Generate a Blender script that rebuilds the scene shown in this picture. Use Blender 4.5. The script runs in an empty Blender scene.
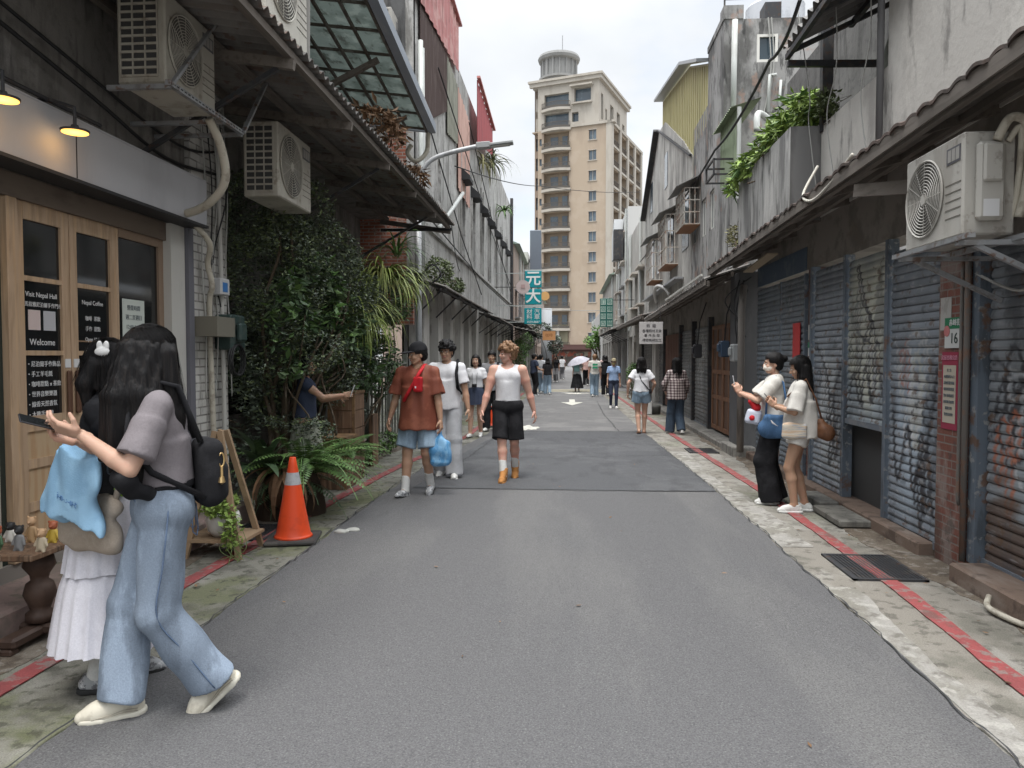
import bpy,math,random
import numpy as np
from mathutils import Vector,Matrix,Euler
R=math.radians
scene=bpy.context.scene
COL=scene.collection
rng=np.random.default_rng(7)
random.seed(7)
FPX=740.0
PITCH=math.atan(28/FPX)
YAW=math.atan(55/FPX)
CAMLOC=Vector((0,0,1.6))
cam_data=bpy.data.cameras.new("camera")
cam_data.sensor_width=36
cam_data.lens=FPX/1024*36
cam_data.clip_start=0.05
cam_data.clip_end=3000
cam=bpy.data.objects.new("camera",cam_data)
COL.objects.link(cam)
cam.location=CAMLOC
cam.rotation_euler=(math.pi/2-PITCH,0,YAW)
scene.camera=cam
_CM=cam.rotation_euler.to_matrix()
def ax(axis,v,px,py):
 """where a sight line of the survey meets the plane axis=v (used only to measure the place)"""
 d=_CM@Vector(((px-512)/FPX,-(py-384)/FPX,-1))
 t=(v-CAMLOC[axis])/d[axis]
 return CAMLOC+d*t
def gp(px,py):
 p=ax(2,0.0,px,py)
 return p.x,p.y
def tag(o,label=None,cat=None,group=None,kind=None):
 if label:o["label"]=label
 if cat:o["category"]=cat
 if group:o["group"]=group
 if kind:o["kind"]=kind
 return o
def empty(name,loc=(0,0,0),rz=0.0,label=None,cat=None,group=None):
 o=bpy.data.objects.new(name,None)
 COL.objects.link(o)
 o.location=loc
 o.rotation_euler=(0,0,rz)
 o.empty_display_size=0.2
 return tag(o,label,cat,group)
def copy_tree(o,parent=None):
 c=o.copy()
 COL.objects.link(c)
 if parent is not None:
  c.parent=parent
 for ch in list(o.children):
  copy_tree(ch,c)
 return c
def wloc(p):
 v=Vector((0,0,0))
 while p is not None:
  v+=p.location
  p=p.parent
 return v
class MB:
 def __init__(s):
  s.v=[];s.f=[];s.m=[];s.n=0
 def add(s,verts,faces,mi=0):
  verts=np.asarray(verts,dtype=np.float64).reshape(-1,3)
  s.v.append(verts)
  k=s.n
  for f in faces:
   s.f.append([i+k for i in f]);s.m.append(mi)
  s.n+=len(verts)
  return s
 def box(s,x0,x1,y0,y1,z0,z1,mi=0):
  if x0>x1:x0,x1=x1,x0
  if y0>y1:y0,y1=y1,y0
  if z0>z1:z0,z1=z1,z0
  v=[(x0,y0,z0),(x1,y0,z0),(x1,y1,z0),(x0,y1,z0),(x0,y0,z1),(x1,y0,z1),(x1,y1,z1),(x0,y1,z1)]
  return s.add(v,[(0,3,2,1),(4,5,6,7),(0,1,5,4),(1,2,6,5),(2,3,7,6),(3,0,4,7)],mi)
 def bbox(s,x0,x1,y0,y1,z0,z1,b=0.01,mi=0):
  """box with chamfered edges"""
  if x0>x1:x0,x1=x1,x0
  if y0>y1:y0,y1=y1,y0
  if z0>z1:z0,z1=z1,z0
  b=min(b,(x1-x0)*.45,(y1-y0)*.45,(z1-z0)*.45)
  c=Vector(((x0+x1)/2,(y0+y1)/2,(z0+z1)/2));h=Vector(((x1-x0)/2,(y1-y0)/2,(z1-z0)/2))
  return s.obox(c,h*2,None,b,mi)
 def obox(s,c,size,rot=None,b=0.0,mi=0):
  h=[size[0]/2,size[1]/2,size[2]/2]
  vs=[];idx={}
  fs=[]
  if b<=0:
   for sx,sy,sz in [(-1,-1,-1),(1,-1,-1),(1,1,-1),(-1,1,-1),(-1,-1,1),(1,-1,1),(1,1,1),(-1,1,1)]:
    vs.append(Vector((sx*h[0],sy*h[1],sz*h[2])))
   fs=[(0,3,2,1),(4,5,6,7),(0,1,5,4),(1,2,6,5),(2,3,7,6),(3,0,4,7)]
  else :
   for sx in (-1,1):
    for sy in (-1,1):
     for sz in (-1,1):
      for a in range(3):
       p=[sx*(h[0]-b),sy*(h[1]-b),sz*(h[2]-b)]
       p[a]=(sx,sy,sz)[a]*h[a]
       idx[(sx,sy,sz,a)]=len(vs);vs.append(Vector(p))
   def orient(q,n):
    pts=[vs[i]for i in q]
    nn=(pts[1]-pts[0]).cross(pts[2]-pts[0])
    return tuple(q)if nn.dot(n)>0 else tuple(reversed(q))
   for a in range(3):
    u,w=[k for k in range(3)if k!=a]
    for sg in (-1,1):
     q=[]
     for su,sw in ((-1,-1),(1,-1),(1,1),(-1,1)):
      t=[0,0,0];t[a]=sg;t[u]=su;t[w]=sw
      q.append(idx[(t[0],t[1],t[2],a)])
     n=Vector((0,0,0));n[a]=sg
     fs.append(orient(q,n))
   for a in range(3):
    u,w=[k for k in range(3)if k!=a]
    for su in (-1,1):
     for sw in (-1,1):
      q=[]
      for sg,k in ((-1,u),(1,u),(1,w),(-1,w)):
       t=[0,0,0];t[a]=sg;t[u]=su;t[w]=sw
       q.append(idx[(t[0],t[1],t[2],k)])
      n=Vector((0,0,0));n[u]=su;n[w]=sw
      fs.append(orient(q,n))
   for sx in (-1,1):
    for sy in (-1,1):
     for sz in (-1,1):
      fs.append(orient([idx[(sx,sy,sz,k)]for k in range(3)],Vector((sx,sy,sz))))
  c=Vector(c)
  if rot is not None:
   vs=[rot@p for p in vs]
  return s.add([tuple(p+c)for p in vs],fs,mi)
 def bar(s,p,q,w=0.03,h=None,up=(0,0,1),mi=0,b=0.0):
  p=Vector(p);q=Vector(q);h=h or w
  d=q-p;L=d.length;d.normalize()
  u=Vector(up)
  if abs(d.dot(u))>.95:u=Vector((1,0,0))
  sx=d.cross(u).normalized();uu=sx.cross(d)
  rot=Matrix((sx,d,uu)).transposed()
  return s.obox((p+q)/2,(w,L,h),rot,b,mi)
 def tube(s,pts,r,n=8,cap=True,mi=0):
  pts=[Vector(p)for p in pts]
  k=len(pts)
  rs=[r]*k if not hasattr(r,'__len__')else list(r)
  prev=None;V=[]
  for i,p in enumerate(pts):
   t=(pts[min(i+1,k-1)]-pts[max(i-1,0)])
   if t.length<1e-9:t=Vector((0,0,1))
   t.normalize()
   if prev is None:
    a=Vector((0,0,1))if abs(t.z)<.9 else Vector((1,0,0))
    u=t.cross(a).normalized()
   else :
    u=(prev-t*prev.dot(t)).normalized()
   prev=u;w=t.cross(u)
   for j in range(n):
    an=2*math.pi*j/n
    V.append(tuple(p+(u*math.cos(an)+w*math.sin(an))*rs[i]))
  F=[]
  for i in range(k-1):
   for j in range(n):
    a=i*n+j;b_=i*n+(j+1)%n
    F.append((a,b_,b_+n,a+n))
  if cap:
   F.append(tuple(reversed(range(n))));F.append(tuple(range((k-1)*n,k*n)))
  return s.add(V,F,mi)
 def lathe(s,prof,c=(0,0,0),n=24,mi=0,cap=True):
  V=[]
  for r,z in prof:
   for j in range(n):
    a=2*math.pi*j/n
    V.append((c[0]+r*math.cos(a),c[1]+r*math.sin(a),c[2]+z))
  k=len(prof);F=[]
  for i in range(k-1):
   for j in range(n):
    a=i*n+j;b_=i*n+(j+1)%n
    F.append((a,b_,b_+n,a+n))
  if cap:
   F.append(tuple(reversed(range(n))));F.append(tuple(range((k-1)*n,k*n)))
  return s.add(V,F,mi)
 def prism(s,poly,axis,a,b_,mi=0):
  """polygon in the two other axes (in order) extruded along axis from a to b_"""
  o=[k for k in range(3)if k!=axis]
  V=[]
  for t in (a,b_):
   for u,w in poly:
    p=[0,0,0];p[axis]=t;p[o[0]]=u;p[o[1]]=w;V.append(p)
  n=len(poly)
  F=[tuple(reversed(range(n))),tuple(range(n,2*n))]
  for i in range(n):
   j=(i+1)%n
   F.append((i,j,j+n,i+n))
  return s.add(V,F,mi)
 def grid(s,P,mi=0,closeu=False):
  """P: array (nu,nv,3)"""
  P=np.asarray(P);nu,nv=P.shape[:2]
  F=[]
  for i in range(nu-(0 if closeu else 1)):
   i2=(i+1)%nu
   for j in range(nv-1):
    F.append((i*nv+j,i2*nv+j,i2*nv+j+1,i*nv+j+1))
  return s.add(P.reshape(-1,3),F,mi)
 def build_each(s,name,mats,parent=None,world=True,smooth=False,per=1):
  """every `per` added shapes become a part of their own"""
  out=[];k=0;fi=0
  for i in range(0,len(s.v),per):
   V=s.v[i:i+per];n=sum(len(q)for q in V);m=MB();m.v=V;m.n=n
   while fi<len(s.f)and min(s.f[fi])<k+n:
    m.f.append([j-k for j in s.f[fi]]);m.m.append(0);fi+=1
   k+=n;out.append(m.build(name,mats,parent,smooth,world))
  return out
 def build(s,name,mats,parent=None,smooth=False,world=True,fixn=True,label=None):
  me=bpy.data.meshes.new(name)
  V=np.concatenate(s.v)if s.v else np.zeros((0,3))
  if parent is not None and world:
   L=wloc(parent);V=V-np.array(L)
  me.from_pydata(V.tolist(),[],s.f)
  if not isinstance(mats,(list,tuple)):mats=[mats]
  for m in mats:me.materials.append(m)
  if len(mats)>1:me.polygons.foreach_set('material_index',s.m)
  if smooth:
   me.polygons.foreach_set('use_smooth',[True]*len(me.polygons))
  me.update()
  o=bpy.data.objects.new(name,me)
  COL.objects.link(o)
  if parent is not None:o.parent=parent
  if label:o["label"]=label
  return o
def mesh_np(name,V,F,mats,parent=None,smooth=True,mi=None):
 """fast mesh from numpy arrays; F is (n,k)"""
 me=bpy.data.meshes.new(name)
 V=np.ascontiguousarray(V,dtype=np.float32);F=np.ascontiguousarray(F,dtype=np.int32)
 n,k=F.shape
 me.vertices.add(len(V));me.vertices.foreach_set('co',V.ravel())
 me.loops.add(n*k);me.loops.foreach_set('vertex_index',F.ravel())
 me.polygons.add(n)
 me.polygons.foreach_set('loop_start',np.arange(0,n*k,k,dtype=np.int32))
 me.polygons.foreach_set('loop_total',np.full(n,k,dtype=np.int32))
 if not isinstance(mats,(list,tuple)):mats=[mats]
 for m in mats:me.materials.append(m)
 if mi is not None:me.polygons.foreach_set('material_index',np.asarray(mi,dtype=np.int32))
 me.polygons.foreach_set('use_smooth',np.full(n,smooth))
 me.update(calc_edges=True)
 me.validate()
 o=bpy.data.objects.new(name,me)
 COL.objects.link(o)
 if parent is not None:o.parent=parent
 return o
def simple(name,mb,mat_,label,cat,group=None,smooth=False,kind=None):
 return tag(mb.build(name,mat_,smooth=smooth),label,cat,group,kind)
_MC={}
def mat(name,base,layers=(),rough=0.8,metal=0.0,spec=0.35,bump=None,grain=0.0,alpha=None,emit=None,island=0.0,coat=0.0,sss=0.0,trans=0.0,transl=0.0,attr=None,brick=None,coord='Object'):
 """layers: (colour, noise scale, stretch xyz, lo, hi, amount)"""
 if name in _MC:return _MC[name]
 m=bpy.data.materials.new(name);m.use_nodes=True
 nt=m.node_tree;N=nt.nodes;L=nt.links
 bs=N['Principled BSDF']
 tc=N.new('ShaderNodeTexCoord')
 c=None
 def rgb(v):
  n=N.new('ShaderNodeRGB');n.outputs[0].default_value=(*v[:3],1);return n.outputs[0]
 if attr:
  a=N.new('ShaderNodeAttribute');a.attribute_name=attr;c=a.outputs['Color']
 elif brick:
  mp=N.new('ShaderNodeMapping');L.new(tc.outputs[coord],mp.inputs[0])
  mp.inputs['Rotation'].default_value=brick.get('rot',(R(90),0,0))
  b=N.new('ShaderNodeTexBrick');
  sp=N.new('ShaderNodeSeparateXYZ');cb=N.new('ShaderNodeCombineXYZ');L.new(tc.outputs[coord],sp.inputs[0])
  L.new(sp.outputs[brick.get('u','Y')],cb.inputs[0]);L.new(sp.outputs['Z'],cb.inputs[1])
  L.new(cb.outputs[0],b.inputs['Vector'])
  b.inputs['Color1'].default_value=(*brick['c1'],1);b.inputs['Color2'].default_value=(*brick['c2'],1)
  b.inputs['Mortar'].default_value=(*brick['mortar'],1)
  b.inputs['Scale'].default_value=1;b.inputs['Brick Width'].default_value=brick['w'];b.inputs['Row Height'].default_value=brick['h']
  b.inputs['Mortar Size'].default_value=brick['ms'];b.inputs['Mortar Smooth'].default_value=.2
  c=b.outputs['Color'];brick_fac=b.outputs['Fac']
 else :
  c=rgb(base)
 def mix(a_,b_,f,mode='MIX'):
  n=N.new('ShaderNodeMix');n.data_type='RGBA';n.blend_type=mode
  if hasattr(f,'is_linked')or not isinstance(f,(int,float)):L.new(f,n.inputs[0])
  else :n.inputs[0].default_value=f
  for s_,i in ((a_,6),(b_,7)):
   if isinstance(s_,(tuple,list)):n.inputs[i].default_value=(*s_[:3],1)
   else :L.new(s_,n.inputs[i])
  return n.outputs[2]
 def noise(scale,stretch,detail=7,rough_=.6,w=0):
  mp=N.new('ShaderNodeMapping');L.new(tc.outputs[coord],mp.inputs[0])
  mp.inputs['Scale'].default_value=stretch
  mp.inputs['Location'].default_value=(w*3.1,w*1.7,w*2.3)
  n=N.new('ShaderNodeTexNoise');n.inputs['Scale'].default_value=scale
  n.inputs['Detail'].default_value=detail;n.inputs['Roughness'].default_value=rough_
  L.new(mp.outputs[0],n.inputs['Vector'])
  return n.outputs['Fac']
 if island:
  g=N.new('ShaderNodeNewGeometry')
  hs=N.new('ShaderNodeHueSaturation');L.new(c,hs.inputs['Color'])
  mr=N.new('ShaderNodeMapRange');L.new(g.outputs['Random Per Island'],mr.inputs[0])
  mr.inputs[3].default_value=1-island;mr.inputs[4].default_value=1+island
  L.new(mr.outputs[0],hs.inputs['Value'])
  c=hs.outputs[0]
 for i,(lc,sc,st,lo,hi,am)in enumerate(layers):
  lo=.5+(lo-.5)*.5;hi=.5+(hi-.5)*.58
  f=noise(sc,st,w=i+1)
  mr=N.new('ShaderNodeMapRange');mr.interpolation_type='SMOOTHSTEP'
  L.new(f,mr.inputs[0]);mr.inputs[1].default_value=lo;mr.inputs[2].default_value=hi
  mr.inputs[3].default_value=0;mr.inputs[4].default_value=am
  c=mix(c,lc,mr.outputs[0])
 if grain:
  f=noise(140,(1,1,1),2,.5,w=9)
  mr=N.new('ShaderNodeMapRange');L.new(f,mr.inputs[0]);mr.inputs[1].default_value=.3;mr.inputs[2].default_value=.7
  mr.inputs[3].default_value=1-grain;mr.inputs[4].default_value=1+grain
  n=N.new('ShaderNodeVectorMath');n.operation='SCALE';L.new(c,n.inputs[0]);L.new(mr.outputs[0],n.inputs['Scale'])
  c=n.outputs[0]
 L.new(c,bs.inputs['Base Color'])
 bs.inputs['Roughness'].default_value=rough
 bs.inputs['Metallic'].default_value=metal
 bs.inputs['Specular IOR Level'].default_value=spec
 if coat:bs.inputs['Coat Weight'].default_value=coat
 if sss:
  bs.inputs['Subsurface Weight'].default_value=sss
  bs.inputs['Subsurface Radius'].default_value=(1,.35,.2);bs.inputs['Subsurface Scale'].default_value=.01
 if trans:bs.inputs['Transmission Weight'].default_value=trans
 if alpha is not None:bs.inputs['Alpha'].default_value=alpha
 if emit:
  bs.inputs['Emission Color'].default_value=(*emit[0],1);bs.inputs['Emission Strength'].default_value=emit[1]
 if bump:
  st,sc,stretch=bump
  f=noise(sc,stretch,5,.6,w=5)
  b=N.new('ShaderNodeBump');b.inputs['Strength'].default_value=st;b.inputs['Distance'].default_value=.01
  L.new(f,b.inputs['Height']);L.new(b.outputs[0],bs.inputs['Normal'])
  if brick:
   b2=N.new('ShaderNodeBump');b2.inputs['Strength'].default_value=.6;b2.inputs['Distance'].default_value=.006;b2.invert=True
   L.new(brick_fac,b2.inputs['Height']);L.new(b.outputs[0],b2.inputs['Normal']);L.new(b2.outputs[0],bs.inputs['Normal'])
 if transl:
  tl=N.new('ShaderNodeBsdfTranslucent');L.new(c,tl.inputs[0]);ms=N.new('ShaderNodeMixShader');ms.inputs[0].default_value=transl
  L.new(bs.outputs[0],ms.inputs[1]);L.new(tl.outputs[0],ms.inputs[2]);L.new(ms.outputs[0],N['Material Output'].inputs[0])
 _MC[name]=m
 return m
ONE=(1,1,1)
STREAK=(1.5,1.5,.40)
def concrete(name,base,dark=.5,lightc=None,rough=.9):
 b=base
 d1=tuple(x*.45 for x in b);d2=tuple(x*.2 for x in b);l=lightc or tuple(min(.75,x*1.35)for x in b)
 return mat(name,b,[(l,1.6,ONE,.45,.75,.7),(d1,2.2,STREAK,.5,.72,dark),(d2,5.5,(1.4,1.4,.2),.56,.75,dark),(d1,9,ONE,.52,.8,.5)],rough=rough,bump=(.5,18,ONE),grain=.12)
GLASS_DARK=mat('dark_glass',(.012,.014,.015),rough=.06,spec=.6)
GLASS_BLUE=mat('window_glass',(.04,.06,.075),[((.12,.15,.17),1.2,ONE,.45,.6,.8)],rough=.12,spec=.6)
BLACK=mat('black_plastic',(.012,.012,.013),rough=.5)
STEEL=mat('galvanised_steel',(.32,.33,.34),[((.18,.17,.16),6,ONE,.45,.7,.7),((.16,.07,.03),11,ONE,.6,.75,.7)],rough=.5,metal=.5)
RUST=mat('rusty_steel',(.09,.05,.035),[((.16,.09,.05),8,ONE,.45,.65,.8),((.03,.02,.02),5,ONE,.5,.7,.8)],rough=.85,bump=(.4,40,ONE))
DARKMETAL=mat('dark_painted_metal',(.035,.036,.04),[((.09,.08,.07),6,ONE,.5,.75,.6),((.07,.035,.02),12,ONE,.6,.75,.6)],rough=.6)
WHITE_PAINT=mat('white_paint',(.62,.61,.57),[((.4,.38,.33),4,STREAK,.5,.75,.5)],rough=.6)
AC_CREAM=mat('aged_cream_casing',(.38,.36,.31),[((.25,.23,.19),5,(1,1,.35),.48,.72,.6),((.12,.09,.06),11,ONE,.62,.8,.5)],rough=.55)
AC_WHITE=mat('grubby_white_casing',(.41,.395,.36),[((.28,.26,.23),5,(1,1,.35),.5,.75,.6),((.13,.11,.09),12,ONE,.62,.8,.5)],rough=.5)
PIPE_CREAM=mat('cream_pipe_wrap',(.45,.42,.35),[((.22,.19,.15),9,ONE,.5,.7,.6)],rough=.7)
CABLE=mat('black_cable',(.02,.02,.021),rough=.6)
CABLE_GREY=mat('pale_cable',(.35,.35,.33),rough=.6)
WOOD_OAK=mat('oak_frame_wood',(.42,.30,.20),[((.31,.21,.13),4,(6,6,.5),.42,.65,.7),((.52,.35,.2),3,(8,8,.4),.5,.7,.5)],rough=.5,bump=(.15,30,(4,4,.4)))
WOOD_OLD=mat('old_weathered_wood',(.17,.10,.06),[((.07,.045,.03),4,(6,6,.5),.42,.65,.8),((.26,.17,.11),7,(5,5,.3),.55,.7,.7)],rough=.8,bump=(.4,30,(4,4,.4)))
def text_obj(name,body,size,loc,rot,mt,parent=None,align='CENTER',extrude=.0012,sx=1.0,bold=0.0):
 cu=bpy.data.curves.new(name,'FONT')
 cu.body=body;cu.size=size;cu.align_x=align;cu.align_y='CENTER';cu.extrude=extrude
 cu.offset=bold
 cu.space_line=1.0;cu.resolution_u=3
 cu.materials.append(mt)
 o=bpy.data.objects.new(name,cu);COL.objects.link(o)
 o.rotation_euler=rot;o.scale=(sx,1,1)
 if parent is not None:
  o.parent=parent;o.location=Vector(loc)-wloc(parent)
 else :o.location=loc
 _TEXTS.append(o)
 return o
_TEXTS=[]
def bake_texts():
 dg=bpy.context.evaluated_depsgraph_get()
 for o in _TEXTS:
  ev=o.evaluated_get(dg)
  me=bpy.data.meshes.new_from_object(ev)
  n=bpy.data.objects.new(o.name,me);COL.objects.link(n)
  n.parent=o.parent;n.location=o.location;n.rotation_euler=o.rotation_euler;n.scale=o.scale
  nm=o.name
  bpy.data.objects.remove(o);n.name=nm
 _TEXTS.clear()
def _rot(v):
 return np.array(v,dtype=np.float64)
class SDF:
 """smooth union of tapered limbs, ellipsoids and cut cones on a voxel grid, meshed with surface nets"""
 def __init__(s,k=0.02):
  s.ops=[];s.k=k
 def cap(s,a,b,ra,rb=None,flat=None,k=None,op='+'):
  s.ops.append(('c',_rot(a),_rot(b),ra,rb if rb is not None else ra,flat,k,op));return s
 def tube(s,a,b,ra,rb=None,flat=None,k=None,op='+'):
  s.ops.append(('t',_rot(a),_rot(b),ra,rb if rb is not None else ra,flat,k,op));return s
 def ell(s,c,r,rot=None,k=None,op='+'):
  s.ops.append(('e',_rot(c),_rot(r),rot,0,None,k,op));return s
 def box(s,c,h,rot=None,r=.01,k=None,op='+'):
  s.ops.append(('b',_rot(c),_rot(h),rot,r,None,k,op));return s
 def mesh(s,vox,noise=None,post=None):
  lo=np.full(3,1e9);hi=np.full(3,-1e9);bbs=[]
  for t,a,b,ra,rb,flat,k,op in s.ops:
   kk=s.k if k is None else k
   if t in 'ct':
    m=max(ra,rb)*(1.0 if flat is None else max(1.0,flat[2]if len(flat)>2 else 1.0))
    l=np.minimum(a,b)-m;h=np.maximum(a,b)+m
   elif t=='e':
    m=b.max();l=a-m;h=a+m
   else :
    m=np.linalg.norm(b)+rb;l=a-m;h=a+m
   l=l-kk-3*vox;h=h+kk+3*vox
   bbs.append((l,h))
   if op=='+':
    lo=np.minimum(lo,l);hi=np.maximum(hi,h)
  n=np.ceil((hi-lo)/vox).astype(int)+1
  D=np.full(n,1.0,dtype=np.float32)
  for (t,a,b,ra,rb,flat,k,op),(l,h)in zip(s.ops,bbs):
   i0=np.clip(np.floor((l-lo)/vox).astype(int),0,n);i1=np.clip(np.ceil((h-lo)/vox).astype(int)+1,0,n)
   if (i1<=i0).any():continue
   xs=[lo[q]+vox*np.arange(i0[q],i1[q])for q in range(3)]
   P=np.stack(np.meshgrid(*xs,indexing='ij'),-1)
   kk=s.k if k is None else k
   if t in 'ct':
    d=P-a;ba=b-a;L2=ba@ba+1e-12
    tt=(d@ba)/L2;tc=np.clip(tt,0,1)
    r=ra+(rb-ra)*tc
    q=d-ba*(tc if t=='c' else tt)[...,None]
    if flat is not None:
     nv=np.array(flat[0],dtype=float);nv/=np.linalg.norm(nv)
     q=q+nv*((q@nv)*(flat[1]-1))[...,None]
    dist=np.linalg.norm(q,axis=-1)-r
    if t=='t':
     L=math.sqrt(L2)
     dist=np.maximum(dist,np.maximum(-tt,tt-1)*L)
   elif t=='e':
    d=P-a
    if ra is not None:d=d@np.array(ra)
    q=np.linalg.norm(d/b,axis=-1)
    dist=(q-1)*b.min()*.5+(q-1)*.5*np.linalg.norm(d,axis=-1)/np.maximum(q,1e-6)
   else :
    d=P-a
    if ra is not None:d=d@np.array(ra)
    q=np.abs(d)-(b-rb)
    dist=np.linalg.norm(np.maximum(q,0),axis=-1)+np.minimum(q.max(-1),0)-rb
   sl=tuple(slice(i0[q],i1[q])for q in range(3))
   cur=D[sl]
   if op=='-':dist=-dist
   if op=='+':
    if kk>0:
     hh=np.clip(.5+.5*(dist-cur)/kk,0,1)
     D[sl]=dist*(1-hh)+cur*hh-kk*hh*(1-hh)
    else :D[sl]=np.minimum(cur,dist)
   elif op in '-&':
    if kk>0:
     hh=np.clip(.5-.5*(dist-cur)/kk,0,1)
     D[sl]=dist*(1-hh)+cur*hh+kk*hh*(1-hh)
    else :D[sl]=np.maximum(cur,dist)
  if noise is not None or post is not None:
   m=D<.06
   idx=np.argwhere(m)
   if len(idx):
    P=lo+idx*vox
    dd=D[m]
    if noise is not None:dd=dd+noise(P)
    if post is not None:dd=post(P,dd)
    D[m]=dd
  return surface_nets(D,lo,vox)
def surface_nets(D,lo,vox):
 ins=D<0
 S=ins[:-1,:-1,:-1].astype(np.int8)
 cnt=np.zeros(S.shape,dtype=np.int8)
 for dx in (0,1):
  for dy in (0,1):
   for dz in (0,1):
    cnt+=ins[dx:dx+S.shape[0],dy:dy+S.shape[1],dz:dz+S.shape[2]]
 act=(cnt>0)&(cnt<8)
 cells=np.argwhere(act)
 if len(cells)==0:return np.zeros((0,3)),np.zeros((0,4),int)
 ids=np.full(S.shape,-1,dtype=np.int64);ids[act]=np.arange(len(cells))
 acc=np.zeros((len(cells),3));w=np.zeros(len(cells))
 co=[(0,0,0),(1,0,0),(0,1,0),(1,1,0),(0,0,1),(1,0,1),(0,1,1),(1,1,1)]
 vals=[D[cells[:,0]+c[0],cells[:,1]+c[1],cells[:,2]+c[2]]for c in co]
 for i in range(8):
  for j in range(i+1,8):
   a=np.array(co[i]);b=np.array(co[j])
   if np.abs(a-b).sum()!=1:continue
   m=(vals[i]<0)!=(vals[j]<0)
   t=vals[i][m]/(vals[i][m]-vals[j][m])
   acc[m]+=a+(b-a)*t[:,None];w[m]+=1
 V=lo+(cells+acc/w[:,None])*vox
 F=[]
 for axis in range(3):
  o1,o2=[(1,2),(2,0),(0,1)][axis]
  sl0=[slice(None)]*3;sl1=[slice(None)]*3
  sl0[axis]=slice(0,-1);sl1[axis]=slice(1,None)
  A=ins[tuple(sl0)];B=ins[tuple(sl1)]
  e=np.argwhere(A!=B)
  e=e[(e[:,o1]>0)&(e[:,o2]>0)&(e[:,o1]<S.shape[o1])&(e[:,o2]<S.shape[o2])&(e[:,axis]<S.shape[axis])]
  if not len(e):continue
  q=[]
  for d1,d2 in ((-1,-1),(0,-1),(0,0),(-1,0)):
   c=e.copy();c[:,o1]+=d1;c[:,o2]+=d2
   q.append(ids[c[:,0],c[:,1],c[:,2]])
  q=np.stack(q,1)
  flip=~A[e[:,0],e[:,1],e[:,2]]
  q[flip]=q[flip][:,::-1]
  F.append(q[(q>=0).all(1)])
 return V,np.concatenate(F)
def relax(V,F,it=1,f=.5):
 for _ in range(it):
  acc=np.zeros_like(V);c=np.zeros(len(V))
  for a,b in ((0,1),(1,2),(2,3),(3,0)):
   np.add.at(acc,F[:,a],V[F[:,b]]);np.add.at(acc,F[:,b],V[F[:,a]])
   np.add.at(c,F[:,a],1);np.add.at(c,F[:,b],1)
  V=V+f*(acc/np.maximum(c,1)[:,None]-V)
 return V
def join_np(parts):
 Vs=[];Fs=[];n=0
 for V,F in parts:
  Vs.append(V);Fs.append(F+n);n+=len(V)
 return np.concatenate(Vs),np.concatenate(Fs)
def folds(amp=.006,freq=22,seed=0,vert=.35):
 r=np.random.default_rng(seed)
 ph=r.uniform(0,6.28,12);di=r.normal(size=(6,3));di/=np.linalg.norm(di,axis=1)[:,None];di[:,2]*=vert
 def f(P):
  w=np.sin(P@(di[0]*freq*.45)+ph[0])+np.sin(P@(di[1]*freq*.5)+ph[1])
  a=np.sin(P@(di[2]*freq)+1.6*w+ph[2])+.7*np.sin(P@(di[3]*freq*1.7)+1.9*w+ph[3])+.4*np.sin(P@(di[4]*freq*2.9)-1.5*w+ph[4])
  return amp*a*.5
 return f
CLOUD=3.9
EXPO=1.55
def vnoise(x,seed=0,f=1.0):
 r=np.random.default_rng(seed);t=0
 for i in range(5):
  t=t+np.sin(np.asarray(x)*f*(1.9**i)+r.uniform(0,6.28))/(1.6**i)
 return t/2.2
CONC_BASE=mat('pavement_concrete',(.205,.19,.165),[((.28,.27,.245),1.1,ONE,.45,.68,.7),((.13,.125,.105),2.6,ONE,.48,.72,.75),((.32,.31,.285),3.5,(1,.35,1),.56,.76,.5),((.07,.065,.055),9,ONE,.56,.72,.6),((.13,.15,.08),.8,ONE,.56,.72,.3)],rough=.93,bump=(.7,26,ONE),grain=.22)
CONC_MOSS=mat('mossy_concrete',(.20,.195,.165),[((.30,.29,.26),1.5,ONE,.5,.7,.6),((.11,.105,.09),3,ONE,.46,.7,.8),((.115,.13,.05),.9,ONE,.50,.66,.6),((.06,.06,.045),10,ONE,.55,.7,.7)],rough=.95,bump=(.7,26,ONE),grain=.22)
ASPH=mat('asphalt',(.103,.102,.105),[((.134,.132,.131),.7,(1.3,.25,1),.42,.66,.7),((.105,.105,.108),1.6,(1,.5,1),.48,.8,.4),((.17,.168,.165),120,ONE,.62,.78,.8),((.06,.06,.062),95,ONE,.60,.74,.8)],rough=.86,spec=.3,bump=(.6,120,ONE),grain=.28)
ASPH_D=mat('asphalt_patch',(.074,.076,.081),[((.10,.102,.106),1.1,ONE,.45,.7,.7),((.055,.056,.06),2.6,(1,.4,1),.5,.7,.6),((.13,.13,.13),60,ONE,.62,.74,.7)],rough=.86,spec=.3,bump=(.5,130,ONE),grain=.22)
ASPH_L=mat('asphalt_pale',(.135,.133,.133),[((.185,.182,.178),1.1,ONE,.45,.7,.7),((.12,.118,.118),2.6,(1,.4,1),.5,.7,.6)],rough=.88,bump=(.5,130,ONE),grain=.2)
RED_PAINT=mat('worn_red_paint',(.27,.065,.065),[((.20,.055,.055),4,ONE,.45,.7,.7),((.20,.165,.15),14,ONE,.52,.70,.85),((.12,.08,.07),6,(1,.4,1),.60,.74,.7)],rough=.85,bump=(.4,40,ONE),grain=.15)
WHITE_ROAD=mat('road_marking_white',(.55,.54,.48),[((.3,.29,.27),9,ONE,.52,.7,.8)],rough=.8)
YELL_ROAD=mat('road_marking_pale_yellow',(.48,.43,.28),[((.25,.24,.2),7,ONE,.45,.7,.8)],rough=.85)
GROUND=tag(MB().box(-900,900,-40,1500,-.6,-.03).build('ground',concrete('ground_far',(.2,.19,.175))),kind='structure')
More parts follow.
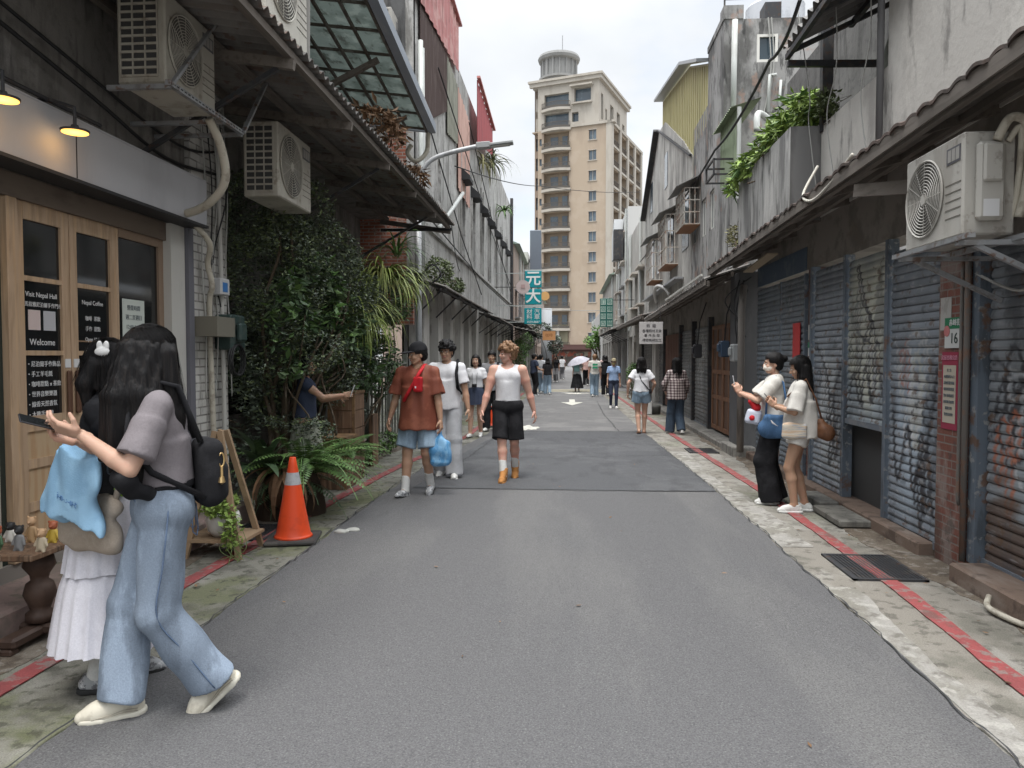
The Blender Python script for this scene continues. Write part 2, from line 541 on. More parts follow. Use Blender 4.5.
def strip(name,xa,xb,y0,y1,z,m,step=.12,jit=(0,0),seed=1,zn=.004,kind='structure',thick=.03,nx=6):
 """a ground strip with wandering edges; xa/xb functions of y"""
 ys=np.arange(y0,y1+step,step);n=len(ys)
 A=np.array([xa(y)for y in ys])+jit[0]*vnoise(ys,seed,5.1)
 B=np.array([xb(y)for y in ys])+jit[1]*vnoise(ys,seed+5,4.3)
 P=np.zeros((n,nx+2,3))
 for j in range(nx):
  t=j/(nx-1);P[:,j+1,0]=A+(B-A)*t;P[:,j+1,1]=ys
  P[:,j+1,2]=z+zn*vnoise(ys*1.3+7*t,seed+9,2)
 P[:,0]=P[:,1];P[:,0,2]-=thick;P[:,-1]=P[:,-2];P[:,-1,2]-=thick
 mb=MB();mb.grid(P[:,::-1]if False else P)
 o=mb.build(name,m)
 return tag(o,kind=kind)
def lin(pts):
 xs=[p[1]for p in pts];vs=[p[0]for p in pts]
 return lambda y:float(np.interp(y,xs,vs))
rl=lin([(-2.16,-6),(-2.12,8),(-2.02,11),(-1.62,15),(-1.55,40),(-2.2,120)])
rr=lin([(1.62,-6),(1.78,4),(1.76,9),(1.62,15),(1.42,34),(2.6,120)])
strip('pavement',lambda y:-6.5,lambda y:rl(y)+.6,-6,34,0,CONC_MOSS,step=.3,seed=3,thick=.02,zn=.0012)
strip('pavement',lambda y:rr(y)-.6,lambda y:6.5,-6,34,0,CONC_BASE,step=.3,seed=4,thick=.02,zn=.0012)
DIRT=mat('gutter_dirt',(.13,.105,.08),[((.20,.175,.145),3,ONE,.45,.7,.8),((.07,.055,.042),6,ONE,.48,.7,.7),((.26,.24,.21),11,ONE,.58,.7,.6)],rough=1,bump=(.8,40,ONE),grain=.2)
strip('gutter_dirt',lambda y:2.60+.06*math.sin(y*1.7),lambda y:2.93,1.5,32,.0045,DIRT,step=.05,jit=(.045,0),seed=91,zn=.001,thick=.004)
strip('gutter_dirt',lambda y:-3.1,lambda y:-2.86+.03*math.sin(y*2.1),1.5,13,.0045,DIRT,step=.05,jit=(0,.04),seed=92,zn=.001,thick=.004)
strip('road',rl,rr,-6,34,.010,ASPH,step=.06,jit=(.022,.018),seed=11,zn=.002)
strip('road_patch',lambda y:rl(y)+.25,lambda y:rr(y)-.01,8.75,15.6,.0165,ASPH_D,step=.06,jit=(.02,.01),seed=21,zn=.001,thick=.004)
strip('road_patch',lambda y:rl(y)+.02,lambda y:rr(y)-.02,15.6,34,.0155,ASPH_L,step=.1,jit=(.01,.01),seed=22,zn=.001,thick=.004)
tag(MB().box(-60,60,34,41,-.05,.008).build('cross_street',ASPH_L),kind='structure')
strip('road',lambda y:-4.2,lambda y:4.5,41,112,.006,ASPH_L,step=1,seed=23)
for i,y in enumerate((33.2,34.4)):
 tag(MB().box(-1.5,2.2,y,y+.45,.012,.020).build('road_marking',YELL_ROAD),kind='structure')
ck=mat('crack_tar',(.045,.045,.047),rough=.9)
mb=MB()
def crack(pts,w,seed):
 r=np.random.default_rng(seed);pl=[]
 for (x0,y0),(x1,y1)in zip(pts[:-1],pts[1:]):
  n=max(2,int(math.hypot(x1-x0,y1-y0)/.08))
  for i in range(n):pl.append((x0+(x1-x0)*i/n+r.normal()*.012,y0+(y1-y0)*i/n+r.normal()*.012))
 pl.append(pts[-1])
 V=[];F=[]
 for i,(x,y)in enumerate(pl):
  a=pl[max(i-1,0)];b=pl[min(i+1,len(pl)-1)];dx,dy=b[0]-a[0],b[1]-a[1];L=math.hypot(dx,dy)+1e-9
  ww=w*r.uniform(.4,1.3)
  V+=[(x-dy/L*ww,y+dx/L*ww,.0205),(x+dy/L*ww,y-dx/L*ww,.0205)]
  if i:k=2*i;F.append((k-2,k-1,k+1,k))
 mb.add(V,F)
crack([(-1.9,15.55),(1.6,15.6)],.009,1);crack([(-1.85,8.75),(.2,8.7),(1.75,8.78)],.006,2);crack([(-1.6,11.3),(1.7,11.9)],.008,3)
crack([(rr(y)+.012*math.sin(y*3),y)for y in np.arange(2.0,15,.5)],.006,9);crack([(rl(y)-.012*math.sin(y*3),y)for y in np.arange(2.0,14,.5)],.006,10)
crack([(1.1,15.6),(1.0,20),(1.05,26)],.008,7);crack([(-1.5,20.2),(1.5,20.4)],.010,8)
crack([(-1.7,9),(-1.5,12),(-1.35,15.5)],.007,4)
tag(mb.build('road_crack',ck),kind='structure')
lL=lin([(-2.76,-2),(-2.70,3.3),(-2.66,5.3),(-2.55,8.3),(-2.42,10.4),(-1.98,14.5),(-1.86,32)])
lR=lin([(2.12,-2),(2.20,3.7),(2.28,5.2),(2.30,9),(2.15,14.2),(1.95,32)])
strip('red_kerb_line',lambda y:lL(y)-.058,lambda y:lL(y)+.058,-2,32,.011,RED_PAINT,step=.04,jit=(.008,.008),seed=31,zn=.001,thick=.006,nx=2)
strip('red_kerb_line',lambda y:lR(y)-.055,lambda y:lR(y)+.055,-2,32,.011,RED_PAINT,step=.04,jit=(.008,.010),seed=37,zn=.001,thick=.006,nx=2)
CEM=mat('spilt_cement',(.27,.26,.24),[((.19,.18,.155),2.6,(1,.6,1),.40,.62,.95),((.11,.10,.085),8,ONE,.54,.72,.7),((.36,.35,.32),9,ONE,.55,.7,.7)],rough=.95,bump=(.6,40,ONE),grain=.15)
def blob(name,cx,cy,rx,ry,z,m,seed,n=40):
 a=np.linspace(0,2*math.pi,n,endpoint=False);r=np.random.default_rng(seed)
 q=1+.22*np.sin(3*a+r.uniform(0,6))+.16*np.sin(5*a+r.uniform(0,6))+.10*np.sin(11*a+r.uniform(0,6))+.07*np.sin(17*a)
 V=[(cx,cy,z+.002)]+[(cx+rx*q[i]*math.cos(a[i]),cy+ry*q[i]*math.sin(a[i]),z)for i in range(n)]
 return tag(MB().add(V,[(0,i+1,(i+1)%n+1)for i in range(n)]).build(name,m),kind='structure')
strip('cement_gutter',lambda y:rr(y)+.015,lambda y:rr(y)+.19+.05*math.sin(y*1.3),1.5,5.2,.0035,CEM,step=.04,jit=(0,.03),seed=61,zn=.0006,thick=.003)
strip('cement_gutter',lambda y:rr(y)+.02,lambda y:rr(y)+.26+.06*math.sin(y*1.1),6.3,12.5,.0035,CEM,step=.04,jit=(0,.035),seed=62,zn=.0006,thick=.003)
z=.026
tag(MB().add([(-.22,25.3,z),(.56,25.3,z),(.17,23.7,z)],[(0,1,2)]).build('road_arrow',WHITE_ROAD),kind='structure')
tag(MB().add([(.08,25.33,z),(.28,25.33,z),(.28,26.9,z),(.08,26.9,z)],[(0,1,2,3)]).build('road_arrow',WHITE_ROAD),kind='structure')
blob('road_marking',.35,31.5,.5,.5,.022,WHITE_ROAD,3)
o=blob('paint_patch',-.84,16.2,.20,.5,.0225,WHITE_ROAD,8)
def grate(x0,x1,y0,y1,label,n=15,zz=.012):
 o=tag(empty('drain_grate',((x0+x1)/2,(y0+y1)/2,0)),label,'drain grate')
 mb=MB();mb.box(x0,x1,y0,y0+.03,0,zz+.004).box(x0,x1,y1-.03,y1,0,zz+.004).box(x0,x0+.03,y0,y1,0,zz+.003).box(x1-.03,x1,y0,y1,0,zz+.003);mb.build('frame',DARKMETAL,o)
 mb=MB();
 for i in range(n):
  x=x0+.04+(x1-x0-.08)*i/(n-1);mb.box(x-.006,x+.006,y0+.03,y1-.03,.002,zz)
 for i in range(1,4):
  y=y0+(y1-y0)*i/4;mb.box(x0+.03,x1-.03,y-.006,y+.006,.002,zz-.002)
 mb.build('bars',DARKMETAL,o)
 mb=MB();mb.box(x0+.02,x1-.02,y0+.02,y1-.02,-.004,.0085);mb.build('pit',BLACK,o)
 return o
grate(2.04,2.56,5.38,6.06,'square iron drain grate across the red line on the right pavement',17)
grate(-3.02,-2.60,6.15,6.75,'dark drain grate beside the traffic cone on the left pavement',13)
grate(2.02,2.5,12.3,12.9,'drain grate on the right pavement beyond the two women with phones',9)
def corr(mb,O,U,Vv,pitch=.076,amp=.012,nseg=6,thick=.004,nv=2,jit=0,seed=1,sag=0):
 """corrugated sheet: waves run across U, ridges along Vv"""
 O,U,Vv=Vector(O),Vector(U),Vector(Vv)
 L=U.length;n=max(8,int(L/pitch*nseg));N_=U.cross(Vv).normalized()
 r=np.random.default_rng(seed)
 P=np.zeros((n+1,nv,3));Q=P.copy()
 for i in range(n+1):
  t=i/n;w=amp*math.sin(2*math.pi*t*L/pitch)
  k=int(t*L/.8)
  off=(math.sin(k*12.9898)*.5)*jit
  for j in range(nv):
   s=j/(nv-1)
   p=O+U*t+Vv*(s+(off if j==0 or j==nv-1 else 0))+N_*(w-sag*4*s*(1-s))
   P[i,j]=p;Q[i,j]=p-N_*thick
 mb.grid(P);mb.grid(Q[:,::-1])
 for j in (0,nv-1):
  E_=np.stack([P[:,j],Q[:,j]],1)
  mb.grid(E_ if j else E_[:,::-1])
 return mb
def wall_holes(mb,X,y0,y1,z0,z1,holes,depth,face=1):
 """wall in plane x=X (outer face) with openings (ya,yb,za,zb) and reveals `depth` deep; face=+1: street lies at larger x"""
 ys=sorted({y0,y1,*[h[0]for h in holes],*[h[1]for h in holes]});zs=sorted({z0,z1,*[h[2]for h in holes],*[h[3]for h in holes]})
 ys=[y for y in ys if y0<=y<=y1];zs=[z for z in zs if z0<=z<=z1]
 for a,b in zip(ys[:-1],ys[1:]):
  for c,d in zip(zs[:-1],zs[1:]):
   my,mz=(a+b)/2,(c+d)/2
   if any(h[0]<my<h[1]and h[2]<mz<h[3]for h in holes):continue
   f=[(X,a,c),(X,b,c),(X,b,d),(X,a,d)]
   mb.add(f,[(0,1,2,3)if face>0 else (3,2,1,0)])
 Xi=X-face*depth
 for h in holes:
  a,b,c,d=h
  for q in ([(X,a,c),(Xi,a,c),(Xi,a,d),(X,a,d)],[(X,b,c),(X,b,d),(Xi,b,d),(Xi,b,c)],[(X,a,c),(X,b,c),(Xi,b,c),(Xi,a,c)],[(X,a,d),(Xi,a,d),(Xi,b,d),(X,b,d)]):
   mb.add(q,[(0,1,2,3)])
 return mb
def window_at(parent,X,ya,yb,za,zb,face,fm,gm=None,fw=.04,inset=.06,bars_v=1,bars_h=0,name='window'):
 """frame + pane in an opening of a wall at x=X"""
 Xi=X-face*inset
 mb=MB();t=.03
 mb.box(Xi,Xi-face*t,ya,ya+fw,za,zb).box(Xi,Xi-face*t,yb-fw,yb,za,zb).box(Xi,Xi-face*(t-.002),ya+fw,yb-fw,za,za+fw).box(Xi,Xi-face*(t-.002),ya+fw,yb-fw,zb-fw,zb)
 for i in range(bars_v):
  y=ya+(yb-ya)*(i+1)/(bars_v+1);mb.box(Xi-face*.003,Xi-face*(t-.004),y-fw*.4,y+fw*.4,za+fw,zb-fw)
 for i in range(bars_h):
  z=za+(zb-za)*(i+1)/(bars_h+1);mb.box(Xi-face*.004,Xi-face*(t-.005),ya+fw,yb-fw,z-fw*.35,z+fw*.35)
 w=mb.build(name,fm,parent)
 p=MB().box(Xi-face*.018,Xi-face*.024,ya+fw*.5,yb-fw*.5,za+fw*.5,zb-fw*.5)
 g=p.build('pane',gm or GLASS_BLUE,w);g.matrix_parent_inverse=Matrix()
 return w
def ac_unit(name,X,y0,y1,z0,z1,depth,face,label,m=AC_CREAM,end=-1,dual=False,group=None,louvre=True):
 """outdoor unit: fan face looks along x*face at x=X; casing goes back `depth`; louvred end at the end facing the camera"""
 o=tag(empty(name,(X-face*depth/2,(y0+y1)/2,z0)),label,'air conditioner',group)
 mb=MB();xb=X-face*depth
 mb.bbox(min(X,xb),max(X,xb),y0,y1,z0,z1,.012)
 cs=mb.build('casing',m,o)
 H=z1-z0;W=y1-y0;r=min(H*.43,W*.33);cy_=y0+(W*.37 if face>0 else W*.60);cz=z0+H*.5
 if face<0:cy_=y1-W*.37
 mb=MB();n=40
 V=[(X+face*.0025,cy_,cz)]+[(X+face*.0025,cy_+r*math.cos(2*math.pi*i/n),cz+r*math.sin(2*math.pi*i/n))for i in range(n)]
 mb.add(V,[(0,1+i,1+(i+1)%n)for i in range(n)]);mb.build('fan_opening',mat('fan_shadow',(.11,.105,.095),rough=.8),o)
 mb=MB()
 for k in range(1,13):
  rr_=r*k/12
  mb.tube([(X+face*.010,cy_+rr_*math.cos(a),cz+rr_*math.sin(a))for a in np.linspace(0,2*math.pi,33)],.0032 if k<12 else .007,4,cap=False)
 for k in range(12):
  a=math.pi*k/6;mb.tube([(X+face*.008,cy_+r*.12*math.cos(a),cz+r*.12*math.sin(a)),(X+face*.008,cy_+r*math.cos(a),cz+r*math.sin(a))],.003,4)
 mb.tube([(X+face*.006,cy_,cz),(X+face*.014,cy_,cz)],r*.14,16)
 mb.build('fan_grille',m,o)
 mb=MB();yp0=y0+W*.72 if face>0 else y0+.02;yp1=y1-.02 if face>0 else y0+W*.27
 for k in range(1,6):
  z=z0+H*.12+(H*.5)*k/6;mb.box(X+face*.0005,X+face*.003,yp0,yp1,z-.003,z+.003)
 mb.build('panel_groove',mat('groove_shadow',(.16,.15,.13),rough=.8),o)
 mb=MB();mb.box(X+face*.0005,X+face*.004,yp0+.01,yp1-.01,z1-H*.26,z1-H*.10)
 gl=mb.build('badge_window',mat('badge_grey',(.10,.10,.11),rough=.5),o)
 mb=MB()
 for k in range(3):
  q0=yp0+.02+(yp1-yp0-.04)*k/3;mb.box(X+face*.0045,X+face*.006,q0,q0+(yp1-yp0-.04)/3-.008,z1-H*.24,z1-H*.12)
 mb.build('badge_tile',mat('badge_tile',(.30,.29,.27),rough=.5),o)
 if not louvre:return o
 ye=y0 if end<0 else y1;sg=-1 if end<0 else 1
 xs0,xs1=min(X,xb)+.03,max(X,xb)-.05
 mb=MB();nz=10
 mb.box(xs0,xs1,ye,ye+sg*.002,z0+.05,z1-.04);mb.build('coil',mat('coil_dark',(.045,.045,.045),rough=.7),o)
 mb=MB()
 for k in range(nz+1):
  z=z0+.05+(H-.09)*k/nz;mb.box(xs0,xs1,ye+sg*.002,ye+sg*.010,z-.008,z+.008)
 for k in range(4):
  x=xs0+(xs1-xs0)*k/3;mb.box(x-.005,x+.005,ye+sg*.003,ye+sg*.012,z0+.05,z1-.04)
 mb.build('louvre',m,o)
 return o
def cable(name,pts,r,m,label,cat='cable',sag=0,group=None,n=10):
 P=[]
 for a,b in zip(pts[:-1],pts[1:]):
  a=Vector(a);b=Vector(b)
  for i in range(n):
   t=i/n;p=a.lerp(b,t);p.z-=sag*4*t*(1-t);P.append(p)
 P.append(Vector(pts[-1]))
 return tag(MB().tube(P,r,6).build(name,m,smooth=True),label,cat,group)
def bend(pts,n=6):
 """rounded polyline through control points (Catmull-Rom)"""
 p=[np.array(q,dtype=float)for q in pts];p=[p[0]]+p+[p[-1]];out=[]
 for i in range(1,len(p)-2):
  for k in range(n):
   t=k/n
   out.append(tuple(.5*((2*p[i])+(-p[i-1]+p[i+1])*t+(2*p[i-1]-5*p[i]+4*p[i+1]-p[i+2])*t*t+(-p[i-1]+3*p[i]-3*p[i+1]+p[i+2])*t**3)))
 out.append(tuple(p[-2]));return out
def seg_dist(Y,Z,pl):
 d=np.full(Y.shape,9.0)
 for (a0,a1),(b0,b1)in zip(pl[:-1],pl[1:]):
  vy,vz=b0-a0,b1-a1;L=vy*vy+vz*vz+1e-12
  t=np.clip(((Y-a0)*vy+(Z-a1)*vz)/L,0,1)
  d=np.minimum(d,np.hypot(Y-a0-t*vy,Z-a1-t*vz))
 return d
def squiggle(r,cy,cz,sy,sz,n=26):
 n=max(n,44);t=np.linspace(0,1,n);p=r.uniform(0,6.28,6);k=r.uniform(1.6,3.2)
 a=(2*t-1)*.75+.38*np.sin(6.28*k*t+p[0]);b=.55*np.sin(6.28*k*t+p[0]+1.4+.5*p[1]/6.28)+.35*np.sin(6.28*k*.5*t+p[2])
 th=r.uniform(-.5,.9);sz=min(sz,.48)
 y=cy+sy*(a*math.cos(th)-b*math.sin(th));z=cz+sz*(a*math.sin(th)+b*math.cos(th))
 return list(zip(y,z))
ATTR_SHUT=mat('painted_shutter_steel',(.2,.2,.2),[((.035,.04,.05),3,(1,1,.3),.56,.74,.55),((.30,.31,.32),9,(1,.5,2),.60,.80,.4),((.09,.045,.02),7,ONE,.64,.76,.7)],rough=.55,spec=.4,attr='paint')
def vn2(Y,Z,sy,sz,seed):
 """2-D value noise 0..1"""
 r=np.random.default_rng(seed);T=r.random((64,64));a=Y*sy;b=Z*sz
 i=np.floor(a).astype(int);j=np.floor(b).astype(int);u=a-i;v=b-j;u=u*u*(3-2*u);v=v*v*(3-2*v)
 g=lambda p,q:T[p%64,q%64]
 return (g(i,j)*(1-u)+g(i+1,j)*u)*(1-v)+(g(i,j+1)*(1-u)+g(i+1,j+1)*u)*v
def shutter(X,y0,y1,z0,z1,label,base=(.20,.21,.23),graffiti=None,seed=0,face=-1,pitch=.072,parent=None,group='roller shutters along the right side',dirt=True,res=.016,rust_low=0.0,flecks=.25):
 """roller shutter: curved slats as real geometry, spray paint in its own colour layer"""
 o=tag(empty('roller_shutter',(X,(y0+y1)/2,z0)),label,'shutter',group)
 ys=np.arange(y0,y1+1e-6,res*1.3);per=6;n=int((z1-z0)/pitch)
 zs=[];xs=[]
 prof=[(0.0,0.0),(.06,.012),(.3,.017),(.62,.012),(.90,.002),(.96,-.003)]
 for k in range(n):
  for u,d in prof:zs.append(z0+(k+u)*pitch);xs.append(d)
 zs.append(z0+n*pitch);xs.append(0)
 zs=np.array(zs);xs=np.array(xs)
 Y,Z=np.meshgrid(ys,zs,indexing='ij')
 Xg=X+face*(xs[None,:]+0*Y)+face*.002*vnoise(Y*3,seed,1.5)
 P=np.stack([Xg,Y,Z],-1)
 r=np.random.default_rng(seed+100)
 col=np.ones(Y.shape+(3,))*np.array(base)
 col*=(1+.06*np.repeat(r.normal(size=n+1),per)[:len(zs)])[None,:,None].clip(.6,1.4)
 if graffiti:
  for g in graffiti:
   kind=g[0]
   if kind=='fill':
    _,pl,wd,c,oc=g
    d=seg_dist(Y,Z,pl)
    m_=np.clip((wd+.02-d)/.01,0,1)[...,None];
    if oc is not None:col=col*(1-m_)+np.array(oc)*m_
    m_=np.clip((wd-.014-d)/.01,0,1)[...,None]*.9;col=col*(1-m_)+np.array(c)*m_
   elif kind=='line':
    _,pl,wd,c=g
    d=seg_dist(Y,Z,pl);m_=np.clip((wd-d)/.008,0,1)[...,None]*.92;col=col*(1-m_)+np.array(c)*m_
   elif kind=='wash':
    _,cy_,cz_,ry_,rz_,c,am=g
    q=np.hypot((Y-cy_)/ry_,(Z-cz_)/rz_)+.15*np.sin(Y*9)*np.sin(Z*7)
    m_=np.clip((1.1-q)/.35,0,1)[...,None]*am;col=col*(1-m_)+np.array(c)*m_
 grime=vn2(Y,Z,2.2,1.1,seed+1)*.6+vn2(Y,Z,9,1.6,seed+2)*.4
 col*=(1.22-.62*grime)[...,None]
 zone=vn2(Y,Z,1.6,1.3,seed+5)
 fl=(vn2(Y,Z,26,60,seed+3)*.55+vn2(Y,Z,9,24,seed+4)*.45+.22*zone)>(.93-flecks*.16)
 col[fl]=col[fl]*.45+np.array((.36,.37,.38))*.55
 dk=(vn2(Y,Z,5,30,seed+6)*.6+vn2(Y,Z,18,14,seed+7)*.4)>.78
 col[dk]*=.55
 if rust_low:
  q=np.clip((rust_low-(Z-z0)+.12*np.sin(Y*11)+.1*np.sin(Z*30+Y*9))/.18,0,1)[...,None]*.85
  col=col*(1-q)+np.array((.075,.045,.03))*q
 mb=MB();mb.grid(P if face<0 else P[::-1]);so=mb.build('slats',ATTR_SHUT,o,smooth=False)
 ca=so.data.color_attributes.new('paint','FLOAT_COLOR','POINT')
 cc=col if face<0 else col[::-1]
 rgba=np.concatenate([cc.reshape(-1,3),np.ones((Y.size,1))],1).astype(np.float32)
 ca.data.foreach_set('color',rgba.ravel())
 mb=MB();mb.box(X+face*.0,X+face*.03,y0,y1,z0-.035,z0+.02);mb.build('bottom_rail',mat('blue_grey_rail',(.12,.14,.165),[((.2,.2,.2),9,ONE,.5,.7,.6)],rough=.5),o)
 return o
def seed_graffiti(r,y0,y1,z0,z1,n=3,dark=True):
 G=[]
 for i in range(n):
  cy_=r.uniform(y0+.15,y1-.15);cz_=r.uniform(z0+.4,z1-.5)
  c=[(.03,.03,.035),(.42,.43,.44),(.03,.03,.035),(.30,.33,.35)][i%4]
  G.append(('line',squiggle(r,cy_,cz_,r.uniform(.12,.3),r.uniform(.5,1.1)),r.uniform(.014,.03),c))
 return G
def board_sign(name,label,c,w,h,t,rz,m,texts,frame=None,cat='sign'):
 """thin sign box centred at c facing -Y rotated by rz, texts = (body,size,dx,dz,material)"""
 o=tag(empty(name,tuple(c)),label,cat)
 rot=Euler((0,0,rz)).to_matrix()
 mb=MB();mb.obox(c,(w,t,h),rot,.004);mb.build('panel',m,o)
 for body,size,dx,dz,tm in texts:
  p=Vector(c)+rot@Vector((dx,-t/2-.003,dz))
  text_obj('lettering',body,size,p,(R(90),0,rz),tm,o)
 if frame:
  mb=MB()
  for sx in (-1,1):mb.obox(Vector(c)+rot@Vector((sx*w/2,0,0)),(.02,t+.02,h+.02),rot)
  for sz in (-1,1):mb.obox(Vector(c)+rot@Vector((0,0,sz*h/2)),(w,t+.024,.02),rot)
  mb.build('frame',frame,o)
 return o
SKIN_A=mat('skin_light',(.50,.31,.225),[((.55,.28,.20),9,ONE,.5,.75,.5)],rough=.58,sss=.12,spec=.4)
SKIN_B=mat('skin_tan',(.42,.255,.17),[((.46,.24,.165),9,ONE,.5,.75,.5)],rough=.5,sss=.12,spec=.4)
SKIN_C=mat('skin_fair',(.55,.32,.245),[((.58,.26,.20),7,ONE,.5,.72,.6)],rough=.5,sss=.12,spec=.4)
HAIR_BLACK=mat('black_hair',(.006,.0055,.006),[((.016,.013,.012),30,(3,3,.12),.5,.7,.9)],rough=.5,spec=.22,bump=(.5,90,(3,3,.08)))
HAIR_BROWN=mat('brown_hair',(.17,.09,.045),[((.30,.18,.10),30,(3,3,.6),.5,.7,.9)],rough=.5,bump=(.6,60,(2,2,1)))
EYE_M=mat('eye_dark',(.02,.014,.012),rough=.25)
LIP_M=mat('lips',(.42,.15,.13),rough=.45)
EYEW_M=mat('eye_white',(.7,.68,.65),rough=.3)
MASK_M=mat('mask_fabric',(.72,.66,.58),rough=.85)
C_SOCK_W=mat('white_lace',(.66,.65,.6),rough=.9)
def cloth(name,c,c2=None,rough=.9,bump=.25,scale=60,**k):
 c2=c2 or tuple(x*.75 for x in c)
 return mat(name,c,[(c2,6,ONE,.45,.7,.6)],rough=rough,spec=.2,bump=(bump,scale,ONE),grain=.06,**k)
def denim(name,c):
 return mat(name,c,[(tuple(min(.8,x*1.45)for x in c),3.2,(1.6,1.6,.7),.48,.7,.75),(tuple(x*.7 for x in c),5,(2,2,.5),.5,.72,.7)],rough=.92,spec=.15,bump=(.3,220,(1,1,.6)),grain=.10)
def V3(*a):return np.array(a,dtype=float)
def ik2(a,c,l1,l2,pole):
 d=c-a;L=np.linalg.norm(d);dr=d/L
 L=min(L,(l1+l2)*.999)
 x=(l1*l1-l2*l2+L*L)/(2*L);h=math.sqrt(max(l1*l1-x*x,0))
 p=np.array(pole,dtype=float);p=p-dr*(p@dr);p/=np.linalg.norm(p)+1e-9
 return a+dr*x+p*h,a+dr*L
def rotm(yaw=0,pitch=0,roll=0):
 return np.array(Euler((R(pitch),R(roll),R(yaw)),'XYZ').to_matrix())
class Person:
 def __init__(s,px,heading,h,label,group=None,male=False,build=1.0,lean=0.0,feet=None,hands=None,head=(0,0),skin=SKIN_A,vox=.012,hipz=.0,curl=.5,xy=None,twist=0.0,sway=0.0,yy=None):
  x,y=gp(*px)if xy is None else xy
  s.root=empty('person',(x,y,0.004),R(heading),label,'person',group)
  s.k=h/1.70;s.root.scale=(s.k,)*3
  s.vox=vox;s.skin=skin;s.male=male;b=build;s.b=b
  sw=(.172 if male else .148)*b
  feet=feet or {};hands=hands or {}
  J={}
  J['pel']=V3(sway,0,.93+hipz)
  T=rotm(twist)
  J['chest']=V3(sway*.6,lean*.55,1.25+hipz)
  J['nb']=V3(sway*.4,lean,1.435+hipz)
  for sd,sg in (('L',-1),('R',1)):
   J['hip'+sd]=J['pel']+V3(sg*.088,0,-.02)
   J['sh'+sd]=J['nb']+T@V3(sg*sw,0,-.062)
   fx,fy,fz,fyaw,fp=feet.get(sd,(sg*.09,0,0,-sg*8,0))
   FR=rotm(fyaw,fp)
   J['fr'+sd]=FR
   ball=V3(fx,fy,0)+rotm(fyaw)@V3(0,.10,0)
   ank=V3(fx,fy,0)+rotm(fyaw)@V3(0,.10,0)+FR@V3(0,-.10,.085)+V3(0,0,fz)
   J['an'+sd]=ank
   kn,an=ik2(J['hip'+sd],ank,.43,.415,rotm(fyaw*.6)@V3(0,1,0))
   J['kn'+sd]=kn;J['an'+sd]=ank
   tgt,pole=hands.get(sd,((sg*(sw+.075),.03,.80),(sg*.3,-1,0)))
   tgt=V3(*tgt)+(V3(0,0,hipz))
   el,wr=ik2(J['sh'+sd],tgt,.285,.245,pole)
   J['el'+sd]=el;J['wr'+sd]=wr
  s.HR=rotm(head[0],head[1])
  J['hd']=J['nb']+V3(0,.018,.145)
  s.J=J;s.sw=sw;s.curl=curl
  s.hx={}
 def w(s,p):
  a=s.root.rotation_euler.z;c,n=math.cos(a),math.sin(a);k=s.k
  return Vector((s.root.location.x+k*(c*p[0]-n*p[1]),s.root.location.y+k*(n*p[0]+c*p[1]),s.root.location.z+k*p[2]))
 def torso(s,S,g=0.0,lo=True):
  J=s.J;b=s.b
  wid=.150*b if s.male else .128*b
  S.cap(J['pel']+V3(-.055,0,-.01),J['pel']+V3(.055,0,-.01),(.108*b if not s.male else .10*b)+g,flat=((0,1,0),1.05))
  S.cap(J['pel']+V3(0,0,.05),J['chest']+V3(0,0,-.06),.118*b+g,wid-.006+g,flat=((0,1,0),1.28))
  S.ell(J['chest']+V3(0,.005,.03),(wid+.012+g,.098*b+g,.155+g))
  if not s.male:
   for sg in (-1,1):S.ell(J['chest']+V3(sg*.06,.07,.01),(.058+g,.045+g*.6,.055+g*.6),k=.05)
  else :
   for sg in (-1,1):S.ell(J['chest']+V3(sg*.07,.06,.05),(.07+g,.043+g*.6,.055+g*.6),k=.05)
  for sd in 'LR':
   S.cap(J['nb']+V3(0,-.012,-.03),J['sh'+sd]+V3(0,0,.002),.050+g*.5,.047*(1.1 if s.male else .92)+g*.6)
 def body(s,face=True,arms=True,hand_kw=None,muscle=1.0):
  J=s.J;b=s.b;S=SDF(.03)
  s.torso(S)
  mm=(1.12 if s.male else .95)*b
  for sd in 'LR':
   S.cap(J['hip'+sd]+V3(0,0,.0),J['kn'+sd],.088*b,.055*b,k=.04)
   d=J['an'+sd]-J['kn'+sd]
   S.cap(J['kn'+sd],J['kn'+sd]+d*.3+V3(0,-.012,0),.053*b,.056*b,k=.02)
   S.cap(J['kn'+sd]+d*.3+V3(0,-.012,0),J['an'+sd],.056*b,.037,k=.02)
   FR=J['fr'+sd];A=J['an'+sd]
   S.cap(A+FR@V3(0,-.03,-.045),A+FR@V3(0,.13,-.062),.034,.022,k=.02)
   S.cap(A,A+FR@V3(0,.07,-.035),.036,.028,k=.02)
   m2=mm*muscle
   S.cap(J['sh'+sd],J['sh'+sd]+(J['el'+sd]-J['sh'+sd])*.45,.052*m2,.047*m2,k=.03)
   S.cap(J['sh'+sd]+(J['el'+sd]-J['sh'+sd])*.45,J['el'+sd],.047*m2,.037*mm,k=.015)
   f=J['wr'+sd]-J['el'+sd]
   S.cap(J['el'+sd],J['el'+sd]+f*.3,.034*mm,.0375*m2,k=.006)
   S.cap(J['el'+sd]+f*.3,J['wr'+sd],.0375*m2,.0235*mm,k=.006)
  S.cap(J['nb']+V3(0,-.01,-.03),J['hd']+V3(0,-.012,-.04),.052*(1.1 if s.male else .95),.047*(1.12 if s.male else .93),k=.03)
  parts=[S.mesh(s.vox)]
  H=SDF(.016);C=J['hd'];Q=s.HR
  def h(x,y,z):return C+Q@V3(x,y,z)
  H.cap(J['nb']+V3(0,-.01,.0),C+V3(0,-.012,-.04),.05*(1.05 if s.male else .93),.046*(1.08 if s.male else .92))
  H.ell(h(0,-.012,.03),(.073,.092,.088),Q)
  H.ell(h(0,.022,-.03),(.060,.066,.078),Q)
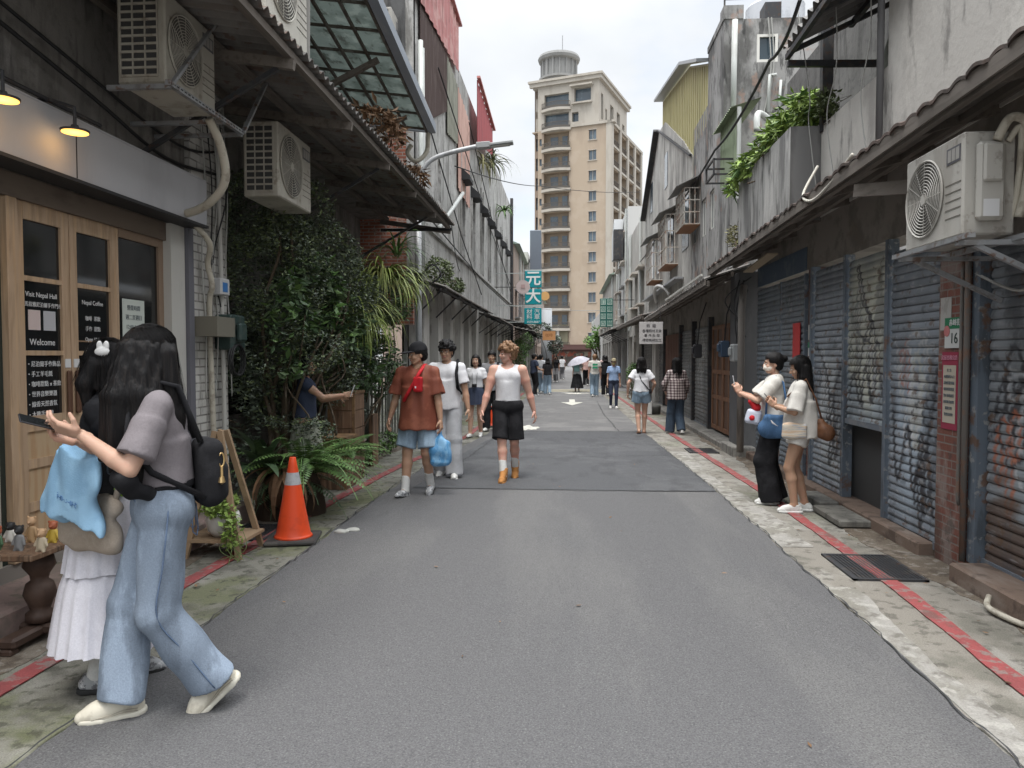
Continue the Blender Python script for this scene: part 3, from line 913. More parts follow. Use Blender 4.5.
  H.ell(h(0,.052,-.088),(.034 if s.male else .028,.03,.022),Q)
  H.cap(h(-.045,.01,-.062),h(-.02,.055,-.088),.02,.018);H.cap(h(.045,.01,-.062),h(.02,.055,-.088),.02,.018)
  H.cap(h(-.03,.079,.024),h(.03,.079,.024),.010,k=.012)
  for sg in (-1,1):
   H.ell(h(sg*.031,.098,.003),(.016,.014,.011),Q,op='-',k=.012)
   H.ell(h(sg*.036,.064,-.032),(.02,.018,.018),Q)
   H.ell(h(sg*.073,-.008,-.015),(.009,.02,.031),Q,k=.006)
  H.cap(h(0,.088,.008),h(0,.104,-.026),.007,.011,k=.010)
  H.ell(h(0,.088,-.032),(.016,.012,.009),Q,k=.008)
  H.ell(h(0,.080,-.058),(.022,.012,.010),Q,k=.008)
  parts.append(H.mesh(min(.005,s.vox*.6)))
  for sd in 'LR':
   kw=dict(curl=s.curl);kw.update((hand_kw or {}).get(sd,{}))
   parts.append(s.hand(sd,**kw))
  V,F=join_np(parts)
  s.bodyo=mesh_np('body',V,F,s.skin,s.root)
  if face:s.face(h,Q)
  return s
 def hand(s,sd,dirv=None,normal=None,curl=.5,spread=.0,thumb=.5,sc=1.0):
  J=s.J;W=J['wr'+sd];sg=-1 if sd=='L' else 1
  d=(W-J['el'+sd])if dirv is None else V3(*dirv)
  d=d/np.linalg.norm(d)
  n=V3(-sg,0,0.001)if normal is None else V3(*normal)
  n=n-d*(n@d);n/=np.linalg.norm(n)+1e-9
  t=np.cross(n,d)
  if normal is None and t[1]<0:t=-t
  elif normal is not None:
   t=t*(1 if sd=='R' else -1)
   t=-t
  S=SDF(.007)
  sc=sc*(1.0 if s.male else .92)
  rot=np.stack([t,d,n],1)
  S.cap(W-d*.03,W+d*.02,.024*sc,.025*sc,flat=(n,1.25),k=.012)
  S.box(W+d*.055*sc,(.039*sc,.046*sc,.0145*sc),rot,r=.012*sc,k=.015)
  for off,ln in ((.030,.070),(.010,.079),(-.011,.073),(-.030,.056)):
   p=W+(d*(.095-abs(off-.01)*.18)+t*off)*sc
   dd=d+t*(off*spread*6);dd/=np.linalg.norm(dd)
   an=0
   for fr,r0,r1 in ((.42,.0095,.0088),(.31,.0088,.008),(.27,.008,.0068)):
    an+=curl*.85
    v=dd*math.cos(an)+n*math.sin(an)
    q=p+v*ln*fr*sc
    S.cap(p,q,r0*sc,r1*sc,k=.003);p=q
  p=W+(d*.025+t*.030+n*.006)*sc
  v=d*.62+t*.62+n*thumb*.8;v/=np.linalg.norm(v)
  q=p+v*.038*sc;S.cap(p,q,.0135*sc,.0105*sc,k=.01)
  v=d*.85+t*.25+n*thumb;v/=np.linalg.norm(v)
  q2=q+v*.030*sc;S.cap(q,q2,.0105*sc,.008*sc,k=.003)
  s.hx[sd]=(W,d,t,n)
  return S.mesh(.0035 if s.vox<=.009 else (.005 if s.vox<.014 else .007))
 def face(s,h,Q):
  if s.vox>.016:return
  for sg in (-1,1):
   S=SDF(.0);S.ell(h(sg*.031,.0835,.004),(.0125,.006,.0058),Q)
   V,F=S.mesh(.002);mesh_np('eye',V,F,EYEW_M,s.root)
   S=SDF(.0);S.ell(h(sg*.031,.0875,.004),(.0062,.0035,.0058),Q)
   V,F=S.mesh(.0015);mesh_np('iris',V,F,EYE_M,s.root)
   S=SDF(.0);S.cap(h(sg*.016,.094,.024),h(sg*.047,.082,.027),.0035,.002)
   V,F=S.mesh(.0015);mesh_np('eyebrow',V,F,HAIR_BLACK if s.skin is not SKIN_C else HAIR_BROWN,s.root)
  S=SDF(.003);S.ell(h(0,.0895,-.0555),(.021,.006,.004),Q);S.ell(h(0,.0885,-.0625),(.018,.006,.0045),Q)
  V,F=S.mesh(.0015);mesh_np('mouth',V,F,LIP_M,s.root)
 def part(s,name,S,m,noise=None,post=None,vox=None,it=1):
  V,F=S.mesh(vox or s.vox,noise,post)
  if it:V=relax(V,F,it)
  return mesh_np(name,V,F,m,s.root)
 def top(s,m,sleeve=.5,g=.016,hem=.90,neck=.062,name='shirt',fold=.006,flare=.0,sleeveless=False,seed=1,slv_r=.068,vneck=0,crop=None,square=0):
  J=s.J;S=SDF(.03);s.torso(S,g)
  hp=J['pel']+V3(0,0,hem-.93)
  S.tube(hp-V3(0,0,.12),J['chest']+V3(0,0,-.03),((.162 if hem<.98 else .138)+g+flare)*s.b,(.135+g+flare*.4)*s.b,flat=((0,1,0),1.06 if hem<.9 else 1.25),k=.04)
  if not sleeveless:
   for sd in 'LR':
    a=J['sh'+sd];e=J['el'+sd];w=J['wr'+sd]
    if sleeve<=1:
     b_=a+(e-a)*sleeve
     S.cap(a,a+(b_-a)*.4,slv_r*.80,slv_r*.92,k=.03);S.tube(a+(b_-a)*.3,b_,slv_r*.90,slv_r*1.06,k=.02)
    else :
     S.cap(a,e,slv_r*.82,slv_r*.85,k=.03);S.tube(e,e+(w-e)*(sleeve-1),slv_r*.8,slv_r*.66,k=.02)
  nz=folds(fold,24,seed)
  NB=J['nb'];hz=hp[2]
  def post(P,d):
   wave=.006*np.sin(P[:,0]*40)+.004*np.sin(P[:,1]*55+1)
   d=np.maximum(d,(hz+wave-P[:,2]))
   q=P-(NB+V3(0,.02,.035));q=q.copy();q[:,2]*=.75
   if vneck:q[:,2]=np.where(q[:,2]<0,q[:,2]/(1+vneck*np.clip(q[:,1]*12,0,1)),q[:,2])
   d=np.maximum(d,neck-np.linalg.norm(q,axis=1))
   if sleeveless:
    for sd,sg in (('L',-1),('R',1)):
     c=J['sh'+sd]+V3(sg*.045,0,-.015)
     q=P-c;q=q*V3(1,.9,.62)
     d=np.maximum(d,.083-np.linalg.norm(q,axis=1))
   return d
  return s.part(name,S,m,nz,post)
 def trousers(s,m,end=1.0,rh=.105,rk=.085,ra=.085,g=.014,waist=1.02,name='trousers',fold=.006,seed=3,ez=.02,splay=.028):
  """end: fraction along hip->knee->ankle; <=.5 shorts"""
  J=s.J;S=SDF(.03);P0=J['pel']
  S.cap(P0+V3(-.05,0,-.01),P0+V3(.05,0,-.01),.112*s.b+g,flat=((0,1,0),1.05))
  S.cap(P0+V3(0,0,.02),P0+V3(0,0,.12),.125*s.b+g,flat=((0,1,0),1.22));S.cap(J['hipL']+V3(0,0,.02),J['hipR']+V3(0,0,.02),.097*s.b+g,flat=((0,1,0),1.02),k=.035)
  for sd in 'LR':
   hp=J['hip'+sd];kn=J['kn'+sd];an=J['an'+sd]
   if end<=.5:
    e=hp+(kn-hp)*(end/.5)+V3((-1 if sd=='L' else 1)*splay,0,0)
    S.tube(hp,e,rh,rk,k=.008)
   else :
    S.cap(hp,kn,rh,rk,k=.010)
    f=(end-.5)/.5
    e=kn+(an-kn)*f+V3(0,0,0 if f<1 else -ez)
    S.tube(kn,e,rk*.98,ra,k=.02)
    S.ell(kn,(rk,rk,rk),k=.02)
  wz=P0[2]+waist-.93
  def post(P,d):return np.maximum(d,P[:,2]-wz)
  return s.part(name,S,m,folds(fold,20,seed),post)
 def skirt(s,m,hem=.45,rw=.125,rh=.24,waist=1.03,pleat=.008,n=14,name='skirt',flat=1.15,seed=2,fwd=0.0):
  P0=s.J['pel'];hz=P0[2]+hem-.93;wz=P0[2]+waist-.93
  U=96;Vn=26
  a=np.linspace(0,2*math.pi,U,endpoint=False)
  P=np.zeros((U,Vn,3));r=np.random.default_rng(seed);ph=r.uniform(0,6.28,4)
  for j in range(Vn):
   t=j/(Vn-1);z=wz+(hz-wz)*t
   hipr=.125+.022*math.sin(min(t*(waist-hem)/.22,1)*math.pi/2)
   rr=max(hipr*s.b,rw+(rh-rw)*t**.9)if hem>.7 else (rw+(rh-rw)*t**.85)+.02*math.sin(min(t*3,1)*1.57)
   w=pleat*(0.15+t)*(np.sin(n*a+ph[0]+1.3*np.sin(2*a+ph[1]))+.5*np.sin(2.3*n*a+ph[2]+t*2))
   P[:,j,0]=P0[0]+(rr+w)*np.cos(a)
   P[:,j,1]=P0[1]+fwd*t+(rr+w)/flat*np.sin(a)
   P[:,j,2]=z+.008*np.sin(3*a+ph[3])*t
  mb=MB();mb.grid(P[:,::-1],closeu=True)
  V=np.concatenate(mb.v)
  inner=P.copy();c=np.array([P0[0],P0[1],0]);inner[:,:,:2]=c[:2]+(inner[:,:,:2]-c[:2])*.975
  mb.grid(inner,closeu=True)
  o=mb.build(name,m,s.root,smooth=True,world=False)
  return o
 def shoes(s,m,sole=None,style='sneaker',sock=None,sock_h=.12,k=1.0):
  J=s.J
  for sd in 'LR':
   FR=J['fr'+sd];A=J['an'+sd]
   def f(x,y,z):return A+FR@V3(x,y,z)
   S=SDF(.02)
   if style in ('sneaker','boot'):
    S.cap(f(0,-.042,-.045),f(0,.10,-.052),.042*k,.040*k,flat=(FR@V3(1,0,0),1.12))
    S.cap(f(0,.10,-.055),f(0,.155,-.062),.040*k,.026*k,k=.03)
    S.cap(f(0,-.02,.0 if style=='sneaker' else .07),f(0,.07,-.035),.043*k if style=='boot' else .040*k,.034*k)
    if style=='boot':S.tube(f(0,-.015,-.03),f(0,-.02,.10),.048*k,.052*k)
    zc=.0 if style=='sneaker' else .10
    def post(P,d,A=A,FR=FR):
     q=(P-A)@FR
     d=np.maximum(d,-.078-q[:,2])
     top=zc+.0*q[:,1]
     return np.maximum(d,q[:,2]-top-.006)
    o=s.part('shoe',S,m,None,post,vox=min(s.vox,.008)if s.vox<.015 else .012,it=1)
    S2=SDF(.01)
    S2.tube(f(0,-.045,-.084),f(0,-.045,-.060),.047*k,.046*k);S2.tube(f(0,.02,-.084),f(0,.02,-.062),.045*k,.043*k)
    S2.tube(f(0,.085,-.084),f(0,.085,-.062),.049*k,.047*k);S2.tube(f(0,.135,-.084),f(0,.135,-.062),.037*k,.035*k)
    S2.box(f(0,.04,-.073),(.040*k,.095,.011),FR,r=.008)
    V,F=S2.mesh(min(s.vox,.007));so=mesh_np('sole',V,F,sole or m,o)
    if s.vox<.0085:
     mb=MB()
     for q in range(4):
      y=.035+q*.020;z=-.012-q*.0085;mb.tube([tuple(f(-.026,y,z-.008)),tuple(f(0,y+.006,z+.007)),tuple(f(.026,y,z-.008))],.0035,5)
     mb.build('laces',C_SOCK_W,o,world=False)
     mb=MB()
     for sx in (-1,1):
      for dz in (0,.010):mb.tube(bend([tuple(f(sx*.046*k,-.06,-.052+dz)),tuple(f(sx*.046*k,0,-.050+dz)),tuple(f(sx*.047*k,.05,-.056+dz*.6)),tuple(f(sx*.040*k,.12,-.060))]),.0022,4)
     mb.build('stitching',mat('shoe_stitching',(.36,.33,.27),rough=.8),o,world=False)
   else :
    S.box(f(0,.045,-.078),(.042,.125,.009),FR,r=.008)
    S.cap(f(-.04,.07,-.07),f(0,.085,-.035),.011);S.cap(f(.04,.07,-.07),f(0,.085,-.035),.011)
    S.cap(f(-.038,-.04,-.03),f(.038,-.04,-.03),.008)
    s.part('sandal',S,m,None,None,vox=.008)
   if sock:
    S=SDF(.01);d=J['kn'+sd]-A;d/=np.linalg.norm(d)
    S.tube(A-d*.01,A+d*sock_h,.044,.047);S.cap(A,A+FR@V3(0,.05,-.03),.042,.03)
    s.part('sock',S,sock,folds(.002,60,1),None,vox=min(s.vox,.009))
 def hair(s,m,style='short',length=.25,fringe=.035,seed=1,vol=.014,ear=False,side=0.0,front=0.0,name='hair',thick=1.0):
  C=s.J['hd'];Q=s.HR;S=SDF(.02)
  def h(x,y,z):return C+Q@V3(x,y,z)
  S.ell(h(0,-.014,.034),(.076+vol,.094+vol,.088+vol),Q)
  if style in ('short','curly'):
   S.ell(h(0,-.045,-.02),(.070+vol*.8,.062+vol*.6,.075),Q)
  if style=='curly':
   r=np.random.default_rng(seed)
   for i in range(46):
    a=r.uniform(0,6.28);z=r.uniform(-.1,1)
    q=math.sqrt(max(0,1-z*z))
    p=(math.cos(a)*q*(.078+vol),-.014+math.sin(a)*q*(.094+vol),.034+z*(.088+vol))
    if p[1]>.055 and p[2]<.045:continue
    S.ell(h(*p),(.02+r.uniform(-.005,.008),)*3,k=.006)
  if style in ('long','bob'):
   nb=s.J['nb']
   top=h(0,-.05,0)
   for sx in (-.055,0,.055):
    a=h(sx,-.055,-.01);e=V3(a[0]*.9+sx*.4+side*(.5),nb[1]-.085+(0 if style=='long' else .02),C[2]-length)
    mid=V3((a[0]+e[0])/2,min(a[1],nb[1]-.07),(a[2]+e[2])/2)
    S.cap(a,mid,.048*thick,.045*thick);S.cap(mid,e,.045*thick,.024*thick)
   for sg in (-1,1):
    a=h(sg*.070,-.01,.02);b_=h(sg*(.082),.012,-.10)
    S.cap(a,b_,.028,.026)
    if front or style=='long':
     e=V3(b_[0],nb[1]+.055*front-.02*(1-front),C[2]-length*(.55+.4*front))
     S.cap(b_,e,.026,.018)
  if style=='bun':
   S.ell(h(0,-.125,.05),(.042,.036,.04));S.ell(h(0,-.05,-.03),(.072,.06,.06),Q)
  if style=='pony':
   S.ell(h(0,-.05,-.02),(.072,.06,.06),Q)
   S.cap(h(0,-.10,.0),h(0,-.13,-.10),.03,.028);S.cap(h(0,-.13,-.10),h(0,-.11,-.10-length),.028,.014)
  def post(P,d):
   q=(P-C)@Q
   face=np.minimum(np.minimum(q[:,1]-.035,fringe+.02+.25*np.abs(q[:,0])*0-q[:,2]),.062-np.abs(q[:,0]))
   d=np.maximum(d,face)
   if style in ('short','curly','bun','pony'):
    d=np.maximum(d,np.where(q[:,1]<.3,-.085-q[:,2]-.0*q[:,1],d))
    e=np.minimum(q[:,1]+.012,.004-q[:,2])
    d=np.maximum(d,e)
   return d
  rr=np.random.default_rng(seed);ph=rr.uniform(0,6,6)
  def nz(P):
   q=P@Q if False else P
   if style in ('short','curly'):
    return .0045*np.sin(q[:,0]*95+2*np.sin(q[:,2]*40+ph[0]))*np.sin(q[:,1]*80+2*np.sin(q[:,2]*50)+ph[1])
   return .0014*(np.sin(q[:,0]*170+1.5*np.sin(q[:,2]*9+ph[2]))+np.sin(q[:,1]*150+ph[3]+1.5*np.sin(q[:,2]*8)))*.6
  vx=.005 if s.vox<=.009 else (.007 if s.vox<.014 else .011)
  return s.part(name,S,m,nz,post,vox=vx,it=1)
 def strands(s,n,length,r=.0017,front=False,m=None,seed=3):
  C=s.J['hd'];Q=s.HR;rr_=np.random.default_rng(seed);V=[];F=[];k=0;nb=s.J['nb']
  for i in range(n):
   a=rr_.uniform(-2.5,2.5)if front else rr_.uniform(-2.0,2.0)
   ln=length*rr_.uniform(.72,1.06);off=rr_.uniform(.0,.010);wv=rr_.normal(size=4)
   pts=[]
   for t in np.linspace(0,1,6):
    el=1.35-1.35*t
    q=V3(math.sin(a)*math.cos(el)*.097,-math.cos(a)*math.cos(el)*.115,math.sin(el)*.106)
    pts.append(C+Q@(V3(0,-.014,.034)+q*(1+off*4)))
   e=pts[-1]
   for t in np.linspace(.12,1,9):
    x=e[0]+(.012*wv[0]*t+.005*math.sin(t*5+wv[1]));y=e[1]+.014*wv[2]*t
    if not (front and abs(a)>1.9):y=min(y,e[1])if e[1]<C[1]else y
    pts.append(V3(x*(1+(.16 if abs(a)>1 else -.05)*t),y+(-.035 if abs(a)<1 else .01)*t,e[2]-ln*t))
   u=V3(math.cos(a),math.sin(a),0);w=V3(-math.sin(a)*.6,math.cos(a)*.6,.3)
   for j,p in enumerate(pts):
    q=r*(1-.6*j/len(pts))
    V+=[p+u*q,p-u*q*.5+w*q,p-u*q*.5-w*q]
    if j:
     for c in range(3):b0=k+3*(j-1);F.append((b0+c,b0+(c+1)%3,b0+3+(c+1)%3,b0+3+c))
   k+=3*len(pts)
  return mesh_np('hair_strands',np.array(V),np.array(F),m or HAIR_BLACK,s.root)
 def cap_hat(s,m,name='cap',brim=True,bucket=False):
  C=s.J['hd'];Q=s.HR;S=SDF(.008)
  def h(x,y,z):return C+Q@V3(x,y,z)
  S.ell(h(0,-.012,.045),(.090,.110,.098),Q)
  def post(P,d):
   q=(P-C)@Q;return np.maximum(d,.030+.12*(-q[:,1])*.2-q[:,2])
  o=s.part(name,S,m,None,post,vox=.006)
  if brim:
   B=SDF(.0);B.ell(h(0,.105,.036),(.078,.098,.013),rotm(0,-10)if False else Q)
   V,F=B.mesh(.005);mesh_np('brim',V,F,m,o)
  return o
 def glasses(s):
  C=s.J['hd'];Q=s.HR;mb=MB()
  def h(x,y,z):return tuple(C+Q@V3(x,y,z))
  for sg in (-1,1):
   mb.tube([h(sg*.031+.021*math.cos(a),.101,.004+.019*math.sin(a))for a in np.linspace(0,6.283,17)],.0014,5)
   mb.tube([h(sg*.052,.099,.008),h(sg*.076,0,.004)],.0014,5)
  mb.tube([h(-.011,.101,.008),h(.011,.101,.008)],.0014,5)
  return mb.build('glasses',BLACK,s.root,world=False)
 def mask(s,m=MASK_M):
  C=s.J['hd'];Q=s.HR;S=SDF(.01)
  def h(x,y,z):return C+Q@V3(x,y,z)
  S.ell(h(0,.038,-.048),(.062,.066,.046),Q)
  S.cap(h(0,.09,-.02),h(0,.095,-.05),.018)
  def post(P,d):
   q=(P-C)@Q;return np.maximum(d,.015-q[:,1])
  return s.part('face_mask',S,m,None,post,vox=.005)
 def strap(s,m,over='R',to='L',r=.016,name='strap',g=.02,drop=.93):
  """band across the torso from one shoulder to the other hip"""
  J=s.J
  a=-1 if over=='L' else 1
  pts=[]
  for f in (0,1):
   pass
  sh=J['nb']+V3(a*.085,0,-.01)
  hp=J['pel']+V3(-a*.15,0,drop-.93)
  front=[sh+V3(0,.02,.035),J['chest']+V3(a*.07,.125+g,.10),J['chest']+V3(a*.0,.125+g,-.02),J['chest']+V3(-a*.09,.11+g,-.16),hp+V3(-a*.015,.03,.03),hp]
  back=[sh+V3(0,-.02,.035),J['chest']+V3(a*.08,-.10-g,.10),J['chest']+V3(a*.0,-.105-g,-.04),J['chest']+V3(-a*.09,-.09-g,-.18),hp+V3(-a*.015,-.03,.03),hp]
  mb=MB()
  for pl in (front,back):
   sm=[]
   for i in range(len(pl)-1):
    for t in (0,.5):sm.append(pl[i]*(1-t)+pl[i+1]*t)
   sm.append(pl[-1]);mb.tube([tuple(p)for p in sm],r,6)
  return mb.build(name,m,s.root,smooth=True,world=False)
def sdf_obj(name,S,m,root=None,vox=.01,noise=None,post=None,it=1,label=None,cat=None,group=None):
 V,F=S.mesh(vox,noise,post)
 if it:V=relax(V,F,it)
 o=mesh_np(name,V,F,m,root)
 return tag(o,label,cat,group)
def held(P,name,label,cat,group=None):
 """a thing of its own whose local frame is the person's frame"""
 o=bpy.data.objects.new(name,None);COL.objects.link(o)
 o.location=P.root.location;o.rotation_euler=P.root.rotation_euler;o.scale=P.root.scale
 return tag(o,label,cat,group)
LX=-3.4
DARKWALL=concrete('sooty_render',(.20,.19,.175),dark=.5,lightc=(.28,.27,.26))
BAND=mat('grey_blue_fascia',(.40,.40,.415),[((.32,.32,.335),1.2,STREAK,.45,.7,.5)],rough=.6,bump=(.15,20,ONE))
BRICK_RED=mat('red_brick',(0,0,0),[((.12,.09,.07),3,ONE,.5,.72,.6),((.45,.36,.30),12,ONE,.62,.72,.5)],rough=.9,bump=(.5,40,ONE),brick=dict(c1=(.36,.13,.08),c2=(.24,.085,.055),mortar=(.30,.26,.23),w=.22,h=.065,ms=.009,u='X'))
BRICK_WHITE=mat('white_painted_brick',(0,0,0),[((.26,.25,.23),3,(2,2,.4),.5,.72,.7),((.60,.59,.56),6,ONE,.55,.7,.4)],rough=.8,bump=(.5,40,ONE),brick=dict(c1=(.50,.49,.46),c2=(.44,.43,.41),mortar=(.20,.19,.18),w=.24,h=.075,ms=.008,u='Y'))
TILE_STEP=mat('pinkish_step_stone',(.26,.19,.17),[((.13,.11,.09),3,ONE,.45,.7,.7),((.09,.10,.06),5,ONE,.55,.7,.6)],rough=.85,bump=(.4,30,ONE))
shop=tag(empty('shop_building',(LX,5,0)),'small cafe shop front with oak glass doors under a grey fascia','shop')
mb=MB();mb.box(LX+.0,LX+.20,1.0,6.42,2.76,3.14);mb.box(LX+.001,LX+.197,1.0,6.42,3.143,3.155)
mb.build('fascia',BAND,shop)
mb=MB();mb.box(LX+.0,LX+.203,4.66,4.668,2.762,3.139);mb.box(LX,LX+.21,1,6.43,2.735,2.757);mb.build('fascia_edge',mat('dark_edge',(.03,.03,.032),rough=.6),shop)
mb=MB();mb.box(LX-.3,LX,1,6.42,3.155,4.3);mb.box(LX-.3,LX-.04,1,6.42,2.62,3.155);mb.build('wall',DARKWALL,shop)
mb=MB();mb.box(LX-.14,LX-.02,1,6.2,2.585,2.735);mb.build('lintel',mat('brown_lintel_board',(.14,.11,.085),[((.08,.06,.05),4,(1,.4,1),.45,.7,.7)],rough=.7),shop)
mb=MB();mb.bbox(LX-.6,-3.06,1.0,6.9,-.02,.20,.02);mb.build('doorstep',TILE_STEP,shop)
mb=MB();mb.box(LX-.5,LX-.04,1,6.42,.20,.30);mb.build('sill',mat('sill_concrete',(.2,.18,.16),rough=.9),shop)
def door_leaf(y0,y1,z0,z1,rows,woods,nm='door'):
 X=LX-.05;T=.045;fw=.075
 mb=MB()
 mb.bbox(X-T,X,y0,y0+fw,z0,z1,.004).bbox(X-T,X,y1-fw,y1,z0,z1,.004)
 mb.box(X-T+.002,X-.002,y0+fw,y1-fw,z1-.11,z1)
 mb.box(X-T+.002,X-.002,y0+fw,y1-fw,z0,z0+.12)
 for z in rows:mb.box(X-T+.004,X-.004,y0+fw,y1-fw,z-.016,z+.016)
 zz=woods[-1]
 mb.box(X-T+.002,X-.002,y0+fw,y1-fw,zz-.05,zz+.05)
 for z in woods[:-1]:mb.box(X-T+.002,X-.002,y0+fw,y1-fw,z-.03,z+.03)
 d=mb.build(nm,WOOD_OAK,shop)
 mb=MB();mb.box(X-T+.012,X-.016,y0+fw-.01,y1-fw+.01,z0+.1,zz-.04);mb.build('wood_panel',mat('oak_panel_wood',(.44,.32,.20),[((.38,.22,.11),4,(6,6,.5),.42,.65,.6)],rough=.55),d)
 mb=MB();mb.box(X-T+.018,X-.022,y0+fw-.01,y1-fw+.01,zz+.04,z1-.1);mb.build('glass',GLASS_DARK,d)
 mb=MB();return d
dA=door_leaf(4.42,4.925,.30,2.585,(1.62,2.10),(.62,.90,1.16),'door')
dB=door_leaf(4.935,5.47,.30,2.585,(1.62,2.10),(.62,.90,1.16),'door')
for d,y in ((dA,4.885),(dB,4.975)):
 MB().bbox(LX-.048,LX-.025,y-.022,y+.022,1.20,1.50,.008).build('handle',mat('dark_brown_wood',(.10,.05,.03),rough=.5),d)
 MB().box(LX-.049,LX-.044,y-.028,y+.028,1.52,1.58).build('sticker',mat('sticker_white',(.6,.6,.6),rough=.6),d)
mb=MB();X=LX-.05
mb.bbox(X-.07,X+.03,4.32,4.41,.30,2.585,.006).bbox(X-.07,X+.0,5.475,5.50,.30,2.585,.006)
mb.build_each('door_frame',WOOD_OAK,shop)
mb=MB();mb.box(X-.07,X+.0,6.06,6.13,.30,2.585);mb.box(X-.05,X-.001,5.505,6.06,.30,.40);mb.box(X-.05,X-.001,5.505,6.06,2.52,2.585);mb.build('side_pane_frame',mat('dull_brown_frame',(.24,.17,.12),rough=.6),shop)
mb=MB();mb.box(X-.03,X-.02,5.52,6.07,.38,2.52);mb.box(X-.03,X-.02,1.0,4.0,.42,2.585);mb.build_each('side_glass',GLASS_DARK,shop)
mb=MB();mb.box(X-.06,X+.01,4.0,4.08,.30,2.585).box(X-.055,X+.005,1,4.0,.30,.42).box(X-.05,X+.0,4.20,4.25,.3,2.585).box(X-.06,X-.01,2.5,2.56,.42,2.585);mb.build('side_frame',mat('beige_side_frame',(.40,.36,.30),[((.28,.25,.2),5,STREAK,.5,.7,.6)],rough=.6),shop)
MB().box(X-.03,X-.02,4.08,4.32,.3,2.585).build('side_glass',mat('greenish_glass',(.03,.04,.035),rough=.08),shop)
mb=MB();mb.box(LX-.05,LX+.02,6.13,6.36,.20,2.735);mb.build('white_post',mat('pale_post',(.46,.45,.42),[((.33,.31,.28),4,STREAK,.5,.7,.5)],rough=.7),shop)
mb=MB();mb.box(LX-.05,LX+.05,6.37,6.46,.20,2.735);mb.build('grey_post',mat('grey_post_paint',(.13,.13,.15),rough=.6),shop)
WTXT=mat('white_vinyl',(.62,.62,.62),rough=.6)
def glass_text(body,y,z,size,parent,rx=R(90),xo=.0,al='CENTER',m=None):
 return text_obj('lettering',body,size,(LX-.05-.022+.003+xo,y,z),(R(90),0,R(90)),m or WTXT,parent,align=al,extrude=.0008)
glass_text('Visit Nepal Hall',4.672,2.00,.047,dA);glass_text('喜馬拉雅尼泊爾手作門市',4.672,1.935,.035,dA)
glass_text('Welcome',4.672,1.69,.06,dA)
MB().box(LX-.0705,LX-.068,4.545,4.655,1.77,1.90).build('poster',mat('poster_pinkish',(.55,.45,.43),rough=.7),dA)
MB().box(LX-.0705,LX-.068,4.685,4.80,1.77,1.90).build('poster',mat('poster_grey',(.42,.42,.44),rough=.7),dA)
for i,t_ in enumerate(['・尼泊爾手作飾品','・手工羊毛氈','・咖啡甜點 x 茶飲','・世界音樂樂器','・線香天然香氛','・木雕手作禮']):
 glass_text(t_,4.52,1.545-i*.066,.040,dA,al='LEFT')
glass_text('Nepal Coffee',5.20,1.985,.045,dB)
for i,t_ in enumerate(['咖啡  茶飲','手作  甜點','Open 12:00','21:00 Close']):glass_text(t_,5.2,1.87-i*.075,.038,dB)
sh=mat('shelf_wood_inside',(.20,.13,.075),rough=.6)
mb=MB()
for z in (1.70,1.52,1.44,1.33):mb.box(LX-.0712,LX-.0695,5.03,5.37,z,z+.012)
mb.build('inner_shelf',sh,dB)
pn=tag(empty('notice_paper',(LX-.05,5.7,1.9)),'white notice paper taped inside the narrow shop window','notice')
MB().box(LX-.069,LX-.066,5.56,5.86,1.62,2.05).build('sheet',mat('paper_pale_green',(.50,.54,.50),rough=.8),pn)
for i in range(5):text_obj('lettering',['營業時間','週二至週日','12:00-21:00','歡迎光臨','WELCOME'][i],.045,(LX-.0645,5.71,1.98-i*.075),(R(90),0,R(90)),mat('ink_grey',(.15,.17,.18),rough=.8),pn)
pier=tag(MB().box(LX-.4,LX+.02,6.465,7.16,0,4.1).build('brick_pier',BRICK_WHITE),'white painted brick pier between the cafe and the overgrown garden','pier')
gw=tag(empty('garden_building',(-4.0,10,0)),'dark weathered house wall behind the overgrown plants','building')
mb=MB();wall_holes(mb,-3.95,7.16,14.0,0,4.25,[(8.2,9.2,.9,2.0),(10.6,11.6,.0,2.1)],.12);mb.build('wall',DARKWALL,gw)
mb=MB();mb.box(-4.08,-4.06,7.2,13.9,0,4.2);mb.build('dark_glazing',GLASS_DARK,gw)
mb=MB();wall_holes(mb,LX,1.0,13.98,4.25,8.3,[(3.0,4.4,5.1,6.3),(7.4,8.8,5.6,6.9),(10.2,11.6,5.6,6.9)],.15);mb.build('upper_wall',concrete('upper_render_left',(.17,.165,.155),dark=.7),gw)
mb=MB();mb.box(LX-.17,LX-.15,2.5,12,5,7.2);mb.build('upper_glazing',GLASS_BLUE,gw)
mb=MB();mb.box(-3.95,LX,1.0,13.98,4.20,4.245);mb.box(-3.5,LX-.001,7.16,7.2,0,4.2);mb.build('floor_slab',DARKWALL,gw)
AWN=mat('sooty_corrugated_sheet',(.18,.17,.16),[((.10,.092,.085),2,(1,.3,1),.45,.7,.7),((.15,.12,.10),3,(.4,3,1),.56,.74,.5),((.10,.05,.03),6,ONE,.58,.72,.6)],rough=.85,bump=(.3,30,ONE))
TIMBER=mat('dark_timber',(.16,.14,.122),[((.09,.078,.066),3,(5,.4,5),.45,.7,.7),((.14,.12,.10),5,(5,.4,5),.6,.75,.5)],rough=.85)
aw=tag(empty('corrugated_awning',(-2.7,9,4.0)),'long dark corrugated awning above the cafe and the bushes','awning')
mb=MB();corr(mb,(-2.06,2.2,4.0),(0,11.35,0),(-1.40,0,.22),pitch=.13,amp=.022,nseg=8,thick=.006,nv=3,jit=.03);mb.build('sheet',AWN,aw,smooth=False)
mb=MB()
for x,dz in ((-2.16,-.075),(-2.75,.012),(-3.3,.10)):mb.box(x-.03,x+.03,2.2,13.5,3.98+dz,4.04+dz)
for y in np.arange(2.6,13.6,1.55):mb.bar((-2.12,y,3.86),(-3.42,y,4.06),.05,.08)
mb.build('purlin',TIMBER,aw)
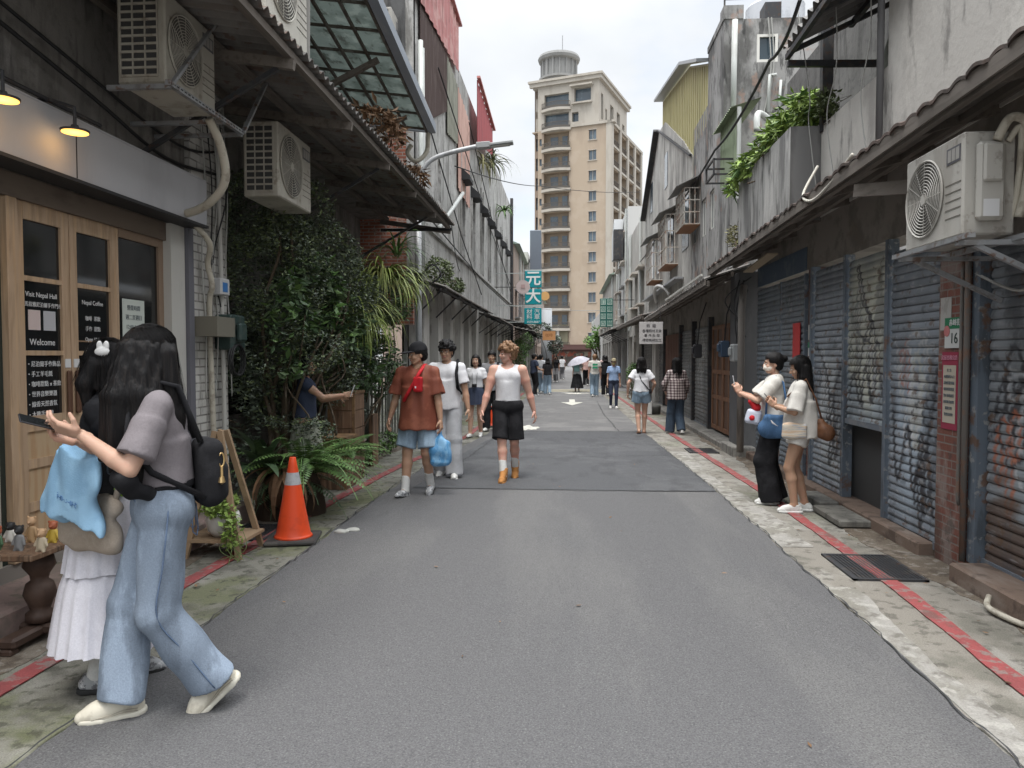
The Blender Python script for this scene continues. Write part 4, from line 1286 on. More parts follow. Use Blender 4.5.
mb=MB()
for y in (5.7,8.8,11.9):mb.bar((-2.25,y,3.84),(-3.38,y,3.2),.035,.035)
mb.bar((-2.1,13.42,3.90),(-3.4,13.42,3.90),.04,.05);mb.build_each('strut',DARKMETAL,aw)
ua=tag(empty('panel_awning',(-2.7,9.5,5.3)),'upper awning of pale translucent panels in a steel grid with blue grey gutter','awning')
PANEL=mat('translucent_grey_green_panel',(.30,.335,.32),[((.20,.23,.215),3,ONE,.45,.7,.7),((.42,.45,.43),6,ONE,.55,.7,.5),((.10,.10,.09),8,(1,.5,1),.60,.74,.7)],rough=.6,transl=.6)
def upl(x,y):return 5.03+(11.17-y)*.106+(-2.1-x)*.13
ux0,ux1,uy0,uy1=-3.4,-2.1,5.2,11.17
mb=MB();mb.add([(ux0,uy0,upl(ux0,uy0)),(ux1,uy0,upl(ux1,uy0)),(ux1,uy1,upl(ux1,uy1)),(ux0,uy1,upl(ux0,uy1)),(ux0,uy0,upl(ux0,uy0)+.012),(ux1,uy0,upl(ux1,uy0)+.012),(ux1,uy1,upl(ux1,uy1)+.012),(ux0,uy1,upl(ux0,uy1)+.012)],[(0,3,2,1),(4,5,6,7),(0,1,5,4),(1,2,6,5),(2,3,7,6),(3,0,4,7)]);mb.build('panel',PANEL,ua)
mb=MB()
for y in np.linspace(uy0,uy1,12):mb.bar((ux0,y,upl(ux0,y)-.016),(ux1,y,upl(ux1,y)-.016),.025,.03)
for x in np.linspace(ux0+.05,ux1-.02,5):mb.bar((x,uy0,upl(x,uy0)-.05),(x,uy1,upl(x,uy1)-.05),.03,.035)
mb.build('grid_frame',mat('brown_steel_frame',(.10,.085,.07),[((.2,.19,.17),5,ONE,.5,.7,.6)],rough=.7),ua)
mb=MB();mb.bar((ux1+.06,uy0,upl(ux1,uy0)+.0),(ux1+.06,uy1+.03,upl(ux1,uy1)+.0),.11,.13);mb.bar((ux0,uy1+.05,upl(ux0,uy1)-.03),(ux1+.1,uy1+.05,upl(ux1,uy1)-.03),.05,.06)
mb.build('gutter',mat('blue_grey_gutter',(.26,.29,.33),[((.36,.38,.40),3,(1,.2,1),.5,.7,.6)],rough=.5),ua)
mb=MB();mb.tube(bend([(-2.10,11.2,4.98),(-2.14,11.25,4.7),(-2.3,11.2,4.55),(-2.42,11.2,4.68),(-2.36,11.2,4.8)]),.035,8);mb.build('drain_hose',PIPE_CREAM,ua,smooth=True)
mb=MB();mb.box(-3.38,-3.30,7.6,7.7,4.25,5.5).bar((-3.35,9.0,4.7),(-2.3,9.0,5.20),.06,.06).bar((-3.35,10.6,4.6),(-2.3,10.6,5.02),.05,.05);mb.build_each('strut',TIMBER,ua)
tag(MB().tube(bend([(-2.35,6.6,4.1),(-2.34,6.6,4.8),(-2.34,6.62,5.6)]),.035,10).build('drain_pipe',mat('old_grey_pipe',(.30,.29,.27),rough=.6),smooth=True),'short grey pipe rising beside the air conditioner above the awning','pipe')
ac_unit('air_conditioner',-2.70,4.87,5.58,3.44,4.06,.34,1,'air conditioner with round fan on angle brackets above the cafe fascia',AC_CREAM,group='air conditioners on the left side')
br=tag(empty('ac_bracket',(-2.7,5.2,3.4)),'perforated angle iron frame carrying the air conditioner above the cafe','bracket')
mb=MB()
mb.bar((-2.66,4.82,3.425),(-2.66,5.95,3.425),.035,.035).bar((-3.1,4.86,3.41),(-2.66,4.86,3.41),.035,.03).bar((-3.4,5.62,3.41),(-2.66,5.62,3.41),.035,.03)
mb.bar((-2.64,4.84,3.42),(-2.64,5.50,4.12),.03,.02).bar((-2.64,5.93,3.42),(-2.66,6.45,4.0),.035,.02).bar((-3.4,5.95,3.41),(-2.66,5.95,3.41),.03,.03)
mb.build('angle_iron',STEEL,br)
mb=MB()
for i in range(22):
 y=4.86+i*.05;mb.box(-2.6425,-2.6405,y,y+.026,3.421,3.430)
mb.build('punched_slots',BLACK,br)
ac_unit('air_conditioner',-2.70,6.82,7.70,3.10,3.80,.34,1,'cream air conditioner hanging above the dark bush, second from the cafe end',AC_CREAM,group='air conditioners on the left side')
ac_unit('air_conditioner',-2.28,5.55,6.45,4.22,4.98,.36,1,'cream air conditioner box standing on top of the corrugated awning',mat('cream_box',(.52,.50,.44),[((.33,.31,.27),4,STREAK,.5,.7,.5)],rough=.6),group='air conditioners on the left side')
tag(MB().tube(bend([(-2.75,5.58,3.42),(-2.74,5.75,3.25),(-2.76,5.85,3.02),(-2.92,5.92,2.86),(-3.18,6.05,2.80),(-3.36,6.1,2.82)]),.034,10).build('lagged_pipe',PIPE_CREAM,smooth=True),'thick beige lagged pipe bending below the air conditioner to the wall','pipe')
tag(MB().tube(bend([(-3.30,6.3,2.80),(-3.22,6.5,2.62),(-3.30,6.62,2.45),(-3.28,6.66,2.25),(-3.34,6.72,2.05),(-3.34,6.75,1.2),(-3.33,6.78,.5),(-3.3,6.8,.05)]),.026,8).build('lagged_pipe',PIPE_CREAM,smooth=True),'thin beige conduit snaking down the white brick pier','pipe')
tag(MB().tube(bend([(-3.35,6.95,3.9),(-3.34,6.96,2.5),(-3.32,6.95,1.3),(-3.33,6.97,.1)]),.022,8).build('conduit',mat('dirty_white_pvc',(.45,.44,.41),rough=.6),smooth=True),'straight white conduit at the far edge of the brick pier','pipe')
o=tag(empty('meter_box',(-3.33,6.85,2.25)),'small white meter box with blue sticker on the brick pier','meter')
MB().bbox(-3.38,-3.26,6.80,6.98,2.18,2.34,.01).build('case',mat('meter_white',(.5,.5,.5),rough=.5),o);MB().box(-3.2595,-3.2585,6.83,6.93,2.21,2.30).build('sticker',mat('meter_blue',(.05,.17,.42),rough=.5),o)
o=tag(empty('junction_box',(-3.33,6.9,1.8)),'dark green electric meter with coiled cables on the brick pier','junction box')
MB().bbox(-3.38,-3.20,6.88,7.18,1.66,2.0,.02).bbox(-3.2,-3.14,6.95,7.1,1.74,1.92,.02).build('case',mat('dark_green_enamel',(.035,.06,.055),[((.08,.09,.08),9,ONE,.5,.7,.6)],rough=.5),o)
mb=MB()
for k in range(3):mb.tube([(-3.22+.02*k,6.98+.14*math.cos(a),1.56+.15*math.sin(a))for a in np.linspace(0,6.28,21)],.009,5)
mb.build('cable_coil',CABLE,o)
MB().box(-3.385,-3.16,6.5,6.86,1.78,1.96).build('back_board',mat('board_brown',(.16,.15,.12),rough=.8),o)
for i in range(5):
 r_=np.random.default_rng(i)
 y=6.6+.12*i
 tag(MB().tube(bend([(-3.36,y,4.0),(-3.33+r_.normal()*.02,y+.05,3.2),(-3.34,y+r_.normal()*.06,2.5),(-3.33,y+.03,1.9),(-3.34,y+r_.normal()*.05,1.2)]),.007,5).build('cable',CABLE if i%2 else CABLE_GREY,smooth=True),['black cable hanging nearest the cafe on the brick pier','grey cable wandering down the middle of the brick pier','black cable beside the meter box','grey cable behind the meter box','black cable along the far edge of the pier'][::1][i],'cable','cables on the brick pier')
tag(MB().tube(bend([(-3.36,4.0,3.62),(-3.3,5.0,3.40),(-3.34,6.0,3.25),(-3.37,7.0,3.35)]),.014,6).tube(bend([(-3.36,3.0,3.9),(-3.33,4.6,3.62),(-3.35,6.2,3.42),(-3.37,7.1,3.6)]),.012,6).build('cable_bundle',CABLE,smooth=True),'sagging bundle of black cables across the dark wall above the fascia','cable')
def lamp(y,lab):
 o=tag(empty('wall_lamp',(-3.05,y,2.99)),lab,'lamp','round lamps above the cafe fascia')
 mb=MB();mb.lathe([(.081,-.004),(.083,.008),(.03,.012),(.02,.04)],(-3.05,y,2.992),24);mb.tube([(-3.05,y,3.03),(-3.05,y,3.14),(-3.2,y,3.19),(-3.38,y,3.19)],.011,6);mb.build('lamp_body',DARKMETAL,o,smooth=False)
 mb=MB();mb.lathe([(.001,0),(.076,0),(.076,.006),(.001,.006)],(-3.05,y,2.984),24);mb.build('lamp_glass',mat('lit_lamp_glass',(.9,.6,.2),emit=((1,.50,.10),.75)),o)
 ld=bpy.data.lights.new('lamp_bulb','POINT');ld.energy=.3;ld.color=(1,.6,.25);ld.shadow_soft_size=.05
 lo_=bpy.data.objects.new('lamp_bulb',ld);COL.objects.link(lo_);lo_.parent=o;lo_.location=(0,0,-.05)
lamp(ax(0,-3.05,75,133).y,'lit round amber lamp above the oak doors');lamp(ax(0,-3.05,3,102).y,'lit round amber lamp at the left edge of the photo')
tag(MB().tube([(-3.22,2,3.19),(-3.22,4.95,3.19)],.014,8).build('lamp_rail',DARKMETAL),'dark pipe rail linking the two amber lamps','pipe')
o=tag(empty('side_table',(-3.0,3.9,0)),'dark turned wood pedestal table with a plank top outside the cafe','table')
tc_=ax(1,3.92,8,545);
TX,TY=-3.02,3.93
TZ=ax(1,TY,30,545).z
mb=MB();mb.bbox(TX-.55,TX+.17,TY-.22,TY+.20,TZ-.035,TZ,.006);mb.build('table_top',WOOD_OLD,o)
mb=MB();mb.lathe([(.05,.10),(.075,.11),(.075,.15),(.05,.17),(.06,.2),(.085,.26),(.07,.32),(.045,.34),(.05,.37),(.085,.42),(.07,.48),(.04,.50),(.06,TZ-.036)],(TX+.05,TY,0),20);mb.build('pedestal',mat('dark_turned_wood',(.05,.03,.022),[((.09,.055,.04),5,ONE,.5,.7,.6)],rough=.6),o,smooth=True)
mb=MB();mb.bbox(TX-.35,TX+.28,TY-.05,TY+.05,.04,.10,.015).bbox(TX-.0,TX+.10,TY-.27,TY+.27,.035,.095,.015)
for sx,sy in ((TX+.05,TY-.24),(TX+.25,TY),(TX+.05,TY+.24)):mb.bbox(sx-.035,sx+.035,sy-.035,sy+.035,.0,.038,.01)
mb.build('foot',mat('dark_turned_wood',(.05,.03,.022)),o)
fig_cols=[('orange',(.60,.22,.03)),('black',(.02,.02,.025)),('brown',(.30,.13,.07)),('red',(.40,.06,.03)),('white',(.6,.58,.52)),('dark green',(.06,.12,.06)),('tan',(.42,.27,.14)),('grey',(.2,.2,.2)),('yellow',(.55,.38,.06)),('cream',(.5,.42,.3))]
for i,(cn,c_)in enumerate(fig_cols):
 r_=np.random.default_rng(i+40);u=-.46+.58*i/9;v=(-.11 if i%2 else .07)
 h_=.10+.05*r_.random()
 o=tag(empty('figurine',(TX+u+.03,TY+v,TZ)),f'small {cn} wooden figurine standing on the pedestal table','figurine','figurines on the pedestal table')
 S=SDF(.008);c0=np.array((0,0,0.))
 S.cap((0,0,.02),(0,0,h_*.55),.024,.018);S.cap((-.018,-.012,.0),(-.012,0,.03),.010);S.cap((.018,-.012,.0),(.012,0,.03),.010)
 S.cap((-.02,0,h_*.55),(-.034,-.008,h_*.25),.008);S.cap((.02,0,h_*.55),(.034,-.008,h_*.25),.008)
 sdf_obj('figure_body',S,mat('painted_'+cn.replace(' ','_'),c_,rough=.45),o,.004)
 S=SDF(.004);S.ell((0,0,h_*.82),(.024,.023,.027));S.cap((0,-.022,h_*.80),(0,-.028,h_*.78),.005);S.ell((-.022,0,h_*.98),(.008,.005,.010));S.ell((.022,0,h_*.98),(.008,.005,.010))
 sdf_obj('figure_head',S,mat('painted_head_%d'%(i%3),[(.55,.35,.2),(.03,.03,.03),(.4,.12,.06)][i%3],rough=.45),o,.004)
cb_=tag(empty('concrete_building',(-2.9,26,0)),'long grey ribbed concrete building with small black window hoods','building')
CONC_L=mat('stained_grey_facade',(.38,.375,.36),[((.52,.51,.49),1.5,ONE,.45,.7,.6),((.21,.205,.19),1.2,(1.5,1.5,.40),.50,.72,.60),((.09,.085,.078),2.6,(1.5,1.5,.35),.58,.78,.62),((.15,.14,.13),9,ONE,.56,.75,.5)],rough=.9,bump=(.4,18,ONE),grain=.1)
CX=-2.9;CY0,CY1=14.0,38.0
nb_=9
wy=[20.1,22.4,24.8,27.2,29.7,32.3,34.9]
holes=[(y,y+.62,4.35,6.3)for y in wy]+[(16.6,17.0,5.1,6.0)]
mb=MB();wall_holes(mb,CX,CY0,CY1,3.15,9.25,holes,.25)
mb.add([(CX,CY1,0),(CX-5,CY1,0),(CX-5,CY1,9.25),(CX,CY1,9.25)],[(0,1,2,3)]);mb.box(CX-5,CX-.3,CY0+.3,CY1-.01,9.1,9.24)
mb.build('facade',CONC_L,cb_)
mb=MB()
for y in wy:
 for dy in (-.09,.62,):mb.box(CX+.002,CX+.05,y+dy,y+dy+.09,4.3,7.2)
mb.build_each('rib',CONC_L,cb_)
mb=MB();mb.box(CX+.001,CX+.06,CY0,CY1,4.22,4.30).box(CX+.001,CX+.05,CY0,CY1,3.15,3.22);mb.build('ledge',CONC_L,cb_)
for y in wy:
 window_at(cb_,CX,y,y+.62,4.35,6.3,1,DARKMETAL,GLASS_DARK,inset=.12,bars_v=0,bars_h=3)
hood=mat('black_hood_steel',(.03,.03,.032),rough=.7)
for y in wy:
 mb=MB();z=6.42
 mb.add([(CX,y-.12,z+.30),(CX,y+.74,z+.30),(CX+.27,y-.06,z+.06),(CX+.27,y+.68,z+.06),(CX+.27,y-.06,z-.05),(CX+.27,y+.68,z-.05),(CX,y-.12,z-.06),(CX,y+.74,z-.06)],[(0,1,3,2),(2,3,5,4),(0,2,4,6),(1,7,5,3),(6,4,5,7)]);mb.build('window_hood',hood,cb_)
mb=MB()
for i,y in enumerate(np.arange(14.6,38,1.7)):mb.box(CX-.25,CX+.05,y,y+.62,0,3.15)
_pm=mat('pale_pier_render',(.42,.41,.385),[((.24,.23,.21),2,STREAK,.5,.7,.6),((.1,.095,.085),4,STREAK,.58,.75,.5)],rough=.9);mb.build_each('pier',_pm,cb_)
mb=MB();mb.box(CX-.30,CX-.26,14.2,CY1,0,3.15);mb.build('ground_floor_glazing',GLASS_DARK,cb_)
mb=MB();mb.box(CX-.24,CX-.02,14.2,CY1,0,.55);mb.build('plinth_wall',concrete('plinth_left',(.22,.21,.19)),cb_)
mb=MB();mb.box(-5.6,CX-.03,13.99,14.1,2.2,6.3);mb.build('brick_end',BRICK_RED,cb_)
mb=MB();mb.box(-3.05,CX+.0,13.985,14.12,3.0,9.2);
mb.build('corner_pilaster',CONC_L,cb_)
mb=MB();mb.box(-5.6,-3.05,13.99,14.1,6.3,9.6);mb.build('dark_end_panel',concrete('dark_end',(.10,.10,.10)),cb_)
REDSH=mat('faded_red_sheet',(.42,.16,.15),[((.52,.30,.27),2.5,(1,.5,1),.45,.65,.7),((.20,.08,.07),4,STREAK,.55,.75,.7)],rough=.6)
PEACH=mat('faded_peach_sheet',(.56,.36,.30),[((.42,.24,.2),3,STREAK,.45,.7,.7)],rough=.7)
BRSH=mat('brown_corrugated',(.075,.05,.045),[((.12,.09,.08),4,(3,3,.3),.5,.7,.7)],rough=.8)
GRSH=mat('grey_green_sheet',(.26,.26,.21),[((.14,.14,.11),4,STREAK,.5,.7,.7)],rough=.7)
def panelY(y0,y1,za0,za1,zb0,zb1,m,name,pitch=.12,x=.03):
 """corrugated cladding strip on the facade, edges za at y0 and zb at y1"""
 mb=MB();n=int(abs(y1-y0)/pitch*6);V=[];F=[]
 for i in range(n+1):
  t=i/n;y=y0+(y1-y0)*t;w=.014*math.sin(2*math.pi*t*(y1-y0)/pitch)
  V+=[(CX+x+w,y,za0+(zb0-za0)*t),(CX+x+w,y,za1+(zb1-za1)*t),(CX+x+w-.012,y,za0+(zb0-za0)*t),(CX+x+w-.012,y,za1+(zb1-za1)*t)]
  if i:k=4*i;F+=[(k-4,k,k+1,k-3),(k-2,k-1,k+3,k+2),(k-3,k+1,k+3,k-1),(k-4,k-2,k+2,k)]
 mb.add(V,F);return mb.build(name,m,cb_)
panelY(14.0,19.2,8.35,10.2,8.9,10.1,REDSH,'red_cladding',.45,.10)
panelY(14.4,17.6,6.1,8.6,7.4,8.7,BRSH,'brown_cladding',.14,.05)
panelY(17.65,19.3,6.9,8.7,7.1,8.6,GRSH,'grey_cladding',.3,.05)
panelY(19.4,21.6,6.0,8.6,5.9,8.4,PEACH,'peach_cladding',.35,.05)
panelY(21.9,26.4,7.9,9.7,8.7,9.6,mat('crimson_sheet',(.34,.05,.055),[((.24,.04,.045),4,STREAK,.5,.7,.6)],rough=.6),'crimson_cladding',.5,.25)
mb=MB();mb.bar((CX+.3,21.8,9.75),(CX+.3,26.5,9.62),.1,.06);mb.bar((CX+.13,14,10.25),(CX+.13,19.3,10.12),.1,.05);mb.build('roof_trim',REDSH,cb_)
mb=MB();mb.tube([(CX+.10,14.15,2.8),(CX+.10,14.15,7.6)],.05,10).tube([(CX+.08,14.5,2.8),(CX+.08,14.5,7.6)],.03,8);mb.build('downpipe',mat('pale_pvc',(.50,.52,.50),[((.3,.3,.28),4,STREAK,.5,.7,.5)],rough=.5),cb_,smooth=True)
mb=MB();mb.tube([(CX+.14,19.6,5.9),(CX+.14,15.9,4.35)],.05,8);mb.build('diagonal_pipe',mat('pale_pvc',(.50,.52,.50)),cb_,smooth=True)
mb=MB()
for a,b in (((15,6.2),(24,3.6)),((14.6,4.4),(36,4.0)),((16,7.8),(37,5.0)),((21,8.2),(37,4.6))):mb.tube([(CX+.12,a[0],a[1]),(CX+.12,(a[0]+b[0])/2,(a[1]+b[1])/2-.15),(CX+.12,b[0],b[1])],.015,5)
mb.build('wall_cable',CABLE,cb_)
mb=MB();mb.box(CX+.0,CX+.14,CY1-.25,CY1,0,9.6);mb.build('corner_downpipe',DARKMETAL,cb_)
ac_unit('air_conditioner',-3.18,13.4,13.9,6.9,7.9,.5,1,'weathered white air conditioner high in the recess beside the red cladding',AC_WHITE,group='air conditioners on the left side')
def side_awning(name,label,X0,X1,ya,yb,z_out,z_in,m,thick=.03,fr=DARKMETAL,group='low dark awnings along the far street',struts=True,pitch=.11):
 o=tag(empty(name,((X0+X1)/2,(ya+yb)/2,z_out)),label,'awning',group)
 mb=MB();corr(mb,(X1,ya,z_out),(0,yb-ya,0),(X0-X1,0,z_in-z_out),pitch=pitch,amp=.018,nseg=5,thick=.008,nv=2,jit=.04)
 mb.build('sheet',m,o)
 s_=1 if X1>X0 else -1
 mb=MB();mb.box(X1-s_*.10-.02,X1-s_*.10+.02,ya,yb,z_out-.07,z_out-.03)
 if struts:
  for y in np.arange(ya+.1,yb,1.9):mb.bar((X1-s_*.1,y,z_out-.06),(X0,y,z_out-.50),.03,.03);mb.bar((X1,y,z_out-.05),(X0,y,z_in-.05),.03,.04)
 mb.build('frame',fr,o);return o
side_awning('corrugated_awning','low dark awning on the near half of the ribbed concrete building',CX,-2.35,14.3,23.5,2.95,3.12,AWN)
side_awning('corrugated_awning','second dark awning under the ribbed concrete building',CX,-2.2,24.2,30.5,2.85,3.05,AWN)
side_awning('corrugated_awning','dark canopy at the far end of the ribbed concrete building',CX,-1.75,31,37.8,3.0,3.2,AWN)
sl=tag(empty('street_lamp',(-2.78,13.75,0)),'grey street lamp with curved arm rising from the plants','street lamp')
mb=MB();mb.tube([(-2.78,13.75,0),(-2.78,13.75,4.6)]+bend([(-2.78,13.75,4.6),(-2.74,13.75,4.95),(-2.55,13.75,5.22),(-2.2,13.75,5.36),(-1.62,13.75,5.48)]),[.062]*2+[.045]*25,12);mb.build('pole',mat('galvanised_pole',(.40,.41,.42),[((.24,.24,.24),5,STREAK,.5,.7,.6)],rough=.5,metal=.3),sl,smooth=True)
mb=MB();mb.bar((-1.68,13.75,5.475),(-1.42,13.75,5.49),.17,.11,b=.01);mb.bar((-1.44,13.75,5.485),(-1.0,13.75,5.53),.19,.05,b=.01);mb.build('lamp_head',mat('lamp_head_grey',(.30,.31,.31),rough=.5),sl)
mb=MB();mb.bar((-1.42,13.75,5.452),(-1.06,13.75,5.488),.13,.012);mb.build('lens',mat('lamp_lens',(.45,.45,.42),rough=.3),sl)
mb=MB();mb.box(-2.86,-2.70,13.66,13.84,2.95,3.15);mb.tube(bend([(-2.72,13.7,3.1),(-2.5,13.7,3.3),(-2.35,13.7,3.1),(-2.6,13.7,2.9)]),.018,6);mb.build('bracket',DARKMETAL,sl)
fe=tag(empty('metal_fence',(-3.0,12.2,0)),'grey green metal bar gate behind man in the black cap','fence')
mb=MB()
for i in range(12):y=10.9+i*.22;mb.box(-3.0,-2.97,y,y+.035,.1,1.55)
for z in (.2,1.45):mb.box(-3.015,-2.955,10.85,13.5,z,z+.04)
for y in (10.85,12.2,13.5):mb.box(-3.03,-2.95,y,y+.06,0,1.65)
mb.build('bars',mat('grey_green_paint',(.20,.21,.18),[((.10,.09,.07),8,ONE,.5,.7,.7)],rough=.7),fe)
RX=2.95
BRICK_TILE=mat('red_brown_tile',(0,0,0),[((.09,.06,.05),2.2,(1,1,.4),.42,.66,.75),((.24,.21,.19),3,(1,1,.5),.54,.72,.65),((.06,.05,.045),7,ONE,.56,.74,.6)],rough=.55,bump=(.3,40,ONE),brick=dict(c1=(.175,.065,.047),c2=(.135,.054,.04),mortar=(.17,.15,.135),w=.23,h=.062,ms=.006,u='Y'))
BRICK_TILE_X=mat('red_brown_tile_end',(0,0,0),[((.10,.055,.04),3,(1,1,.3),.48,.70,.7)],rough=.55,bump=(.3,40,ONE),brick=dict(c1=(.21,.068,.045),c2=(.165,.055,.038),mortar=(.20,.17,.15),w=.23,h=.062,ms=.006,u='X'))
BLUE_POST=mat('blue_grey_post_paint',(.11,.135,.165),[((.05,.06,.07),4,STREAK,.5,.7,.7),((.28,.28,.27),12,ONE,.62,.72,.7),((.12,.06,.03),6,ONE,.62,.76,.8)],rough=.6)
SILL=mat('brown_sill_timber',(.16,.115,.09),[((.25,.21,.18),3,(1,.3,1),.5,.7,.6),((.07,.05,.04),5,ONE,.5,.7,.7)],rough=.85,bump=(.4,30,ONE))
SOFFIT=mat('soot_stained_board',(.23,.208,.185),[((.13,.117,.102),3,ONE,.45,.7,.7),((.17,.14,.115),4,(1,.4,1),.58,.74,.5)],rough=.9)
K,W,B_=(.025,.025,.03),(.40,.41,.42),(.20,.23,.27)
r=np.random.default_rng(3)
cr=tag(empty('shuttered_building',(RX,8,0)),'old low building with a row of graffiti covered roller shutters','building')
mb=MB();mb.box(RX-.03,RX+.10,5.50,5.60,0.1,2.9);
for y in (6.985,8.02,9.08):mb.box(RX-.045,RX+.05,y,y+.07,.08,2.66)
for y in (9.42,10.46):mb.box(RX-.02,RX+.05,y,y+.05,.08,2.62)
mb.build_each('shutter_post',BLUE_POST,cr)
mb=MB();mb.box(RX-.04,RX+.3,5.62,6.05,0,2.62);mb.box(RX+.02,RX+.3,9.16,9.41,0,2.75);mb.build_each('tiled_pier',BRICK_TILE,cr)
mb=MB();mb.box(RX+.01,RX+.3,1.5,11.85,2.665,3.35).box(RX+.06,RX+.3,1.5,5.5,2.4,2.66);mb.build('lintel_band',SOFFIT,cr)
mb=MB();mb.box(RX+.003,RX+.009,9.45,11.8,2.66,2.95);mb.build('blue_header',mat('dull_blue_board',(.07,.10,.14),[((.14,.16,.18),4,ONE,.5,.7,.5)],rough=.7),cr)
mb=MB();mb.bbox(2.72,RX+.2,1.5,5.45,-.02,.13,.015).bbox(2.80,RX+.2,6.1,11.8,-.02,.11,.015);mb.build_each('sill',SILL,cr)
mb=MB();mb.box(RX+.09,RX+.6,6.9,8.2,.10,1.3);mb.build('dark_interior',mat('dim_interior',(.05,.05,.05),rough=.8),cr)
mb=MB();mb.box(RX+.30,RX+.34,1.5,5.6,0,3.3);mb.build('back_wall',SOFFIT,cr)
def SB(p):return [(q[0],q[1])for q in bend([(a,b,0)for a,b in p],8)]
def tagset(y0,y1,z0,z1,seed,n,pal):
 r_=np.random.default_rng(seed);G=[]
 for i in range(n):
  cy_,cz_=r_.uniform(y0+.1,y1-.1),r_.uniform(z0+.3,z1-.3)
  G.append(('line',squiggle(r_,cy_,cz_,r_.uniform(.14,.34),r_.uniform(.2,.5),44),r_.uniform(.009,.020),pal[i%len(pal)]))
 return G
PALE,GREYP,REDP=(.36,.37,.37),(.30,.31,.32),(.30,.09,.06)
G1=[('wash',4.6,1.0,.7,.9,(.16,.18,.19),.5),('line',SB([(4.2,.9),(4.5,1.5),(4.8,1.0),(5.0,1.6),(5.25,1.1)]),.026,K),('line',SB([(4.35,1.7),(4.7,1.2),(4.6,.7),(5.1,.75),(5.3,1.5)]),.016,GREYP),('line',squiggle(np.random.default_rng(6),5.15,1.3,.22,.9),.022,K),('line',squiggle(np.random.default_rng(9),4.75,1.35,.25,.6),.020,K),('line',squiggle(np.random.default_rng(12),5.25,.9,.18,.5),.018,(.30,.10,.05)),('line',squiggle(np.random.default_rng(13),4.4,1.4,.25,.7),.02,(.3,.33,.36))]
G1+=tagset(4.1,5.45,.6,1.9,101,4,[K,K,GREYP])
shutter(RX+.05,3.4,5.50,.13,2.42,'wide dark roller shutter with black scrawls and rust at its foot, nearest the camera',(.18,.195,.21),G1,1,rust_low=.55)
G2=[('wash',6.5,.9,.35,.8,(.30,.36,.42),.6),('line',squiggle(np.random.default_rng(21),6.45,1.2,.16,1.2,40),.030,(.40,.41,.38)),('line',squiggle(np.random.default_rng(22),6.6,1.2,.2,.9,40),.018,(.45,.46,.48)),('line',SB([(6.15,.3),(6.3,.9),(6.5,.45),(6.6,1.0),(6.8,.5),(6.9,1.1)]),.026,K),('line',SB([(6.2,1.3),(6.35,1.75),(6.55,1.4),(6.45,1.15),(6.75,1.25),(6.85,1.7)]),.020,PALE),('line',squiggle(np.random.default_rng(24),6.35,.6,.12,.6),.022,K),('line',[(6.12,1.5),(6.2,1.1),(6.35,.6),(6.3,.3)],.03,K),('line',squiggle(np.random.default_rng(28),6.7,1.5,.1,.3),.014,(.35,.12,.08))]
G2+=tagset(6.1,6.95,.2,1.8,102,4,[K,PALE,K,PALE,REDP])
shutter(RX,6.06,6.985,.09,2.54,'blue grey shutter with white and black graffiti beside the tiled pier with the number plate',(.21,.235,.265),G2,2)
G3=[('wash',7.5,1.9,.6,.75,(.42,.42,.35),.85),('line',[(7.75,2.5),(7.62,2.2),(7.45,1.95),(7.62,1.7),(7.72,1.4),(7.6,1.1)],.026,K),('line',squiggle(np.random.default_rng(31),7.35,1.55,.12,.9,40),.022,K),('line',SB([(7.12,1.2),(7.25,1.5),(7.38,1.15),(7.55,1.5),(7.66,1.12),(7.85,1.42),(7.95,1.15)]),.028,K),('line',SB([(7.8,2.5),(7.66,2.15),(7.42,1.95),(7.5,1.75),(7.78,1.85)]),.022,K),('line',squiggle(np.random.default_rng(34),7.75,1.9,.1,.5),.018,(.16,.17,.17))]
G3+=tagset(7.1,8.0,1.1,2.4,103,3,[K,K,GREYP])
shutter(RX,7.055,8.015,.93,2.60,'half raised shutter with pale yellow spray paint and a gap below',(.22,.25,.27),G3,3)
G4=[('wash',8.45,.9,.4,.7,(.36,.38,.38),.6),('line',[(8.1,1.6),(8.35,1.3),(8.45,1.0),(8.7,.7)],.035,K),('line',squiggle(np.random.default_rng(41),8.4,.7,.2,.6),.03,K),('line',squiggle(np.random.default_rng(42),8.7,1.3,.15,.5),.02,W),('line',SB([(8.95,1.7),(8.6,1.35),(8.5,.9),(8.3,.55),(8.15,.9)]),.030,K)]
G4+=tagset(8.15,9.0,.3,1.9,104,3,[K,PALE])
shutter(RX,8.09,9.08,.09,2.66,'blue grey shutter with white flecks behind woman in white blouse',(.215,.24,.27),G4,4,flecks=.3)
shutter(RX,9.47,10.46,.09,2.62,'dusty blue shutter beside the red paper strip',(.17,.195,.22),[('wash',10,1.1,.4,.6,(.3,.32,.34),.5)],5)
shutter(RX,10.51,11.75,.09,2.62,'dusty blue shutter next to the dark concrete pillar',(.155,.18,.205),[('line',squiggle(np.random.default_rng(51),11.1,1.2,.2,.5),.02,(.3,.32,.33))],6)
o=tag(empty('paper_banner',(RX-.03,9.75,1.9)),'faded red paper strip pasted on the dusty blue shutter','poster')
MB().box(RX-.032,RX-.028,9.56,9.86,1.35,2.02).build('paper',mat('red_paper',(.46,.045,.045),[((.3,.03,.03),5,ONE,.5,.7,.6)],rough=.8),o)
def plate_on(y,z,w,h,X=RX-.045):return (RX-.047,y-w/2,z-h/2),(X,y,z)
np_=tag(empty('number_plate',(RX-.05,5.83,1.7)),'white and green house number plate 16 on the tiled pier','number plate')
MB().box(RX-.050,RX-.0415,5.72,5.94,1.66,1.89).build('plate',mat('plate_white',(.52,.53,.52),rough=.5),np_)
MB().box(RX-.0515,RX-.0505,5.72,5.94,1.805,1.89).build('green_band',mat('plate_green',(.02,.17,.08),rough=.5),np_)
